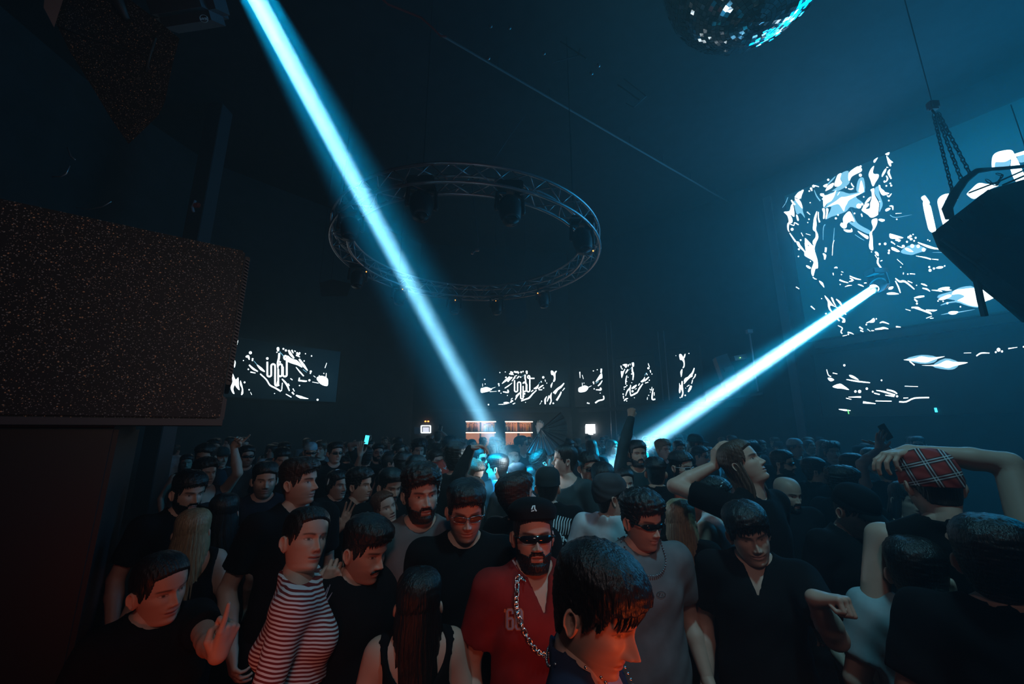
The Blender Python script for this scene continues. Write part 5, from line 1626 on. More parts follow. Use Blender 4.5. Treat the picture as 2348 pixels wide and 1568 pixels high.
def skin_mat(k):
    if ('s', k) not in _mc:
        m = mat('skin_' + k, SKINS[k], 0.5, spec=0.4)
        nt = m.node_tree
        b = nt.nodes['Principled BSDF']
        at_ = nt.nodes.new('ShaderNodeAttribute')
        at_.attribute_name = 'tone'
        mx = nt.nodes.new('ShaderNodeMix')
        mx.data_type = 'RGBA'
        mx.blend_type = 'MULTIPLY'
        mx.clamp_result = False
        mx.inputs[0].default_value = 1
        mx.inputs[6].default_value = (*SKINS[k], 1)
        nt.links.new(at_.outputs['Color'], mx.inputs[7])
        nt.links.new(mx.outputs[2], b.inputs['Base Color'])
        _mc[('s', k)] = m
    return _mc[('s', k)]


def hair_mat(k):
    if ('h', k) not in _mc:
        c = HAIRC[k]
        _mc[('h', k)] = noise_mat('hair_' + k, tuple(v * 0.6 for v in c), tuple(min(1, v * 1.5) for v in c), 60, 0.42, 0.5, (3, 3, 0.35), thr=(0.3, 0.7))
    return _mc[('h', k)]


def cloth_mat(c, pat=None):
    key = ('c', tuple(c), pat)
    if key not in _mc:
        if pat == 'stripes':
            m = mat('striped_knit', c, 0.9)
            nt = m.node_tree
            tc = nt.nodes.new('ShaderNodeTexCoord')
            mp = nt.nodes.new('ShaderNodeMapping')
            mp.inputs['Rotation'].default_value = (0.25, 0.15, 0)
            wv = nt.nodes.new('ShaderNodeTexWave')
            wv.bands_direction = 'Z'
            wv.inputs['Scale'].default_value = 26
            wv.inputs['Distortion'].default_value = 1.2
            wv.inputs['Detail'].default_value = 0
            cr = nt.nodes.new('ShaderNodeValToRGB')
            cr.color_ramp.elements[0].position = 0.45
            cr.color_ramp.elements[1].position = 0.55
            cr.color_ramp.elements[0].color = (0.20, 0.02, 0.02, 1)
            cr.color_ramp.elements[1].color = (0.75, 0.75, 0.78, 1)
            nt.links.new(tc.outputs['Object'], mp.inputs[0])
            nt.links.new(mp.outputs[0], wv.inputs['Vector'])
            nt.links.new(wv.outputs[0], cr.inputs[0])
            nt.links.new(cr.outputs[0], nt.nodes['Principled BSDF'].inputs['Base Color'])
            _mc[key] = m
        else:
            nm = 'cloth_%02x%02x%02x' % tuple(int(min(1, v) * 255) for v in c)
            _mc[key] = m = noise_mat(nm, tuple(v * 0.8 for v in c), tuple(min(1, v * 1.15) for v in c), 9, 0.95, 0.15)
            m.node_tree.nodes['Principled BSDF'].inputs['Specular IOR Level'].default_value = 0.15
    return _mc[key]


def np_obj(name, V, F, mats, parent=None, col=None, midx=None, smooth=True):
    me = bpy.data.meshes.new(name)
    me.from_pydata(np.asarray(V).tolist(), [], [tuple(f) for f in (F.tolist() if hasattr(F, 'tolist') else F)])
    for m in (mats if isinstance(mats, (list, tuple)) else [mats]):
        me.materials.append(m)
    if midx is not None:
        me.polygons.foreach_set('material_index', np.asarray(midx, dtype=np.int32))
    if smooth:
        me.polygons.foreach_set('use_smooth', np.ones(len(me.polygons), dtype=bool))
    if col is not None:
        ca = me.attributes.new('tone', 'FLOAT_COLOR', 'POINT')
        cc = np.ones((len(V), 4), dtype=np.float32)
        cc[:, :3] = col
        ca.data.foreach_set('color', cc.ravel())
    me.update()
    o = bpy.data.objects.new(name, me)
    COL.objects.link(o)
    if parent is not None:
        o.parent = parent
    return o
def merge(parts):
    V, F, b = [], [], 0
    for v, f in parts:
        V.append(np.asarray(v, float))
        F += [tuple(int(i) + b for i in q) for q in (f.tolist() if hasattr(f, 'tolist') else f)]
        b += len(v)
    return np.concatenate(V), F


def sculpt_head(o):
    nu, nv = {0: (132, 124), 1: (88, 84), 2: (56, 54)}[o['lod']]
    P, C, bw = head_grid(nu, nv, o)
    sc = o.get('hs', 1.0)
    ang = [math.radians(a) for a in o.get('turn', (0, 0, 0))]
    ang = tuple(ang)
    bwf = np.repeat(bw, nu)

    def place(Pc, w=None):
        Pc = np.asarray(Pc, float).reshape(-1, 3)
        w = np.ones(len(Pc)) if w is None else w
        Q = bend(Pc, w, ang) * 0.01 * sc
        Q[:, 1] -= 0.005
        Q[:, 2] += o['h'] - 0.234 * sc
        return Q
    return P, C, bw, bwf, place


def lens_strip(x0, x1, z0, z1, yf, n=12, rnd=0.3):
    """curved lens between x0 and x1 following y = yf(x)"""
    xs = np.linspace(x0, x1, n)
    vs, fs = [], []
    mid, hw, hh = (x0 + x1) / 2, abs(x1 - x0) / 2, (z1 - z0) / 2
    for x in xs:
        k = abs((x - mid) / hw)
        e = (1 - max(0, k - (1 - rnd)) ** 2 / rnd ** 2 * 0.85) if rnd > 0 else 1
        zc = (z0 + z1) / 2
        for dz in (-1, 0, 1):
            for dy in (0, 0.22):
                vs.append((x, yf(x) - dy - abs(dz) * 0.15, zc + dz * hh * max(e, 0.15)))
    for i in range(n - 1):
        a = i * 6
        for q in (0, 2):
            fs += [(a + q, a + q + 2, a + q + 8, a + q + 6), (a + q + 1, a + q + 7, a + q + 9, a + q + 3)]
        fs += [(a, a + 6, a + 7, a + 1), (a + 4, a + 5, a + 11, a + 10)]
    fs += [(0, 1, 3, 2), (2, 3, 5, 4)]
    b = (n - 1) * 6
    fs += [(b, b + 2, b + 3, b + 1), (b + 2, b + 4, b + 5, b + 3)]
    return vs, fs


def tube_mesh(pts, r, n=6, closed=False):
    m = MB().tube(pts, r, n, closed=closed)
    return [tuple(v) for v in m.v], m.f


def make_person(o):
    """o: h height, face lod, turn (yaw,pitch,roll deg), hair, arms, clothes ... local frame faces +y"""
    o.setdefault('lod', 1)
    o.setdefault('h', 1.76)
    h = o['h']
    s = h / 1.73
    fem = o.get('fem', 0)
    if fem:
        o.setdefault('nose', 0.8)
        o.setdefault('jaw', 0.96)
        o.setdefault('hs', 0.96)
    lod = o['lod']
    root_parts = []
    P, C, bw, bwf, place = sculpt_head(o)
    nv, nu = bw.size, P.shape[1]
    hv = place(P, bwf)
    parts = [(hv, grid_faces(nv, nu))]
    cols = [C.reshape(-1, 3)]
    for sd in (-1, 1):
        ev, ef = ear_mesh(sd, *((20, 9) if lod == 0 else (12, 6)))
        parts.append((place(ev), ef))
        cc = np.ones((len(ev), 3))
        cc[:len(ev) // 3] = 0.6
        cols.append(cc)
    # --- skeleton
    shx = (0.182 - 0.022 * fem) * s
    nb = 1.455 * s
    sh = {1: Vector((shx, -0.005, 1.425 * s)), -1: Vector((-shx, -0.005, 1.425 * s))}
    L1, L2 = 0.29 * s, 0.255 * s
    arms = {}
    for sd, k in ((1, 'R'), (-1, 'L')):
        a = o.get('arm' + k)
        if a is None:
            wr = Vector((sd * 0.25 * s, 0.06, 0.93 * s))
            a = {'to': wr, 'pole': (sd * .3, -1, 0), 'hand': 'relaxed', 'palm': (-sd, 0.2, 0), 'plain': 1}
        el, wr = two_bone(sh[sd], Vector(a['to']), L1, L2, a.get('pole', (sd * .3, -1, -0.4)))
        fd = Vector(a.get('fdir', (wr - el)))
        arms[sd] = (sh[sd], el, wr, a, frame_from(fd, a.get('palm', (-sd, 0, 0))))
    w = 1 - 0.1 * fem

    def torso(X, Y, Z, g=0.0):
        d = ell(X, Y, Z, (0, 0.012, 1.285 * s), (0.165 * w + g, 0.108 + g, 0.17 * s + g))
        d = smin(d, ell(X, Y, Z, (0, 0.008, 1.10 * s), (0.142 * w + g, 0.096 + g, 0.17 * s + g)), 0.05)
        d = smin(d, ell(X, Y, Z, (0, 0, 0.95 * s), (0.165 + g, 0.112 + g, 0.13 * s + g)), 0.05)
        d = smin(d, cap(X, Y, Z, (-shx * .8, -.01, 1.405 * s), (shx * .8, -.01, 1.405 * s), 0.062 + g, 0.062 + g), 0.05)
        for sd in (-1, 1):
            d = smin(d, cap(X, Y, Z, (0, -.018, 1.50 * s), (sd * shx * .8, -.012, 1.425 * s), 0.046 + g, 0.036 + g), 0.03)
        if fem:
            for sd in (-1, 1):
                d = smin(d, ell(X, Y, Z, (sd * .075, 0.085, 1.27 * s), (.06 + g, .055 + g, .06 + g)), 0.03)
        return d

    def arm(X, Y, Z, sd, f=1.0, f2=1.0, g=0.0, ru=0.05, rl=0.041):
        a, e, wv, _, _ = arms[sd]
        mul = (1 - 0.14 * fem) * o.get('bulk', 1.0)
        if f <= 1 and f2 == 0:
            e2 = a + (e - a) * f
            return cap(X, Y, Z, a, e2, ru * mul + g, (ru + (rl - ru) * f) * mul + g)
        d = cap(X, Y, Z, a, e, ru * mul + g, rl * mul + g)
        m1 = e + (wv - e) * min(0.35, f2)
        d = smin(d, cap(X, Y, Z, e, m1, rl * mul + g, 0.043 * mul + g), 0.012)
        if f2 > 0.35:
            d = smin(d, cap(X, Y, Z, m1, e + (wv - e) * f2, 0.043 * mul + g, 0.027 * mul + g), 0.012)
        return d

    def legs(X, Y, Z, g=0.0):
        d = ell(X, Y, Z, (0, 0, 0.93 * s), (0.17 + g, 0.115 + g, 0.12 * s + g))
        for sd in (-1, 1):
            hp, kn, an = (sd * .088, 0, .88 * s), (sd * .10, .015, .49 * s), (sd * .105, -.02, .09)
            d = smin(d, cap(X, Y, Z, hp, kn, .083 + g, .056 + g), 0.03)
            d = smin(d, cap(X, Y, Z, kn, (sd * .105, -.03, .32 * s), .056 + g, .054 + g), 0.02)
            d = smin(d, cap(X, Y, Z, (sd * .105, -.03, .32 * s), an, .054 + g, .037 + g), 0.02)
        return d

    def feet(X, Y, Z, g=0.0):
        d = None
        for sd in (-1, 1):
            q = cap(X, Y, Z, (sd * .105, -.045, .045), (sd * .12, .13, .034), .04 + g, .033 + g)
            q = smin(q, cap(X, Y, Z, (sd * .105, -.02, .12), (sd * .105, -.03, .05), .038 + g, .04 + g), 0.02)
            d = q if d is None else np.minimum(d, q)
        return d

    res = {0: 0.011, 1: 0.014, 2: 0.02}[lod]
    pts = [v for sd in (-1, 1) for v in arms[sd][:3]]
    lo = np.array([min(-0.24, min(p[0] for p in pts) - .08), min(-0.16, min(p[1] for p in pts) - .08), 0.80 * s])
    hi = np.array([max(0.24, max(p[0] for p in pts) + .08), max(0.17, max(p[1] for p in pts) + .08), max(1.56 * s, max(p[2] for p in pts) + .08)])
    lo[2] = min(lo[2], min(p[2] for p in pts) - .03)

    def skin_up(X, Y, Z):
        d = torso(X, Y, Z)
        for sd in (-1, 1):
            d = smin(d, arm(X, Y, Z, sd), 0.035)
        return d
    parts.append(surface_nets(skin_up, lo, hi, res))
    cols.append(np.ones((len(parts[-1][0]), 3)))
    lg = lambda X, Y, Z: np.minimum(legs(X, Y, Z), feet(X, Y, Z))
    parts.append(surface_nets(lg, (-.22, -.17, -.005), (.22, .2, .98 * s), 0.022))
    cols.append(np.ones((len(parts[-1][0]), 3)))
    # hands
    for sd in (-1, 1):
        a, e, wv, ar, fr = arms[sd]
        hc = hand_caps(-sd if ar.get('flip') else sd, ar.get('hand', 'relaxed'))
        plain = ar.get('plain') or lod == 2
        hres = 0.0075 if plain else (0.0032 if lod == 0 else 0.0045)
        hsz = 1 - 0.08 * fem
        caps_ = [(wv + fr @ (Vector(p) * hsz), wv + fr @ (Vector(q) * hsz), r0 * hsz, r1 * hsz) for p, q, r0, r1 in hc]
        st = wv + (e - wv) * 0.25
        caps_.append((st, wv, 0.031 * (1 - .14 * fem) * o.get('bulk', 1.0), 0.0265 * hsz))
        caps_.append((wv, wv + fr @ Vector((0, 0, .025)), 0.0255 * hsz, 0.021 * hsz))
        al = np.array([list(c[0]) for c in caps_] + [list(c[1]) for c in caps_])

        def fh(X, Y, Z):
            d = None
            palm = None
            for i, (p, q, r0, r1) in enumerate(caps_):
                c = cap(X, Y, Z, p, q, r0, r1)
                if i < 6 or i >= len(caps_) - 2:
                    palm = c if palm is None else smin(palm, c, 0.012)
                else:
                    d = c if d is None else np.minimum(d, c)
            return smin(palm, d, 0.004)
        parts.append(surface_nets(fh, al.min(0) - .045, al.max(0) + .045, hres))
        cols.append(np.ones((len(parts[-1][0]), 3)))
    V, F = merge(parts)
    root = np_obj('person', V, F, skin_mat(o.get('skin', 'fair')), col=np.concatenate(cols))
    o['root'] = root

    # --- clothes
    tc = o.get('top', (0.006, 0.006, 0.007))
    slv = o.get('sleeve', 'short')
    nk = o.get('neck', 'crew')
    hem = o.get('hem', 0.86) * s
    g = 0.012

    def shirt(X, Y, Z):
        d = torso(X, Y, Z, g)
        # loose drape below the chest
        d = smin(d, ell(X, Y, Z, (0, 0.005, 1.0 * s), (0.178 * w, 0.128, 0.3 * s)), 0.04)
        for sd in (-1, 1):
            if slv == 'short':
                q = arm(X, Y, Z, sd, 0.68, 0, 0.017, 0.056, 0.052)
            elif slv == 'long':
                q = arm(X, Y, Z, sd, 1, 0.97, 0.012)
            elif slv == 'cap':
                q = arm(X, Y, Z, sd, 0.25, 0, 0.008)
            else:
                q = None
            if q is not None:
                if slv in ('short', 'cap'):
                    a, e, _, _, _ = arms[sd]
                    dn = (e - a).normalized()
                    L = (e - a).length * (0.68 if slv == 'short' else 0.25)
                    q = np.maximum(q, (X - a[0]) * dn[0] + (Y - a[1]) * dn[1] + (Z - a[2]) * dn[2] - L)
                d = smin(d, q, 0.03)
        d = d + 0.0025 * np.sin(X * 38 + Z * 21) * np.sin(Z * 33 + Y * 27 + X * 9)
        d = np.maximum(d, hem - Z)
        if nk == 'turtle':
            n_ = cap(X, Y, Z, (0, -.012, 1.42 * s), (0, -.006, 1.53 * s), 0.071 * w, 0.066 * w)
            d = smin(d, n_, 0.02)
            d = np.maximum(d, Z - (h - 0.234 - 0.005 - 0.25 * Y))
        else:
            c = ell(X, Y, Z, (0, 0.012, 1.57 * s), (0.088, 0.10, 0.125 * s))
            if nk == 'wide':
                c = np.minimum(c, ell(X, Y, Z, (0, 0.05, 1.53 * s), (0.13, 0.12, 0.13)))
            if nk == 'v':
                c = np.minimum(c, np.maximum(np.abs(X) - (Z - 1.36 * s) * 0.40, -Y))
            if nk in ('tank', 'low'):
                c = np.minimum(c, ell(X, Y, Z, (0, 0.06, 1.52 * s), (0.10, 0.12, 0.17)))
                if nk == 'low':
                    c = np.minimum(c, ell(X, Y, Z, (0, -0.1, 1.5 * s), (0.11, 0.12, 0.16)))
            d = np.maximum(d, -c)
        if slv == 'none':
            for sd in (-1, 1):
                c = ell(X, Y, Z, (sd * 0.225 * s, 0, 1.37 * s), (0.085, 0.16, 0.15 * s))
                d = np.maximum(d, -c)
        return d
    slo, shi = lo.copy(), hi.copy()
    slo[:2] -= 0.03
    shi[:2] += 0.03
    slo[2] = min(hem - .03, lo[2])
    sv, sf = surface_nets(shirt, slo, shi, res)
    if o.get('topname'):
        nm = o['topname']
    else:
        nm = {'none': 'tank_top', 'long': 'long_sleeved_top'}.get(slv, 't_shirt')
    tob = np_obj(nm, sv, sf, cloth_mat(tc, o.get('pattern')), root)
    o['top_obj'] = tob
    pc = o.get('pants', (0.01, 0.01, 0.013))
    pv, pf = surface_nets(lambda X, Y, Z: np.maximum(np.maximum(legs(X, Y, Z, .016), Z - 0.99 * s), .07 - Z), (-.25, -.19, .03), (.25, .2, 1.05 * s), 0.022)
    np_obj('trousers', pv, pf, cloth_mat(pc), root)
    fv, ff = surface_nets(lambda X, Y, Z: np.maximum(feet(X, Y, Z, .008), np.maximum(.003 - Z, Z - .12)), (-.2, -.12, -.02), (.2, .2, .15), 0.016)
    np_obj('shoes', fv, ff, cloth_mat((0.03, 0.03, 0.03)), root)

    # --- hair, beard, head wear
    N = vert_normals(P)
    hm = hair_mat(o.get('hc', 'dark'))
    hp = []
    if o.get('hair', 'short') != 'none':
        o.setdefault('hair', 'short')
        T = hair_thickness(P, o)
        if o.get('cap'):
            T = np.minimum(T, 0.35)
        a, f = shell(P, N, T)
        hp.append((place(a), f))
        if o['hair'] in ('long', 'longparted'):
            cv, cf = strand_curtain(o, o.get('hlen', 34), seed=o.get('seed', 1), n=(72 if lod == 0 else 48), m=(26 if lod == 0 else 16), a0=-o.get('hwrap', 2.1), a1=o.get('hwrap', 2.1))
            wz = np.clip((cv[:, 2] + 14) / 14, 0.0, 1)
            hp.append((place(cv, np.round(wz, 1)), cf))
        if o['hair'] == 'bun':
            ev, ef = ellipsoid((0, -10.8, 13.0), (3.0, 2.6, 3.0), None, 16, 12)
            ev = np.array([tuple(v) for v in ev])
            ev += vnoise(ev, 3.0, 2)[:, None] * 0.25
            hp.append((place(ev), ef))
        if o['hair'] in ('bowl', 'curly', 'short', 'quiff') and lod == 0 or o['hair'] == 'bowl':
            r = random.Random(o.get('seed', 5))
            nl = 34 if o['hair'] == 'bowl' else 26
            for q in range(nl):
                x0 = -6.0 + 12.0 * (q + r.random() * .7) / nl
                hl = o.get('hairline', 17.6)
                zt = hl + 1.6 - 0.05 * x0 * x0
                drop = (3.6 if o['hair'] == 'bowl' else 1.9) * (0.7 + 0.6 * r.random())
                yt = 9.4 - 0.075 * x0 * x0
                p = [(x0 * .8, yt - 1.4, zt + 2.2), (x0, yt + 0.3, zt), (x0 * 1.03 + r.uniform(-.5, .5), yt + .75, zt - drop * .5), (x0 * 1.04 + r.uniform(-.9, .9), yt + .45, zt - drop)]
                tv, tf = tube_mesh(p, [0.45, 0.5, 0.34, 0.05], 5)
                hp.append((place(tv), tf))
        hv_, hf_ = merge(hp)
        np_obj('hair', hv_, hf_, hm, root)
    if o.get('beard'):
        x, y, z = P[..., 0], P[..., 1], P[..., 2]
        jz = np.clip((7.4 - z - 0.06 * np.abs(x) * 0) / 0.7, 0, 1) * (y > -1.5)
        side = np.clip((np.abs(x) - 5.2) / 0.5, 0, 1) * (z < 11.5) * (y > -0.3) * (y < 3.5)
        ch = np.where((np.abs(x) < 2.35) & (z > 3.2) & (z < 5.9) & (y > 6), 0, 1)
        ck = np.where((z > 4.6 + 0.25 * np.abs(x)) & (y > 5.0) & (np.abs(x) > 2.3), 0, 1)
        mo = np.exp(-((z - 6.25 + .06 * x * x) / 0.45) ** 2) * (np.abs(x) < 2.9) * (y > 6)
        T = np.maximum(np.maximum(jz, side) * ch * ck * (z > -1.2), mo)
        T = T * (0.35 + o['beard'] * np.clip((6 - z) / 6, 0, 1)) * (1 + 0.25 * vnoise(P.reshape(-1, 3), 6, 9).reshape(x.shape))
        a, f = shell(P, N, T, 0.08, -0.2)
        if len(f):
            np_obj('beard', place(a), f, hair_mat(o.get('bc', o.get('hc', 'dark'))), root)
    elif o.get('moustache'):
        x, y, z = P[..., 0], P[..., 1], P[..., 2]
        T = np.exp(-((z - 6.2 + .05 * x * x) / 0.42) ** 2) * (np.abs(x) < 3.0) * (y > 6) * 0.55
        a, f = shell(P, N, T, 0.1, -0.2)
        np_obj('moustache', place(a), f, hair_mat(o.get('hc', 'dark')), root)
    cp = o.get('cap')
    if cp:
        x, y, z = P[..., 0], P[..., 1], P[..., 2]
        kind = cp['kind']
        line = cp.get('line', 15.2)
        lim = line + (cp.get('tilt', 0.10)) * y
        t0 = {'cap': 1.3, 'beret': 1.5, 'beanie': 1.2, 'bandana': 1.0, 'bucket': 1.3}[kind]
        T = np.where(z > lim, t0 + np.clip((z - 17) / 5, 0, 1) * (1.2 if kind in ('cap', 'beret') else 0.7), 0)
        if kind == 'beret':
            T = T + np.where(z > lim, 1.3 * np.exp(-((z - lim - 3.0) / 2.0) ** 2), 0)
        if kind in ('bandana', 'beanie'):
            T = T * (1 + 0.10 * np.sin(z * 1.6 + x * 1.1)) 
        a, f = shell(P, N, T, 0.1, 0.05)
        cparts = [(place(a), f)]
        midx = [0] * len(f)
        br = cp.get('brim')
        if br is not None:
            # br: direction in degrees, 0 = forward, 180 = backwards
            bm_v, bm_f = [], []
            n1, n2 = 15, 5
            for q in range(n1):
                th = math.radians(br) + (q / (n1 - 1) - .5) * 1.75
                ox, oy = math.sin(th) * 8.7, math.cos(th) * 10.2
                if abs(br) > 90:
                    oy = oy * 1.05
                ext = 6.6 * math.sqrt(max(0.0, 1 - ((q / (n1 - 1) - .5) * 2) ** 2))
                dx, dy = math.sin(math.radians(br)), math.cos(math.radians(br))
                for k in range(n2):
                    e = k / (n2 - 1)
                    zz = line + cp.get('tilt', 0.1) * oy + 0.4 - e * e * 1.0 - 1.3 * ((q / (n1 - 1) - .5) * 2) ** 2 * e
                    for dz in (0.18, -0.18):
                        bm_v.append((ox + dx * ext * e, oy + dy * ext * e, zz + dz))
            for q in range(n1 - 1):
                for k in range(n2 - 1):
                    a0 = (q * n2 + k) * 2
                    a1 = ((q + 1) * n2 + k) * 2
                    bm_f += [(a0, a1, a1 + 2, a0 + 2), (a0 + 1, a0 + 3, a1 + 3, a1 + 1)]
                k = n2 - 1
                a0, a1 = (q * n2 + k) * 2, ((q + 1) * n2 + k) * 2
                bm_f.append((a0, a1, a1 + 1, a0 + 1))
            cparts.append((place(bm_v), bm_f))
        if kind == 'bucket':
            bv, bf = [], []
            nn = 40
            for q in range(nn):
                th = 2 * math.pi * q / nn
                for k, (rr, zz) in enumerate(((1.0, 0.2), (1.22, -1.9), (1.4, -4.0), (1.38, -4.2), (1.18, -2.2), (.97, -.2))):
                    bv.append((math.sin(th) * 8.6 * rr, math.cos(th) * 10.2 * rr, line + cp.get('tilt', .1) * math.cos(th) * 10 * rr + zz))
            for q in range(nn):
                for k in range(6):
                    bf.append((q * 6 + k, ((q + 1) % nn) * 6 + k, ((q + 1) % nn) * 6 + (k + 1) % 6, q * 6 + (k + 1) % 6))
            cparts.append((place(bv), bf))
        cv, cf = merge(cparts)
        cm = PLAID if cp.get('plaid') else cloth_mat(cp.get('col', (0.015, 0.015, 0.017)))
        nm = {'cap': 'baseball_cap', 'beret': 'flat_cap', 'beanie': 'beanie', 'bandana': 'head_wrap', 'bucket': 'cap'}[kind]
        co = np_obj(nm, cv, cf, cm, root)
        o['cap_obj'] = co
    gl = o.get('glasses')
    if gl:
        fy = lambda x: 10.15 - 0.052 * x * x
        up = gl.get('up', 0)

        def gp(pts):
            pts = np.array(pts, float)
            if up:
                pts = (pts - [0, 8, 11.5]) @ np.array(Matrix.Rotation(math.radians(38), 3, 'X')).T + [0, 5.6, 20.3]
            return place(pts)
        k = gl.get('kind', 'square')
        fr_, ln = [], []
        if k == 'wrap':
            ln.append(lens_strip(-6.7, 6.7, 10.1, 12.9, lambda x: 10.35 - 0.055 * x * x - 0.1 * abs(x) * (abs(x) > 5), 22, 0.35))
        elif k == 'shield':
            ln.append(lens_strip(-6.6, 6.6, 9.7, 13.1, lambda x: 10.5 - 0.05 * x * x, 22, 0.3))
            ft, ff2 = tube_mesh([(x, 10.6 - 0.05 * x * x, 13.2) for x in np.linspace(-6.8, 6.8, 14)], 0.3)
            fr_.append((ft, ff2))
        else:
            z0, z1 = (9.6, 12.9) if k == 'round' else (10.0, 12.7)
            for sd in (-1, 1):
                lx = (0.75, 6.05)
                ln.append(lens_strip(*(sd * v for v in (lx if sd > 0 else lx)), z0, z1, fy, 12, 0.9 if k == 'round' else 0.35))
                ring_ = []
                for q in range(20):
                    th = 2 * math.pi * q / 20
                    cx, cz = sd * 3.4, (z0 + z1) / 2
                    pw = 1.0 if k == 'round' else 0.65
                    xx = cx + 2.65 * np.sign(math.cos(th)) * abs(math.cos(th)) ** pw
                    zz = cz + (z1 - z0) / 2 * np.sign(math.sin(th)) * abs(math.sin(th)) ** pw
                    ring_.append((xx, fy(xx) - 0.05, zz))
                fr_.append(tube_mesh(ring_, 0.17, 5, closed=True))
            fr_.append(tube_mesh([(-0.9, 10.15, 12.0), (0, 10.5, 12.2), (0.9, 10.15, 12.0)], 0.18, 5))
        for sd in (-1, 1):
            tw = 0.42 if k in ('wrap', 'shield') else 0.2
            fr_.append(tube_mesh([(sd * 6.3, 8.15, 12.0), (sd * 7.5, 7.0, 12.0), (sd * 8.0, 3.0, 11.8), (sd * 7.9, -1.2, 11.5)], [tw, tw * .9, tw * .8, tw * .6], 6))
        lv, lf = merge(ln)
        fv_, ff_ = merge(fr_)
        gv, gf = merge([(gp(lv), lf), (gp(fv_), ff_)])
        mi = [0] * len(lf) + [1] * len(ff_)
        lm = LENS.get(gl.get('lens', 'dark'))
        np_obj('sunglasses' if gl.get('lens', 'dark') != 'clear' else 'glasses', gv, gf, [lm, GFRAME[gl.get('frame', 'black')]], root, midx=mi)
    if o.get('earring'):
        sd = o['earring']
        v, f = ellipsoid((sd * 7.7, -0.5, 6.9), (0.28, 0.28, 0.28), None, 8, 6)
        np_obj('earring', place([tuple(q) for q in v]), f, M_SILVER, root)
    ch = o.get('chain')
    if ch:
        drop, rr = ch.get('drop', .15), ch.get('r', .0035)
        pts_ = []
        nn = ch.get('n', 40)
        for q in range(nn):
            th = 2 * math.pi * q / nn
            fy_ = (1 - math.cos(th)) / 2          # 0 back, 1 front
            xx = math.sin(th) * (0.078 + 0.035 * math.sin(min(fy_, 1) * math.pi) * (drop > .1))
            yy = -0.085 + fy_ ** 0.8 * (0.085 + 0.112 + 0.02 * min(1, drop / .1))
            zz = 1.485 * s - drop * fy_ ** 1.6 - 0.02 * fy_
            # keep it outside the chest
            pts_.append((math.sin(th) * 0.085, yy, zz))
        fitted = []
        fn = lambda x, y, z: float(np.minimum(torso(np.array([x]), np.array([y]), np.array([z])), cap(np.array([x]), np.array([y]), np.array([z]), (0, -.012, 1.42 * s), (0, -.006, 1.56 * s), 0.058 * w, 0.055 * w))[0])
        for (xx, yy, zz) in pts_:
            for it in range(10):
                d = fn(xx, yy, zz)
                e_ = 0.004
                gr = Vector(((fn(xx + e_, yy, zz) - d), (fn(xx, yy + e_, zz) - d), (fn(xx, yy, zz + e_) - d)))
                if gr.length < 1e-6:
                    break
                gr.normalize()
                mv = 0.0175 - d
                if abs(mv) < 0.001:
                    break
                xx, yy, zz = xx + gr.x * mv * .8, yy + gr.y * mv * .8, zz + gr.z * mv * .8
            fitted.append(Vector((xx, yy, zz)))
        if ch.get('kind') == 'beads':
            mb = MB()
            for p in fitted:
                v, f = ellipsoid(p, (rr, rr, rr), None, 8, 6)
                mb.add(v, f)
            mb.build('bead_necklace', M_SILVER if not ch.get('dark') else M_BEAD, root, True)
        else:
            mb = MB()
            for q in range(nn):
                a, b = fitted[q], fitted[(q + 1) % nn]
                d = (b - a)
                Rm = frame_from(d, (0, 0, 1) if q % 2 else (0, 1, 0.2))
                ring_ = [(a + b) / 2 + Rm @ Vector((math.cos(t) * rr * 1.9, 0, math.sin(t) * d.length * 0.72)) for t in np.linspace(0, 2 * math.pi, 9)[:-1]]
                mb.tube(ring_, rr * 0.75, 5, closed=True)
            mb.build('necklace', M_SILVER, root, True)
    if o.get('headband'):
        mb = MB()
        arc = [place([(10.3 * math.sin(t) * .92, -0.8, 11.5 + 13.6 * math.cos(t))])[0] for t in np.linspace(-1.5, 1.5, 18)]
        mb.tube(arc, 0.006, 6)
        mb.build('headphone_band', GFRAME['cyan'], root, True)
        for sd in (-1, 1):
            v, f = ellipsoid((sd * 8.9, -0.8, 10.3), (1.3, 3.2, 3.6), None, 14, 10)
            np_obj('ear_cup', place([tuple(q) for q in v]), f, cloth_mat((0.02, 0.02, 0.02)), root)
    o['place'] = place
    return root


LENS = {'dark': mat('dark_lens', (0.006, 0.006, 0.008), 0.08), 'amber': mat('amber_lens', (0.16, 0.045, 0.01), 0.15),
        'red': mat('red_lens', (0.16, 0.01, 0.01), 0.12), 'blue': mat('blue_mirror_lens', (0.01, 0.12, 0.25), 0.08, 0.7), 'clear': mat('pale_lens', (0.05, 0.06, 0.06), 0.1)}
GFRAME = {'black': mat('black_frame', (0.01, 0.01, 0.011), 0.25), 'white': mat('white_frame', (0.8, 0.85, 0.88), 0.25),
          'cyan': mat('pale_shiny_plastic', (0.75, 0.85, 0.9), 0.15), 'metal': mat('metal_frame', (0.55, 0.55, 0.58), 0.25, 1.0)}
M_SILVER = mat('silver', (0.75, 0.76, 0.78), 0.2, 1.0)
M_BEAD = mat('dark_beads', (0.25, 0.27, 0.3), 0.2, 0.5)


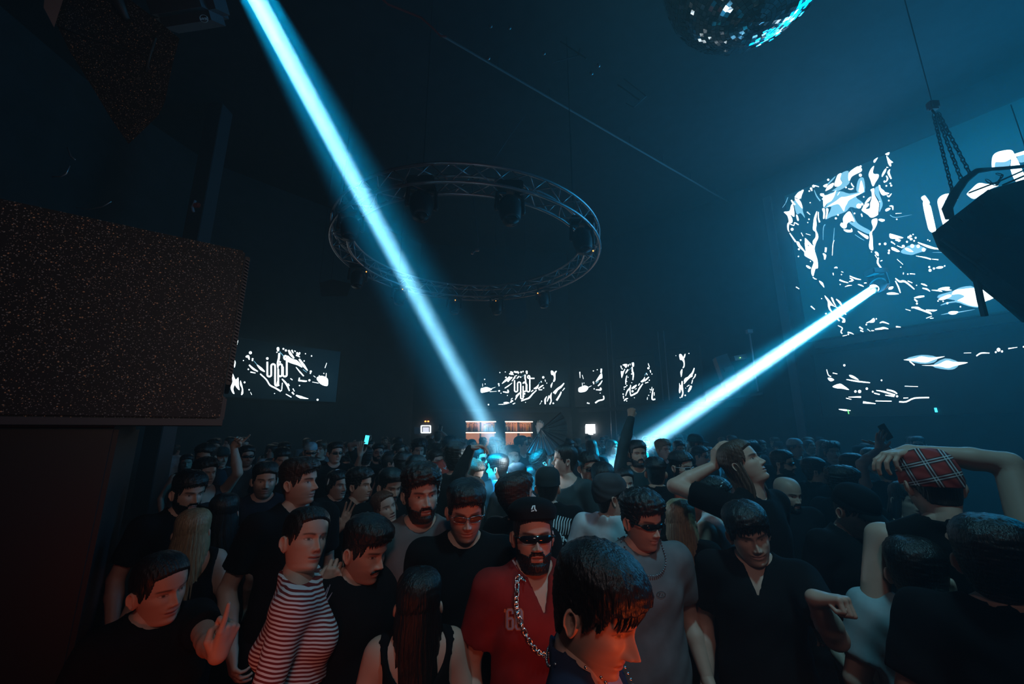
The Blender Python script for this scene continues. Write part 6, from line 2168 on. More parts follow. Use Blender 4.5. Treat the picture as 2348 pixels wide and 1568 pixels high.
def plaid():
    m = mat('red_tartan', (0.3, 0.02, 0.015), 0.9)
    nt = m.node_tree
    tc = nt.nodes.new('ShaderNodeTexCoord')
    mp = nt.nodes.new('ShaderNodeMapping')
    mp.inputs['Rotation'].default_value = (0.1, 0.32, 0.15)
    sp = nt.nodes.new('ShaderNodeSeparateXYZ')
    nt.links.new(tc.outputs['Object'], mp.inputs[0])
    nt.links.new(mp.outputs[0], sp.inputs[0])

    def bands(sock, period, lines):
        md = nt.nodes.new('ShaderNodeMath')
        md.operation = 'FLOORED_MODULO'
        md.inputs[1].default_value = period
        nt.links.new(sock, md.inputs[0])
        acc = None
        for c, w in lines:
            cp_ = nt.nodes.new('ShaderNodeMath')
            cp_.operation = 'COMPARE'
            cp_.inputs[1].default_value = c
            cp_.inputs[2].default_value = w
            nt.links.new(md.outputs[0], cp_.inputs[0])
            if acc is None:
                acc = cp_.outputs[0]
            else:
                ad = nt.nodes.new('ShaderNodeMath')
                ad.operation = 'MAXIMUM'
                nt.links.new(acc, ad.inputs[0])
                nt.links.new(cp_.outputs[0], ad.inputs[1])
                acc = ad.outputs[0]
        return acc
    per = 0.062
    bk = [bands(sp.outputs[k], per, [(0.022, 0.011)]) for k in (0, 2)]
    wt = [bands(sp.outputs[k], per, [(0.018, 0.0018), (0.027, 0.0018)]) for k in (0, 2)]
    col = (0.36, 0.03, 0.02, 1)
    prev = None
    for f, c, a in [(bk[0], (0.02, 0.01, 0.01, 1), .75), (bk[1], (0.02, 0.01, 0.01, 1), .75), (wt[0], (0.6, 0.62, 0.62, 1), .8), (wt[1], (0.6, 0.62, 0.62, 1), .8)]:
        mu = nt.nodes.new('ShaderNodeMath')
        mu.operation = 'MULTIPLY'
        mu.inputs[1].default_value = a
        nt.links.new(f, mu.inputs[0])
        mx = nt.nodes.new('ShaderNodeMix')
        mx.data_type = 'RGBA'
        nt.links.new(mu.outputs[0], mx.inputs[0])
        if prev is None:
            mx.inputs[6].default_value = col
        else:
            nt.links.new(prev, mx.inputs[6])
        mx.inputs[7].default_value = c
        prev = mx.outputs[2]
    nt.links.new(prev, nt.nodes['Principled BSDF'].inputs['Base Color'])
    return m


PLAID = plaid()
def px_of(p):
    d = Vector(p) - CAM
    fw = d.y * math.cos(PITCH) + d.z * math.sin(PITCH)
    up = -d.y * math.sin(PITCH) + d.z * math.cos(PITCH)
    return (W_ / 2 + F_PX * d.x / fw, H_ / 2 - F_PX * up / fw)


PLACED = []


def P(px, py, hh, face, label, pitch=0, roll=0, body=None, hmax=1.93, hmin=None, grp=None, Y=None, **o):
    """a person whose head centre, head height and facing are read off the photograph; stands on the floor"""
    fem = o.get('fem', 0)
    hmin = hmin or (1.52 if fem else 1.6)
    hs = o.get('hs', 1.0)
    if Y is None:
        Y = 0.234 * hs * F_PX / hh
        for _ in range(4):
            T = at(px, py, Y)
            a, b = px_of(T + Vector((0, 0, .117 * hs))), px_of(T - Vector((0, 0, .117 * hs)))
            Y *= math.hypot(a[0] - b[0], a[1] - b[1]) / hh
    if body is None:
        body = face - max(-45, min(45, face * 0.35 if abs(face) < 130 else 0))
    yaw = (face - body + 180) % 360 - 180
    o['turn'] = (yaw, pitch, roll)
    ang = [math.radians(a) for a in o['turn']]
    c = bend(np.array([[0, 0.3, 11.7]]), np.ones(1), ang)[0] * 0.01 * hs
    c[1] -= .005
    for _ in range(12):
        T = at(px, py, Y)
        h = T.z - (c[2] - 0.234 * hs)
        if h > hmax and ray(px, py).z < 0:
            Y *= 1.02
        elif h < hmin:
            Y *= 0.98
        else:
            break
    h = max(hmin - .1, min(hmax + .1, h))
    o['h'] = h
    az = math.degrees(math.atan2(T.x, T.y))
    rz = math.radians(180 + body - az)
    Rz = Matrix.Rotation(rz, 3, 'Z')
    off = Rz @ Vector((c[0], c[1], 0))
    loc = Vector((T.x - off.x, T.y - off.y, 0))
    inv = Rz.inverted()
    for k in ('armL', 'armR'):
        a = o.get(k)
        if a:
            a = dict(a)
            if 'px' in a:
                q = a['px']
                a['to'] = inv @ (at(q[0], q[1], Y + q[2]) - loc)
                for kk in ('fdir', 'palm', 'pole'):
                    if kk in a:
                        a[kk] = inv @ Vector(a[kk])
            o[k] = a
    o.setdefault('lod', 0 if hh > 88 else (1 if hh > 40 else 2))
    r = make_person(o)
    r.location = loc
    r.rotation_euler = (0, 0, rz)
    tag(r, label, 'person', grp)
    PLACED.append((loc.x, loc.y, h, px, py))
    r_o = o
    return r, r_o
BK = (0.005, 0.005, 0.006)
TEAL = (0.035, 0.06, 0.065)
# ---- the ring nearest the camera
P(1366, 1392, 262, 62, 'tall dark-haired person with bowl-cut fringe looking down, navy tank top and pale bead necklace', pitch=-22, hair='bowl', hc='black', hairline=17.2,
  sleeve='none', neck='tank', top=(0.03, 0.04, 0.08), nose=1.25, skin='fair', stubble=.15, chain=dict(drop=.10, kind='beads', r=.0036, n=60), body=86, bulk=1.05, eye=.25)
P(366, 1350, 150, 34, 'dark-haired person in a black top with raised pointing finger, lit red from below', pitch=-6, roll=6, fem=1, hair='bun', hairline=18.8, hc='black', top=BK,
  armL=dict(px=(520, 1535, -.32), hand='point', fdir=(.16, .0, .5), palm=(-1, 0.3, 0)), smile=.3, body=20)
P(700, 1238, 122, 32, 'person in a red and white striped high-neck crop top, head tilted', pitch=8, roll=-10, fem=1, hair='bun', hairline=18.8, hc='black', skin='fair', pattern='stripes', top=(.2, .02, .02), topname='striped_top',
  neck='turtle', sleeve='long', hem=1.13, body=84, armL=dict(px=(742, 1352, .06), hand='grip', fdir=(.35, 0, .6), palm=(-.3, .6, 0)), earring=1, smile=.35, Y=1.72)
P(838, 1258, 132, 46, 'smiling person with a moustache and thick black hair, black t-shirt, bare forearm low', pitch=-14, hair='quiff', hc='black', moustache=1, smile=.8, stubble=.3, body=25,
  armR=dict(px=(750, 1660, -.1), hand='relaxed', pole=(-1, -.2, -.2)))
P(966, 1130, 118, 16, 'curly-haired bearded person in a plain grey crew-neck sweatshirt', pitch=-4, roll=3, hair='curly', hc='dark', beard=.35, top=(0.12, 0.11, 0.11), sleeve='long', topname='sweatshirt', stubble=.4, body=5, smile=.2)
P(1068, 1170, 126, 6, 'person in black t-shirt wearing square amber-tinted sunglasses, hair falling on the forehead', pitch=-12, hair='quiff', hc='black', glasses=dict(kind='square', lens='amber', frame='metal'), stubble=.4, body=0)
R60, O60 = P(1222, 1226, 142, 10, 'bearded person in black flat cap, wraparound sunglasses, red jersey and heavy silver chain', pitch=4, hair='buzz', hc='black', beard=.9, cap=dict(kind='beret', line=17.2, tilt=.12, col=(.008, .008, .009)),
  glasses=dict(kind='wrap'), top=(0.22, 0.018, 0.015), topname='jersey', neck='v', chain=dict(drop=.22, r=.0042, n=64), open=.2, body=18)
P(1186, 1142, 104, 112, 'person with swept-back brown hair seen from behind, face turned up towards the stage', pitch=14, roll=0, hair='quiff', hc='dark', stubble=.3, body=140)
P(1472, 1192, 120, 42, 'smiling person in wraparound sunglasses, grey t-shirt with small oval print and bead necklace', pitch=-8, hair='curly', hc='black', glasses=dict(kind='wrap'), top=(0.14, 0.15, 0.16), smile=.7,
  earring=-1, chain=dict(drop=.07, kind='beads', r=.004, n=52, dark=1), body=22, stubble=.2)
OVAL = PLACED[-1]
P(1400, 1138, 96, 112, 'person in a dark knotted head wrap and white t-shirt seen from behind', hair='buzz', cap=dict(kind='bandana', line=13.0, tilt=.55, col=(.05, .055, .06)), top=(0.62, 0.66, 0.68), body=150, glasses=dict(kind='round', lens='clear', frame='black'))
P(1382, 1100, 78, 14, 'person with a full dark fringe and lowered eyes beside the head wrap', pitch=-12, hair='bowl', hc='black', hairline=17, body=5, Y=3.4)
P(1350, 1072, 66, 24, 'person in square black sunglasses and teal t-shirt, hair clipped at the sides', hair='fade', hc='black', glasses=dict(kind='square'), top=TEAL, body=30, pitch=-4)
P(1296, 1054, 66, -82, 'long-haired person in profile with parted lips, loose dark t-shirt, beside the open fan', pitch=3, hair='back', hc='black', skin='pale', top=TEAL, open=.5, body=-35, neck='wide')
P(1243, 1058, 50, 112, 'person with head thrown back holding up a large black fan', pitch=38, hair='curly', hc='dark', skin='pale', stubble=.4, body=100, top=TEAL, earring=-1,
  armL=dict(px=(1236, 982, 0.0), hand='grip', fdir=(.1, -.2, 1), palm=(.2, 1, 0), pole=(1, -.2, 0)), hmax=1.85)
FAN_Y = PLACED[-1][1]
P(1196, 1020, 38, 78, 'person in dark sunglasses in profile below the bar shelves', pitch=8, hair='short', hc='black', glasses=dict(kind='square'), moustache=1, top=TEAL, skin='fair', lod=1)
P(1141, 1073, 60, -112, 'short-haired person in blue t-shirt turned away where the beam lands', hair='short', hc='black', skin='pale', top=(0.02, 0.12, 0.2), body=-165, stubble=.4)
P(1100, 1051, 50, 46, 'person in black sunglasses with closely clipped hair under a bent hand', hair='buzz', hc='black', skin='pale', glasses=dict(kind='square'), body=30, top=BK)
P(1084, 1087, 62, 52, 'person with chin-length brown hair looking down beside the raised sleeve', pitch=-22, hair='longparted', hlen=14, hc='brown', skin='pale', hwrap=2.0, body=30, hairline=18.5)
P(1046, 1052, 52, 150, 'curly-haired person from behind with black-sleeved arm bent up high', hair='curly', hc='black', sleeve='long', top=BK, body=165, skin='pale',
  armR=dict(px=(1080, 1028, -.15), hand='relaxed', fdir=(.5, -.1, .12), palm=(.3, -.2, -1), pole=(-.2, -.3, -1)), Y=3.5, hmax=2.0, topname='long_sleeved_top')
P(999, 1056, 48, 36, 'smiling young person with short hair and black t-shirt, lit white', hair='short', hc='dark', skin='pale', smile=1, body=20, pitch=-4)
P(1032, 1028, 48, 28, 'person in white-framed shield sunglasses and red and pale blue jersey', hair='curly', hc='black', skin='dark', glasses=dict(kind='shield', lens='blue', frame='white'), top=(0.45, 0.05, 0.03), topname='jersey', body=20)
P(958, 1032, 42, 18, 'dark-haired person peering over the person with a clipped nape', hair='curly', hc='black', pitch=-8)
P(925, 1066, 56, 140, 'person with faded hair seen from behind, one ear lit', hair='fade', hc='dark', stubble=.3, skin='fair', body=170)
P(953, 1080, 64, 180, 'person with glossy dark bowl-shaped hair seen from behind', hair='bowl', hc='black', body=180)
P(893, 1062, 46, 96, 'person with tied-back dark hair in profile with bare shoulders', fem=1, hair='bun', hairline=18.6, hc='black', sleeve='none', neck='low', body=130)
P(894, 1115, 74, 30, 'dark-haired person with a moustache behind the auburn-haired one', pitch=-12, hair='quiff', hc='black', moustache=1, stubble=.3, body=20)
P(882, 1166, 74, 30, 'auburn-haired person with head tilted up and parted lips', pitch=10, roll=14, fem=1, hair='longparted', hlen=22, hc='auburn', skin='pale', open=.35, body=10, hairline=19)
P(824, 1112, 70, 58, 'curly-haired person in profile smiling, hand open below the chin', hair='curly', hc='black', skin='fair', body=35, smile=.3,
  armR=dict(px=(786, 1205, -.28), hand='open', fdir=(.35, 0, .9), palm=(.4, -1, 0), pole=(-1, -.3, -1)))
P(773, 1112, 56, 40, 'person wearing a shiny pale headphone band, mouth open', hair='short', hc='black', open=.6, headband=1, body=25)
P(686, 1104, 100, 56, 'tall straight-haired person in black crew-neck t-shirt gazing aside with calm face', hair='quiff', hc='dark', stubble=.25, body=28, pitch=2, nose=1.1)
P(607, 1100, 76, 6, 'frowning person with short dark hair and light beard in dark t-shirt', hair='short', hc='black', stubble=.5, body=0, top=(.018, .022, .035), pitch=-4)
P(432, 1128, 90, 28, 'bearded person with dark cropped hair at the edge of the speaker shadow', pitch=-10, hair='short', hc='black', beard=.3, body=15)
P(440, 1222, 92, 172, 'person with long straight fair hair seen from behind', fem=1, hair='long', hc='blond', hlen=34, sleeve='none', neck='low', body=180)
P(512, 1178, 88, 172, 'dark-haired person in sleeveless top seen from behind with bare upper arm', fem=1, hair='long', hc='black', hlen=24, sleeve='none', neck='tank', body=190, bulk=1.15, hmax=1.75)
P(565, 1046, 46, 16, 'person in black sunglasses with short dark hair and stubble', hair='short', hc='black', glasses=dict(kind='wrap'), stubble=.5, top=(0.05, .06, .07))
P(505, 1050, 44, 30, 'person in a dark peaked cap beside the tattooed raised arm', hair='buzz', cap=dict(kind='cap', brim=0, col=(.03, .05, .05)), top=(.12, .16, .17))
P(470, 1085, 62, 30, 'person raising a long arm with a pointing hand near the speaker corner', hair='curly', hc='dark', sleeve='none', neck='tank', top=(.03, .03, .035), body=20,
  armL=dict(px=(536, 1022, 0), hand='point', fdir=(.55, 0, .6), palm=(.5, -1, 0), pole=(.5, 0, -1)), hmax=1.85)
P(711, 1036, 40, 12, 'person in a pale blue knitted cap and dark glasses', hair='buzz', cap=dict(kind='beanie', line=14.6, tilt=.1, col=(.28, .42, .48)), glasses=dict(kind='wrap'), stubble=.5, pitch=-8)
P(768, 1038, 46, 24, 'person in rounded black sunglasses with a bare neck and short hair', hair='short', hc='black', glasses=dict(kind='square'), top=BK)
P(788, 1068, 42, 24, 'dark-haired person with shiny forehead between the sunglasses and headphones wearers', fem=1, hair='back', hairline=18.8, hc='black', pitch=-8)
P(811, 1028, 30, 20, 'bald person in glasses far behind the open hand', hair='none', glasses=dict(kind='round', lens='clear'))
P(645, 1052, 46, 14, 'person with swept dark hair and half-closed eyes', hair='quiff', hc='black', pitch=-16)
P(838, 1050, 42, 170, 'dark-haired person resting a spread hand on the head', hair='curly', hc='black', armR=dict(px=(826, 1044, -.14), hand='open', fdir=(-.1, 0, 1), palm=(0, 1, 0), pole=(-1, 0, -.3)), lod=1)
P(866, 1037, 38, 14, 'person in red-tinted sunglasses and short beard', hair='short', hc='black', beard=.3, glasses=dict(kind='square', lens='red', frame='metal'), lod=1)
# ---- right of the fan
P(1562, 1070, 66, 52, 'bearded person in clear-rimmed glasses and orange-red t-shirt', hair='fade', hc='black', beard=.9, glasses=dict(kind='square', lens='clear', frame='cyan'), top=(0.50, 0.06, 0.025), body=95, pitch=-4)
P(1504, 1084, 66, 180, 'person with a clipped nape and dark crown seen from behind', hair='fade', hc='black', body=185, skin='tan', stubble=.6)
P(1462, 1040, 56, 18, 'bearded person in dark sweater punching a fist into the air', hair='short', hc='black', beard=.5, sleeve='long', top=(0.025, 0.045, 0.05), body=8, skin='tan', topname='sweater',
  armR=dict(px=(1450, 945, -.02), hand='fist', fdir=(.12, 0, 1), palm=(.2, 1, 0), pole=(-1, 0, 0)), hmax=1.9)
P(1521, 1031, 42, 42, 'curly fair-haired person with light falling across the face', hair='curly', hc='blond', skin='pale', lod=1)
P(1558, 1030, 36, 24, 'dark-haired person with closed eyes beside the fair curly one', hair='short', hc='black', eye=.1, lod=1)
P(1596, 1018, 40, 100, 'person in teal baseball cap turned aside', hair='buzz', cap=dict(kind='cap', brim=0, col=(.05, .16, .18)), lod=1, pitch=-6)
P(1606, 1046, 44, 66, 'person with clipped hair and thin glasses in profile', hair='fade', hc='black', glasses=dict(kind='round', lens='clear'), lod=1)
P(1702, 1062, 104, 72, 'long brown-haired person with head tilted far back, eyes on the screen', pitch=26, hair='longparted', hc='brown', hlen=40, hwrap=1.9, skin='fair', body=60, hairline=18.4, top=BK, Y=2.35, hmax=2.0,
  armR=dict(px=(1640, 1066, .1), hand='relaxed', fdir=(.1, 0, 1), palm=(1, 0, 0), pole=(-1, 0, -.4)))
P(1640, 1140, 88, 84, 'person with shiny pale sunglasses pushed up on the hair and white sleeveless top', hair='fade', hc='black', glasses=dict(kind='shield', up=1, lens='blue', frame='cyan'), top=(0.62, 0.66, 0.68), sleeve='none', body=70, stubble=.5, pitch=-4)
P(1562, 1196, 96, 172, 'person with long straight dark-blond hair seen from behind', fem=1, hair='long', hc='blond', hlen=36, body=180)
P(1716, 1222, 128, 14, 'grinning person in an open-necked black shirt', pitch=-10, roll=10, hair='bowl', hc='black', hairline=17.4, smile=1, neck='v', body=0, eye=.22,
  armL=dict(px=(1868, 1372, -.42), hand='fist', fdir=(.45, -.5, .15), palm=(0, -.3, -1), pole=(.6, .3, -1)))
P(1806, 1132, 76, 42, 'bald person with a dark goatee looking down', pitch=-8, hair='none', beard=.25, hc='black', stubble=.3, body=30)
P(1795, 1062, 56, 70, 'person in sunglasses with short dark hair behind the bald one', hair='short', hc='black', glasses=dict(kind='wrap'), body=90, beard=.2)
P(1824, 1026, 38, 60, 'person in a white skullcap in the haze', hair='buzz', cap=dict(kind='beanie', line=15.5, tilt=.1, col=(.6, .7, .72)), lod=1)
P(1856, 1024, 32, 50, 'short-haired person with face turned up beside the white skullcap', hair='buzz', hc='dark', lod=1, pitch=10)
P(1908, 1036, 42, 24, 'dark-haired person between the white skullcap and the raised hands', hair='curly', hc='black', lod=1)
P(1958, 1072, 60, 66, 'dark-haired person in black sunglasses below the spread hands', hair='short', hc='black', glasses=dict(kind='wrap'), body=50)
P(1868, 1080, 58, 104, 'person with dark hair and sunglasses turned away behind the bald one', hair='short', hc='black', glasses=dict(kind='wrap'), body=120)
P(1936, 1112, 76, 120, 'person with a large mass of dark hair, one ear showing', hair='curly', hc='black', body=150)
P(1960, 1172, 108, 52, 'person in a plain black baseball cap and black t-shirt looking down', pitch=-24, hair='buzz', cap=dict(kind='cap', brim=0, line=14.4, col=(.006, .006, .007)), stubble=.3, body=45)
P(2080, 1150, 84, 42, 'person with long dark hair and strappy top beside the tartan cap', fem=1, hair='long', hc='black', hlen=30, sleeve='none', neck='low', body=30, pitch=-4, roll=-8)
P(2136, 1112, 118, 205, 'person in a red tartan cap seen from behind, one long bare arm arched overhead', pitch=-20, roll=0, hair='short', hc='black', cap=dict(kind='beanie', line=11.5, tilt=.32, plaid=1), body=188,
  armR=dict(px=(2085, 1035, .05), hand='relaxed', fdir=(-1, 0, -.15), palm=(0, 0, -1), pole=(1, 0, 1)), sleeve='none', neck='tank', Y=1.62, hmax=1.9)
P(2035, 1076, 62, 200, 'person from behind with tied hair holding a phone up in one spread hand', hair='bun', hc='black', sleeve='none', neck='tank', body=190,
  armL=dict(px=(2016, 1030, .0), hand='open', fdir=(.25, 0, 1), palm=(0, -1, 0), pole=(-1, 0, -1)),
  armR=dict(px=(2022, 1018, .1), hand='open', fdir=(-1, 0, .12), palm=(0, 0, 1), pole=(1, 0, -1)), hmax=1.84, lod=0)
P(2290, 1292, 210, 168, 'close dark-haired person seen from behind in plain black shirt', hair='short', hc='black', body=180, stubble=.4, hs=1.02)
P(2105, 1318, 100, 178, 'person in a pale blue t-shirt seen from behind, half hidden by the close dark head', hair='short', hc='black', top=(0.30, 0.40, 0.42), body=170, Y=1.62, hmax=1.66, hmin=1.5)
P(960, 1388, 128, 178, 'person with long black hair and bare shoulders seen from behind', fem=1, hair='long', hc='black', hlen=38, sleeve='none', neck='low', body=184, hmax=1.66, bulk=1.1, hmin=1.5)
P(1256, 1117, 66, 176, 'person in a black baseball cap and printed black t-shirt seen from behind', hair='buzz', cap=dict(kind='cap', brim=0, line=14, col=(.02, .03, .032)), body=172, Y=3.0)
PRINTP = PLACED[-1]
P(1186, 1096, 62, 178, 'person in a dark knitted beanie seen from behind under the beam', hair='buzz', cap=dict(kind='beanie', line=13.5, tilt=.1, col=(.02, .03, .035)), body=180)
P(1432, 1108, 58, 18, 'person with receding short hair, only the forehead and eyes showing', hair='short', hc='dark', hairline=19, body=10)
P(1222, 1094, 50, 130, 'person with parted dark hair hands together near the mouth', fem=1, hair='longparted', hlen=16, hc='black', body=120)

P(1176, 1046, 46, 8, 'pale-faced person in a white t-shirt standing in the long beam', hair='short', hc='dark', skin='pale', top=(0.75, 0.8, 0.82), lod=1)
PHONES = []
P(846, 1026, 32, 20, 'person holding a blue-lit phone up before the face', hair='short', hc='black', lod=1, armR=dict(px=(840, 1014, -.2), hand='claw', fdir=(.1, 0, 1), palm=(.3, 1, 0), pole=(-1, 0, -.5)))
PHONES.append((841, 1008, PLACED[-1][1] - .22, M_LEDCY, 'small phone with a blue-lit screen held up beyond the headphones wearer'))
P(1004, 1003, 28, 170, 'person from behind holding a phone up in both hands below the framed sign', hair='curly', hc='black', lod=1, skin='pale', hmax=1.86,
  armR=dict(px=(1008, 986, .12), hand='claw', fdir=(0, 0, 1), palm=(0, 1, 0), pole=(1, 0, -.3)), armL=dict(px=(1011, 987, .12), hand='claw', fdir=(0, 0, 1), palm=(0, 1, 0), pole=(-1, 0, -.3)))
PHONES.append((1009, 980, PLACED[-1][1] + .15, None, 'phone held up in both hands below the framed sign'))
PHONES.append((2030, 990, 3.86, None, 'dark phone held up above the tartan cap'))
for (x, y, Yp, m_, lb) in PHONES:
    p = at(x, y, Yp)
    ph = empty('phone', p)
    tag(ph, lb, 'phone')
    Rq = Matrix.Rotation(math.radians(-25 if x > 2000 else 8), 3, 'Y')
    mb = MB()
    mb.box((0, 0, 0), (0.074, 0.009, 0.15), Rq, bev=0.003)
    mb.build('phone_body', [M_BLACK], ph)
    mb = MB()
    mb.box((0, -0.0055, 0), (0.068, 0.0012, 0.142), Rq)
    mb.build('screen', [m_ or M_GLASS], ph)
# ---------------------------------------------------------------- the packed crowd farther back
def copy_person(src, loc, rz, sz):
    r = src.copy()
    COL.objects.link(r)
    for ch_ in src.children:
        c = ch_.copy()
        COL.objects.link(c)
        c.parent = r
        for g_ in ch_.children:
            d = g_.copy()
            COL.objects.link(d)
            d.parent = c
    r.location = loc
    r.rotation_euler = (0, 0, rz)
    r.scale = (sz, sz, sz)
    return r


VAR = [('short dark-haired person in black', dict(hair='short', hc='black')),
       ('curly-haired person in dark t-shirt', dict(hair='curly', hc='dark', top=(.03, .035, .045), turn=(25, -5, 0))),
       ('short-haired person in dark sunglasses', dict(hair='quiff', hc='black', glasses=dict(kind='square'), turn=(-20, 0, 0))),
       ('long dark-haired person in sleeveless top', dict(fem=1, hair='long', hc='black', hlen=24, sleeve='none', neck='low', turn=(-30, 0, 4))),
       ('bearded person with clipped hair', dict(hair='fade', hc='black', beard=.5, turn=(35, 2, 0))),
       ('person in a dark baseball cap', dict(hair='buzz', cap=dict(kind='cap', brim=0, col=(.03, .03, .035)), turn=(15, -8, 0))),
       ('brown-haired person in grey t-shirt', dict(hair='bowl', hc='brown', top=(.14, .15, .16), turn=(-45, 4, 0))),
       ('long brown-haired person in dark top', dict(fem=1, hair='longparted', hc='brown', hlen=22, turn=(40, -6, -4))),
       ('short-haired person in white t-shirt', dict(hair='short', hc='dark', top=(.55, .6, .62), turn=(-60, 6, 0))),
       ('shaven-headed person in black', dict(hair='buzz', hc='dark', stubble=.4, turn=(10, 8, 0)))]
rc = random.Random(21)
spotsc = []
Yr = 4.6
while Yr < 13.6:
    lo_, hi_ = -0.92 * Yr, 1.02 * Yr
    X = lo_ + rc.random() * .4
    while X < hi_:
        x, y = X, Yr + rc.uniform(-.22, .22)
        X += (0.62 if Yr < 8 else 0.85) + rc.random() * 0.35
        # inside the room, clear of the walls and the fixed things
        ok = True
        for i in range(len(WALLPTS) - 1):
            a_, b_ = Vector(WALLPTS[i]), Vector(WALLPTS[i + 1])
            d_ = (b_ - a_).normalized()
            nrm = Vector((d_.y, -d_.x))
            if (Vector((x, y)) - a_).dot(nrm) < 0.75:
                ok = False
        if math.hypot(P0.x - x, P0.y - y) < .7:
            ok = False
        hgt = rc.uniform(1.62, 1.86)
        q = px_of((x, y, hgt - .1))
        if not (385 < q[0] < 2330):
            ok = False
        hh_ = 214 / y
        for (ax, ay, ah, apx, apy) in PLACED:
            if math.hypot(ax - x, ay - y) < 0.50:
                ok = False
            if ay > y and abs(apx - q[0]) < hh_ * .62 and abs(apy - q[1]) < hh_ * 1.2:
                ok = False
        for (sx, sy, _, _) in spotsc:
            if math.hypot(sx - x, sy - y) < 0.5:
                ok = False
        if ok:
            spotsc.append((x, y, hgt, q[0]))
    Yr += 0.62 if Yr < 8 else 0.95


def zone(px):
    for lim, s_ in ((760, 'under the screen by the speckled speaker'), (1060, 'between speckled speaker and bar'), (1240, 'before the bar shelves'),
                    (1420, 'below the square sign'), (1620, 'below the narrow screens'), (1830, 'below the balcony loudspeaker'), (9999, 'below the huge screen')):
        if px < lim:
            return s_


protos = {}
for n_i, (x, y, hgt, px) in enumerate(spotsc):
    v = rc.randrange(len(VAR))
    az = math.degrees(math.atan2(x, y))
    away = rc.random() < 0.22
    face = (180 if away else 0) + rc.uniform(-45, 45)
    rz = math.radians(180 + face - az)
    if v not in protos:
        o_ = dict(VAR[v][1])
        o_['h'] = 1.74 if not o_.get('fem') else 1.68
        o_['lod'] = 2
        o_['skin'] = ['fair', 'tan', 'pale'][v % 3]
        r = make_person(o_)
        protos[v] = (r, o_['h'])
        r.location = (x, y, 0)
        r.rotation_euler = (0, 0, rz)
        r.scale = (hgt / o_['h'],) * 3
    else:
        src, h0 = protos[v]
        r = copy_person(src, (x, y, 0), rz, hgt / h0)
    depth_ = 'nearer rows' if y < 6.6 else ('middle rows' if y < 9.5 else 'farthest rows')
    lb = '%s, %s, %s' % (VAR[v][0], zone(px), depth_)
    tag(r, lb, 'person', 'crowd of ' + lb.replace('person', 'people', 1))
print('CROWD', len(spotsc))

# ---------------------------------------------------------------- the open folding fan
FY = FAN_Y - 0.05
piv = at(1241, 984, FY)
fan = empty('folding_fan', piv)
tag(fan, 'large open black folding fan held up over the crowd', 'fan')
FRd = (at(1301, 984, FY) - piv).length
nrb = 13
a0_, a1_ = math.radians(40), math.radians(-124)
M_FAN = mat('black_fan_fabric', (0.02, 0.035, 0.042), 0.7)
M_RIB = mat('black_fan_rib', (0.008, 0.008, 0.01), 0.35)


def fpt(a, r, dy):
    return Vector((math.cos(a) * r, dy, math.sin(a) * r))


for k in range(nrb):
    a = a0_ + (a1_ - a0_) * k / (nrb - 1)
    mb = MB()
    w_ = 0.0075 if k in (0, nrb - 1) else 0.0045
    mb.tube([fpt(a, -0.012, -.004), fpt(a, FRd * .4, -.004), fpt(a, FRd * .99, -.006)], [w_, w_ * 1.1, w_ * .7], 5)
    mb.build('rib', [M_RIB], fan)
vs, fs = [], []
ns = (nrb - 1) * 4
for k in range(ns + 1):
    a = a0_ + (a1_ - a0_) * k / ns
    dy = 0.006 if (k % 4) in (0,) else (-0.008 if k % 4 == 2 else 0.0)
    for r in (FRd * .30, FRd * .65, FRd * (1.0 - 0.012 * ((k % 4) == 2))):
        vs.append(fpt(a, r, dy * (r / FRd)))
for k in range(ns):
    for j in range(2):
        b = k * 3 + j
        fs.append((b, b + 1, b + 4, b + 3))
leaf = obj('fan_leaf', vs, fs, M_FAN, fan)
sm_ = leaf.modifiers.new('thickness', 'SOLIDIFY')
sm_.thickness = 0.0012

# ---------------------------------------------------------------- prints, trims and badges on the clothes
from mathutils.bvhtree import BVHTree
bpy.context.view_layer.update()


def by_label(words, part):
    for o in bpy.data.objects:
        if o.get('label', '').startswith(words):
            for c in o.children:
                if c.name.split('.')[0] == part:
                    return c
    raise KeyError(words + part)


def decal(host, name, strokes, m, lift=0.003):
    """strokes (pixel polylines with a pixel width) laid on the surface of a garment"""
    me = host.data
    mw = host.matrix_world
    bvh = BVHTree.FromPolygons([mw @ v.co for v in me.vertices], [list(p.vertices) for p in me.polygons])
    inv = mw.inverted()
    vs, fs = [], []
    for pts, w in strokes:
        P2 = []
        for a_, b_ in zip(pts[:-1], pts[1:]):
            L = math.hypot(b_[0] - a_[0], b_[1] - a_[1])
            k = max(1, int(L / 4))
            P2 += [(a_[0] + (b_[0] - a_[0]) * q / k, a_[1] + (b_[1] - a_[1]) * q / k) for q in range(k)]
        P2.append(pts[-1])
        Lf, Rt = stroke_poly(P2, w)
        row = []
        for l_, r_ in zip(Lf, Rt):
            pr = []
            for q in (l_, r_):
                d = ray(q.x, q.y).normalized()
                h_ = bvh.ray_cast(CAM, d)
                if h_[0] is not None:
                    pr.append(inv @ (h_[0] - d * lift))
            row.append(pr if len(pr) == 2 else None)
        for i in range(len(row) - 1):
            if row[i] and row[i + 1] and (row[i][0] - row[i + 1][0]).length < .05:
                b = len(vs)
                vs += [row[i][0], row[i][1], row[i + 1][1], row[i + 1][0]]
                fs.append((b, b + 1, b + 2, b + 3))
    if not fs:
        print('DECAL EMPTY', name)
        return
    return obj(name, vs, fs, m, host)


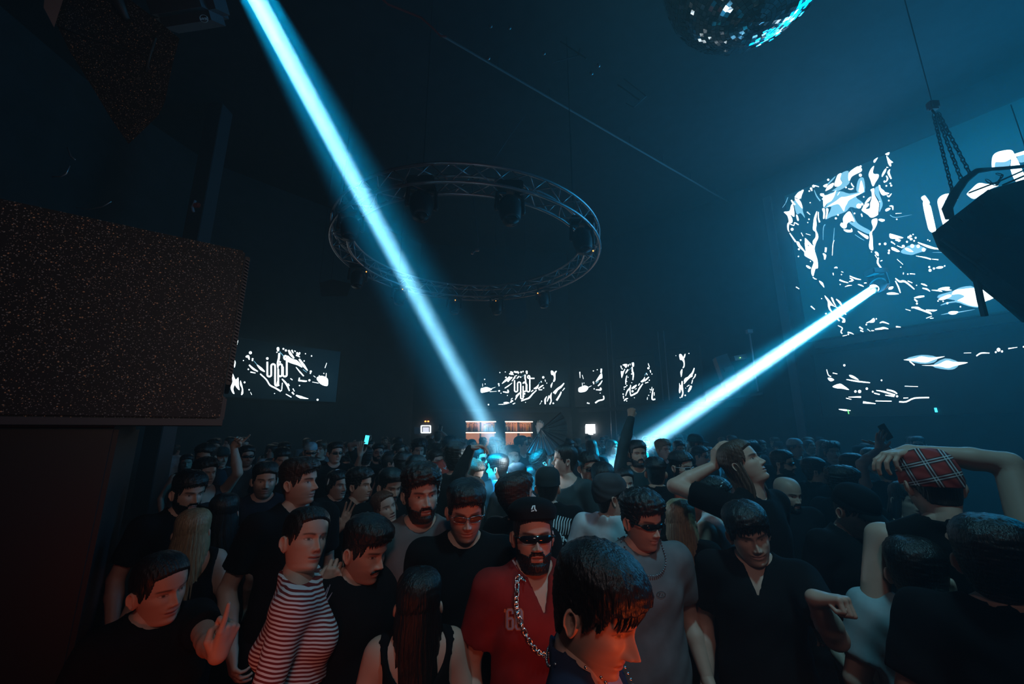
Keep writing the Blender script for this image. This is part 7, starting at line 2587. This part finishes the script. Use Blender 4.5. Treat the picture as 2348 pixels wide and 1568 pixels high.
M_PCY = mat('pale_cyan_print', (0.65, 0.92, 0.96), 0.8)
M_PWH = mat('white_trim', (0.7, 0.72, 0.75), 0.8)
M_PBL = mat('pale_blue_panel', (0.35, 0.6, 0.72), 0.8)
M_POR = mat('orange_outline', (0.5, 0.12, 0.04), 0.8)
M_PLI = mat('lilac_print', (0.30, 0.22, 0.27), 0.8)
M_PDK = mat('dark_print', (0.04, 0.03, 0.03), 0.8)


def digits(x, y, h, w):
    """'60 in tall rounded figures; x, y top left"""
    six = [(x + w, y + h * .22), (x + w, y + h * .08), (x + w * .8, y), (x + w * .2, y), (x, y + h * .1), (x, y + h * .9), (x + w * .2, y + h), (x + w * .8, y + h), (x + w, y + h * .9), (x + w, y + h * .52), (x + w * .8, y + h * .44), (x + w * .15, y + h * .46)]
    x2 = x + w * 1.55
    zero = [(x2 + w * .2, y), (x2 + w * .8, y), (x2 + w, y + h * .1), (x2 + w, y + h * .9), (x2 + w * .8, y + h), (x2 + w * .2, y + h), (x2, y + h * .9), (x2, y + h * .1), (x2 + w * .2, y)]
    return six, zero
jer = by_label('bearded person in black flat cap', 'jersey')
six, zero = digits(1163, 1398, 44, 13)
tick = [(1158, 1396), (1157, 1404)]
decal(jer, 'number_print', [(six, 9), (zero, 9), (tick, 4)], M_POR, .003)
decal(jer, 'number_print', [(six, 5), (zero, 5)], M_PLI, .005)
decal(jer, 'collar_trim', [([(1173, 1280), (1190, 1306), (1212, 1328), (1234, 1350)], 4), ([(1252, 1312), (1243, 1332), (1232, 1355)], 4)], M_PWH, .003)
capo = by_label('bearded person in black flat cap', 'flat_cap')
decal(capo, 'cap_badge', [([(1219, 1168), (1222, 1160), (1226, 1159), (1226, 1166), (1230, 1172)], 3), ([(1218, 1172), (1225, 1170)], 2.5)], M_PCY, .003)
gt = by_label('smiling person in wraparound sunglasses, grey', 't_shirt')
decal(gt, 'oval_print', [([(1516 + 10 * math.cos(t), 1363 + 7 * math.sin(t)) for t in np.linspace(0, 6.283, 17)], 1.3), ([(1511, 1367), (1512, 1359), (1515, 1360), (1512, 1364)], 1.2), ([(1517, 1366), (1519, 1361), (1521, 1366)], 1.2)], M_PDK, .003)
bt = by_label('person in a black baseball cap and printed', 't_shirt')
st = []
rr = random.Random(3)
for k in range(7):
    x = 1268 + k * 6
    st.append(([(x + 6, 1180 + k * 1.5), (x + 2, 1196), (x + 1, 1212 + rr.uniform(-4, 4)), (x - 2, 1226)], (2.2, 3.6, 1.4)))
for k in range(9):
    x0, y0 = 1268 + rr.uniform(0, 30), 1222 + rr.uniform(0, 34)
    st.append(([(x0, y0), (x0 + rr.uniform(-5, 8), y0 + rr.uniform(4, 12))], (3.4, 4.2, 1.5)))
st.append(([(1285, 1222), (1287, 1240), (1284, 1258)], (3, 5, 2)))
st.append(([(1279, 1232), (1294, 1230)], (2, 4, 2)))
decal(bt, 'back_print', st, M_PCY, .004)
mt = by_label('smiling person with a moustache', 't_shirt')
st = [([(757, 1340), (748, 1365), (735, 1400), (722, 1440), (712, 1480), (706, 1510)], (1.5, 5, 2)), ([(762, 1358), (745, 1385), (738, 1400)], (1, 4, 6)), ([(735, 1408), (743, 1402), (740, 1412), (730, 1420)], (3, 5, 2)), ([(728, 1425), (736, 1420), (733, 1436), (722, 1446)], (3, 5, 2)), ([(722, 1450), (728, 1460), (716, 1470), (712, 1486)], (3, 5, 2)), ([(712, 1490), (718, 1484), (710, 1504)], (3, 4, 2)), ([(752, 1346), (730, 1398)], (1, 2.5, 1))]
decal(mt, 'side_print', st, M_PLI, .004)
yt = by_label('smiling young person with short hair', 't_shirt')
decal(yt, 'chest_badge', [([(997, 1092), (1001, 1097)], 1.5), ([(1001, 1092), (997, 1098)], 1.5)], M_PCY, .004)
rj = by_label('person in white-framed shield', 'jersey')
decal(rj, 'sash_panel', [([(1012, 1046), (1020, 1056), (1028, 1070)], (12, 10, 7))], M_PBL, .004)
decal(rj, 'chest_badge', [([(1016, 1072), (1020, 1074), (1024, 1076)], (1, 2.5, 2)), ([(1020, 1074), (1023, 1070), (1025, 1068)], (2, 2, 1))], M_PBL, .006)
fl = by_label('frowning person', 't_shirt')
decal(fl, 'collar_trim', [([(588, 1142), (600, 1149), (616, 1148)], 1.6)], M_PWH, .003)
# ---------------------------------------------------------------- haze that fills the room
mh = bpy.data.materials.new('stage_haze')
mh.use_nodes = True
nt = mh.node_tree
nt.nodes.clear()
out = nt.nodes.new('ShaderNodeOutputMaterial')
vs_ = nt.nodes.new('ShaderNodeVolumeScatter')
vs_.inputs['Color'].default_value = (0.6, 0.95, 1, 1)
vs_.inputs['Density'].default_value = 0.018
vs_.inputs['Anisotropy'].default_value = 0.45
nt.links.new(vs_.outputs[0], out.inputs['Volume'])
mb = MB()
z0_, z1_ = 0.01, CEIL_Z - 0.01
cx_ = sum(p[0] for p in WALLPTS) / len(WALLPTS)
cy_ = sum(p[1] for p in WALLPTS) / len(WALLPTS)
mb.prism([(p[0] + (cx_ - p[0]) * .004, p[1] + (cy_ - p[1]) * .004, z0_) for p in WALLPTS][::-1], (0, 0, z1_ - z0_))
hz = mb.build('stage_haze', mh)
tag(hz, 'thin bluish stage haze filling the whole room', 'haze', kind='stuff')
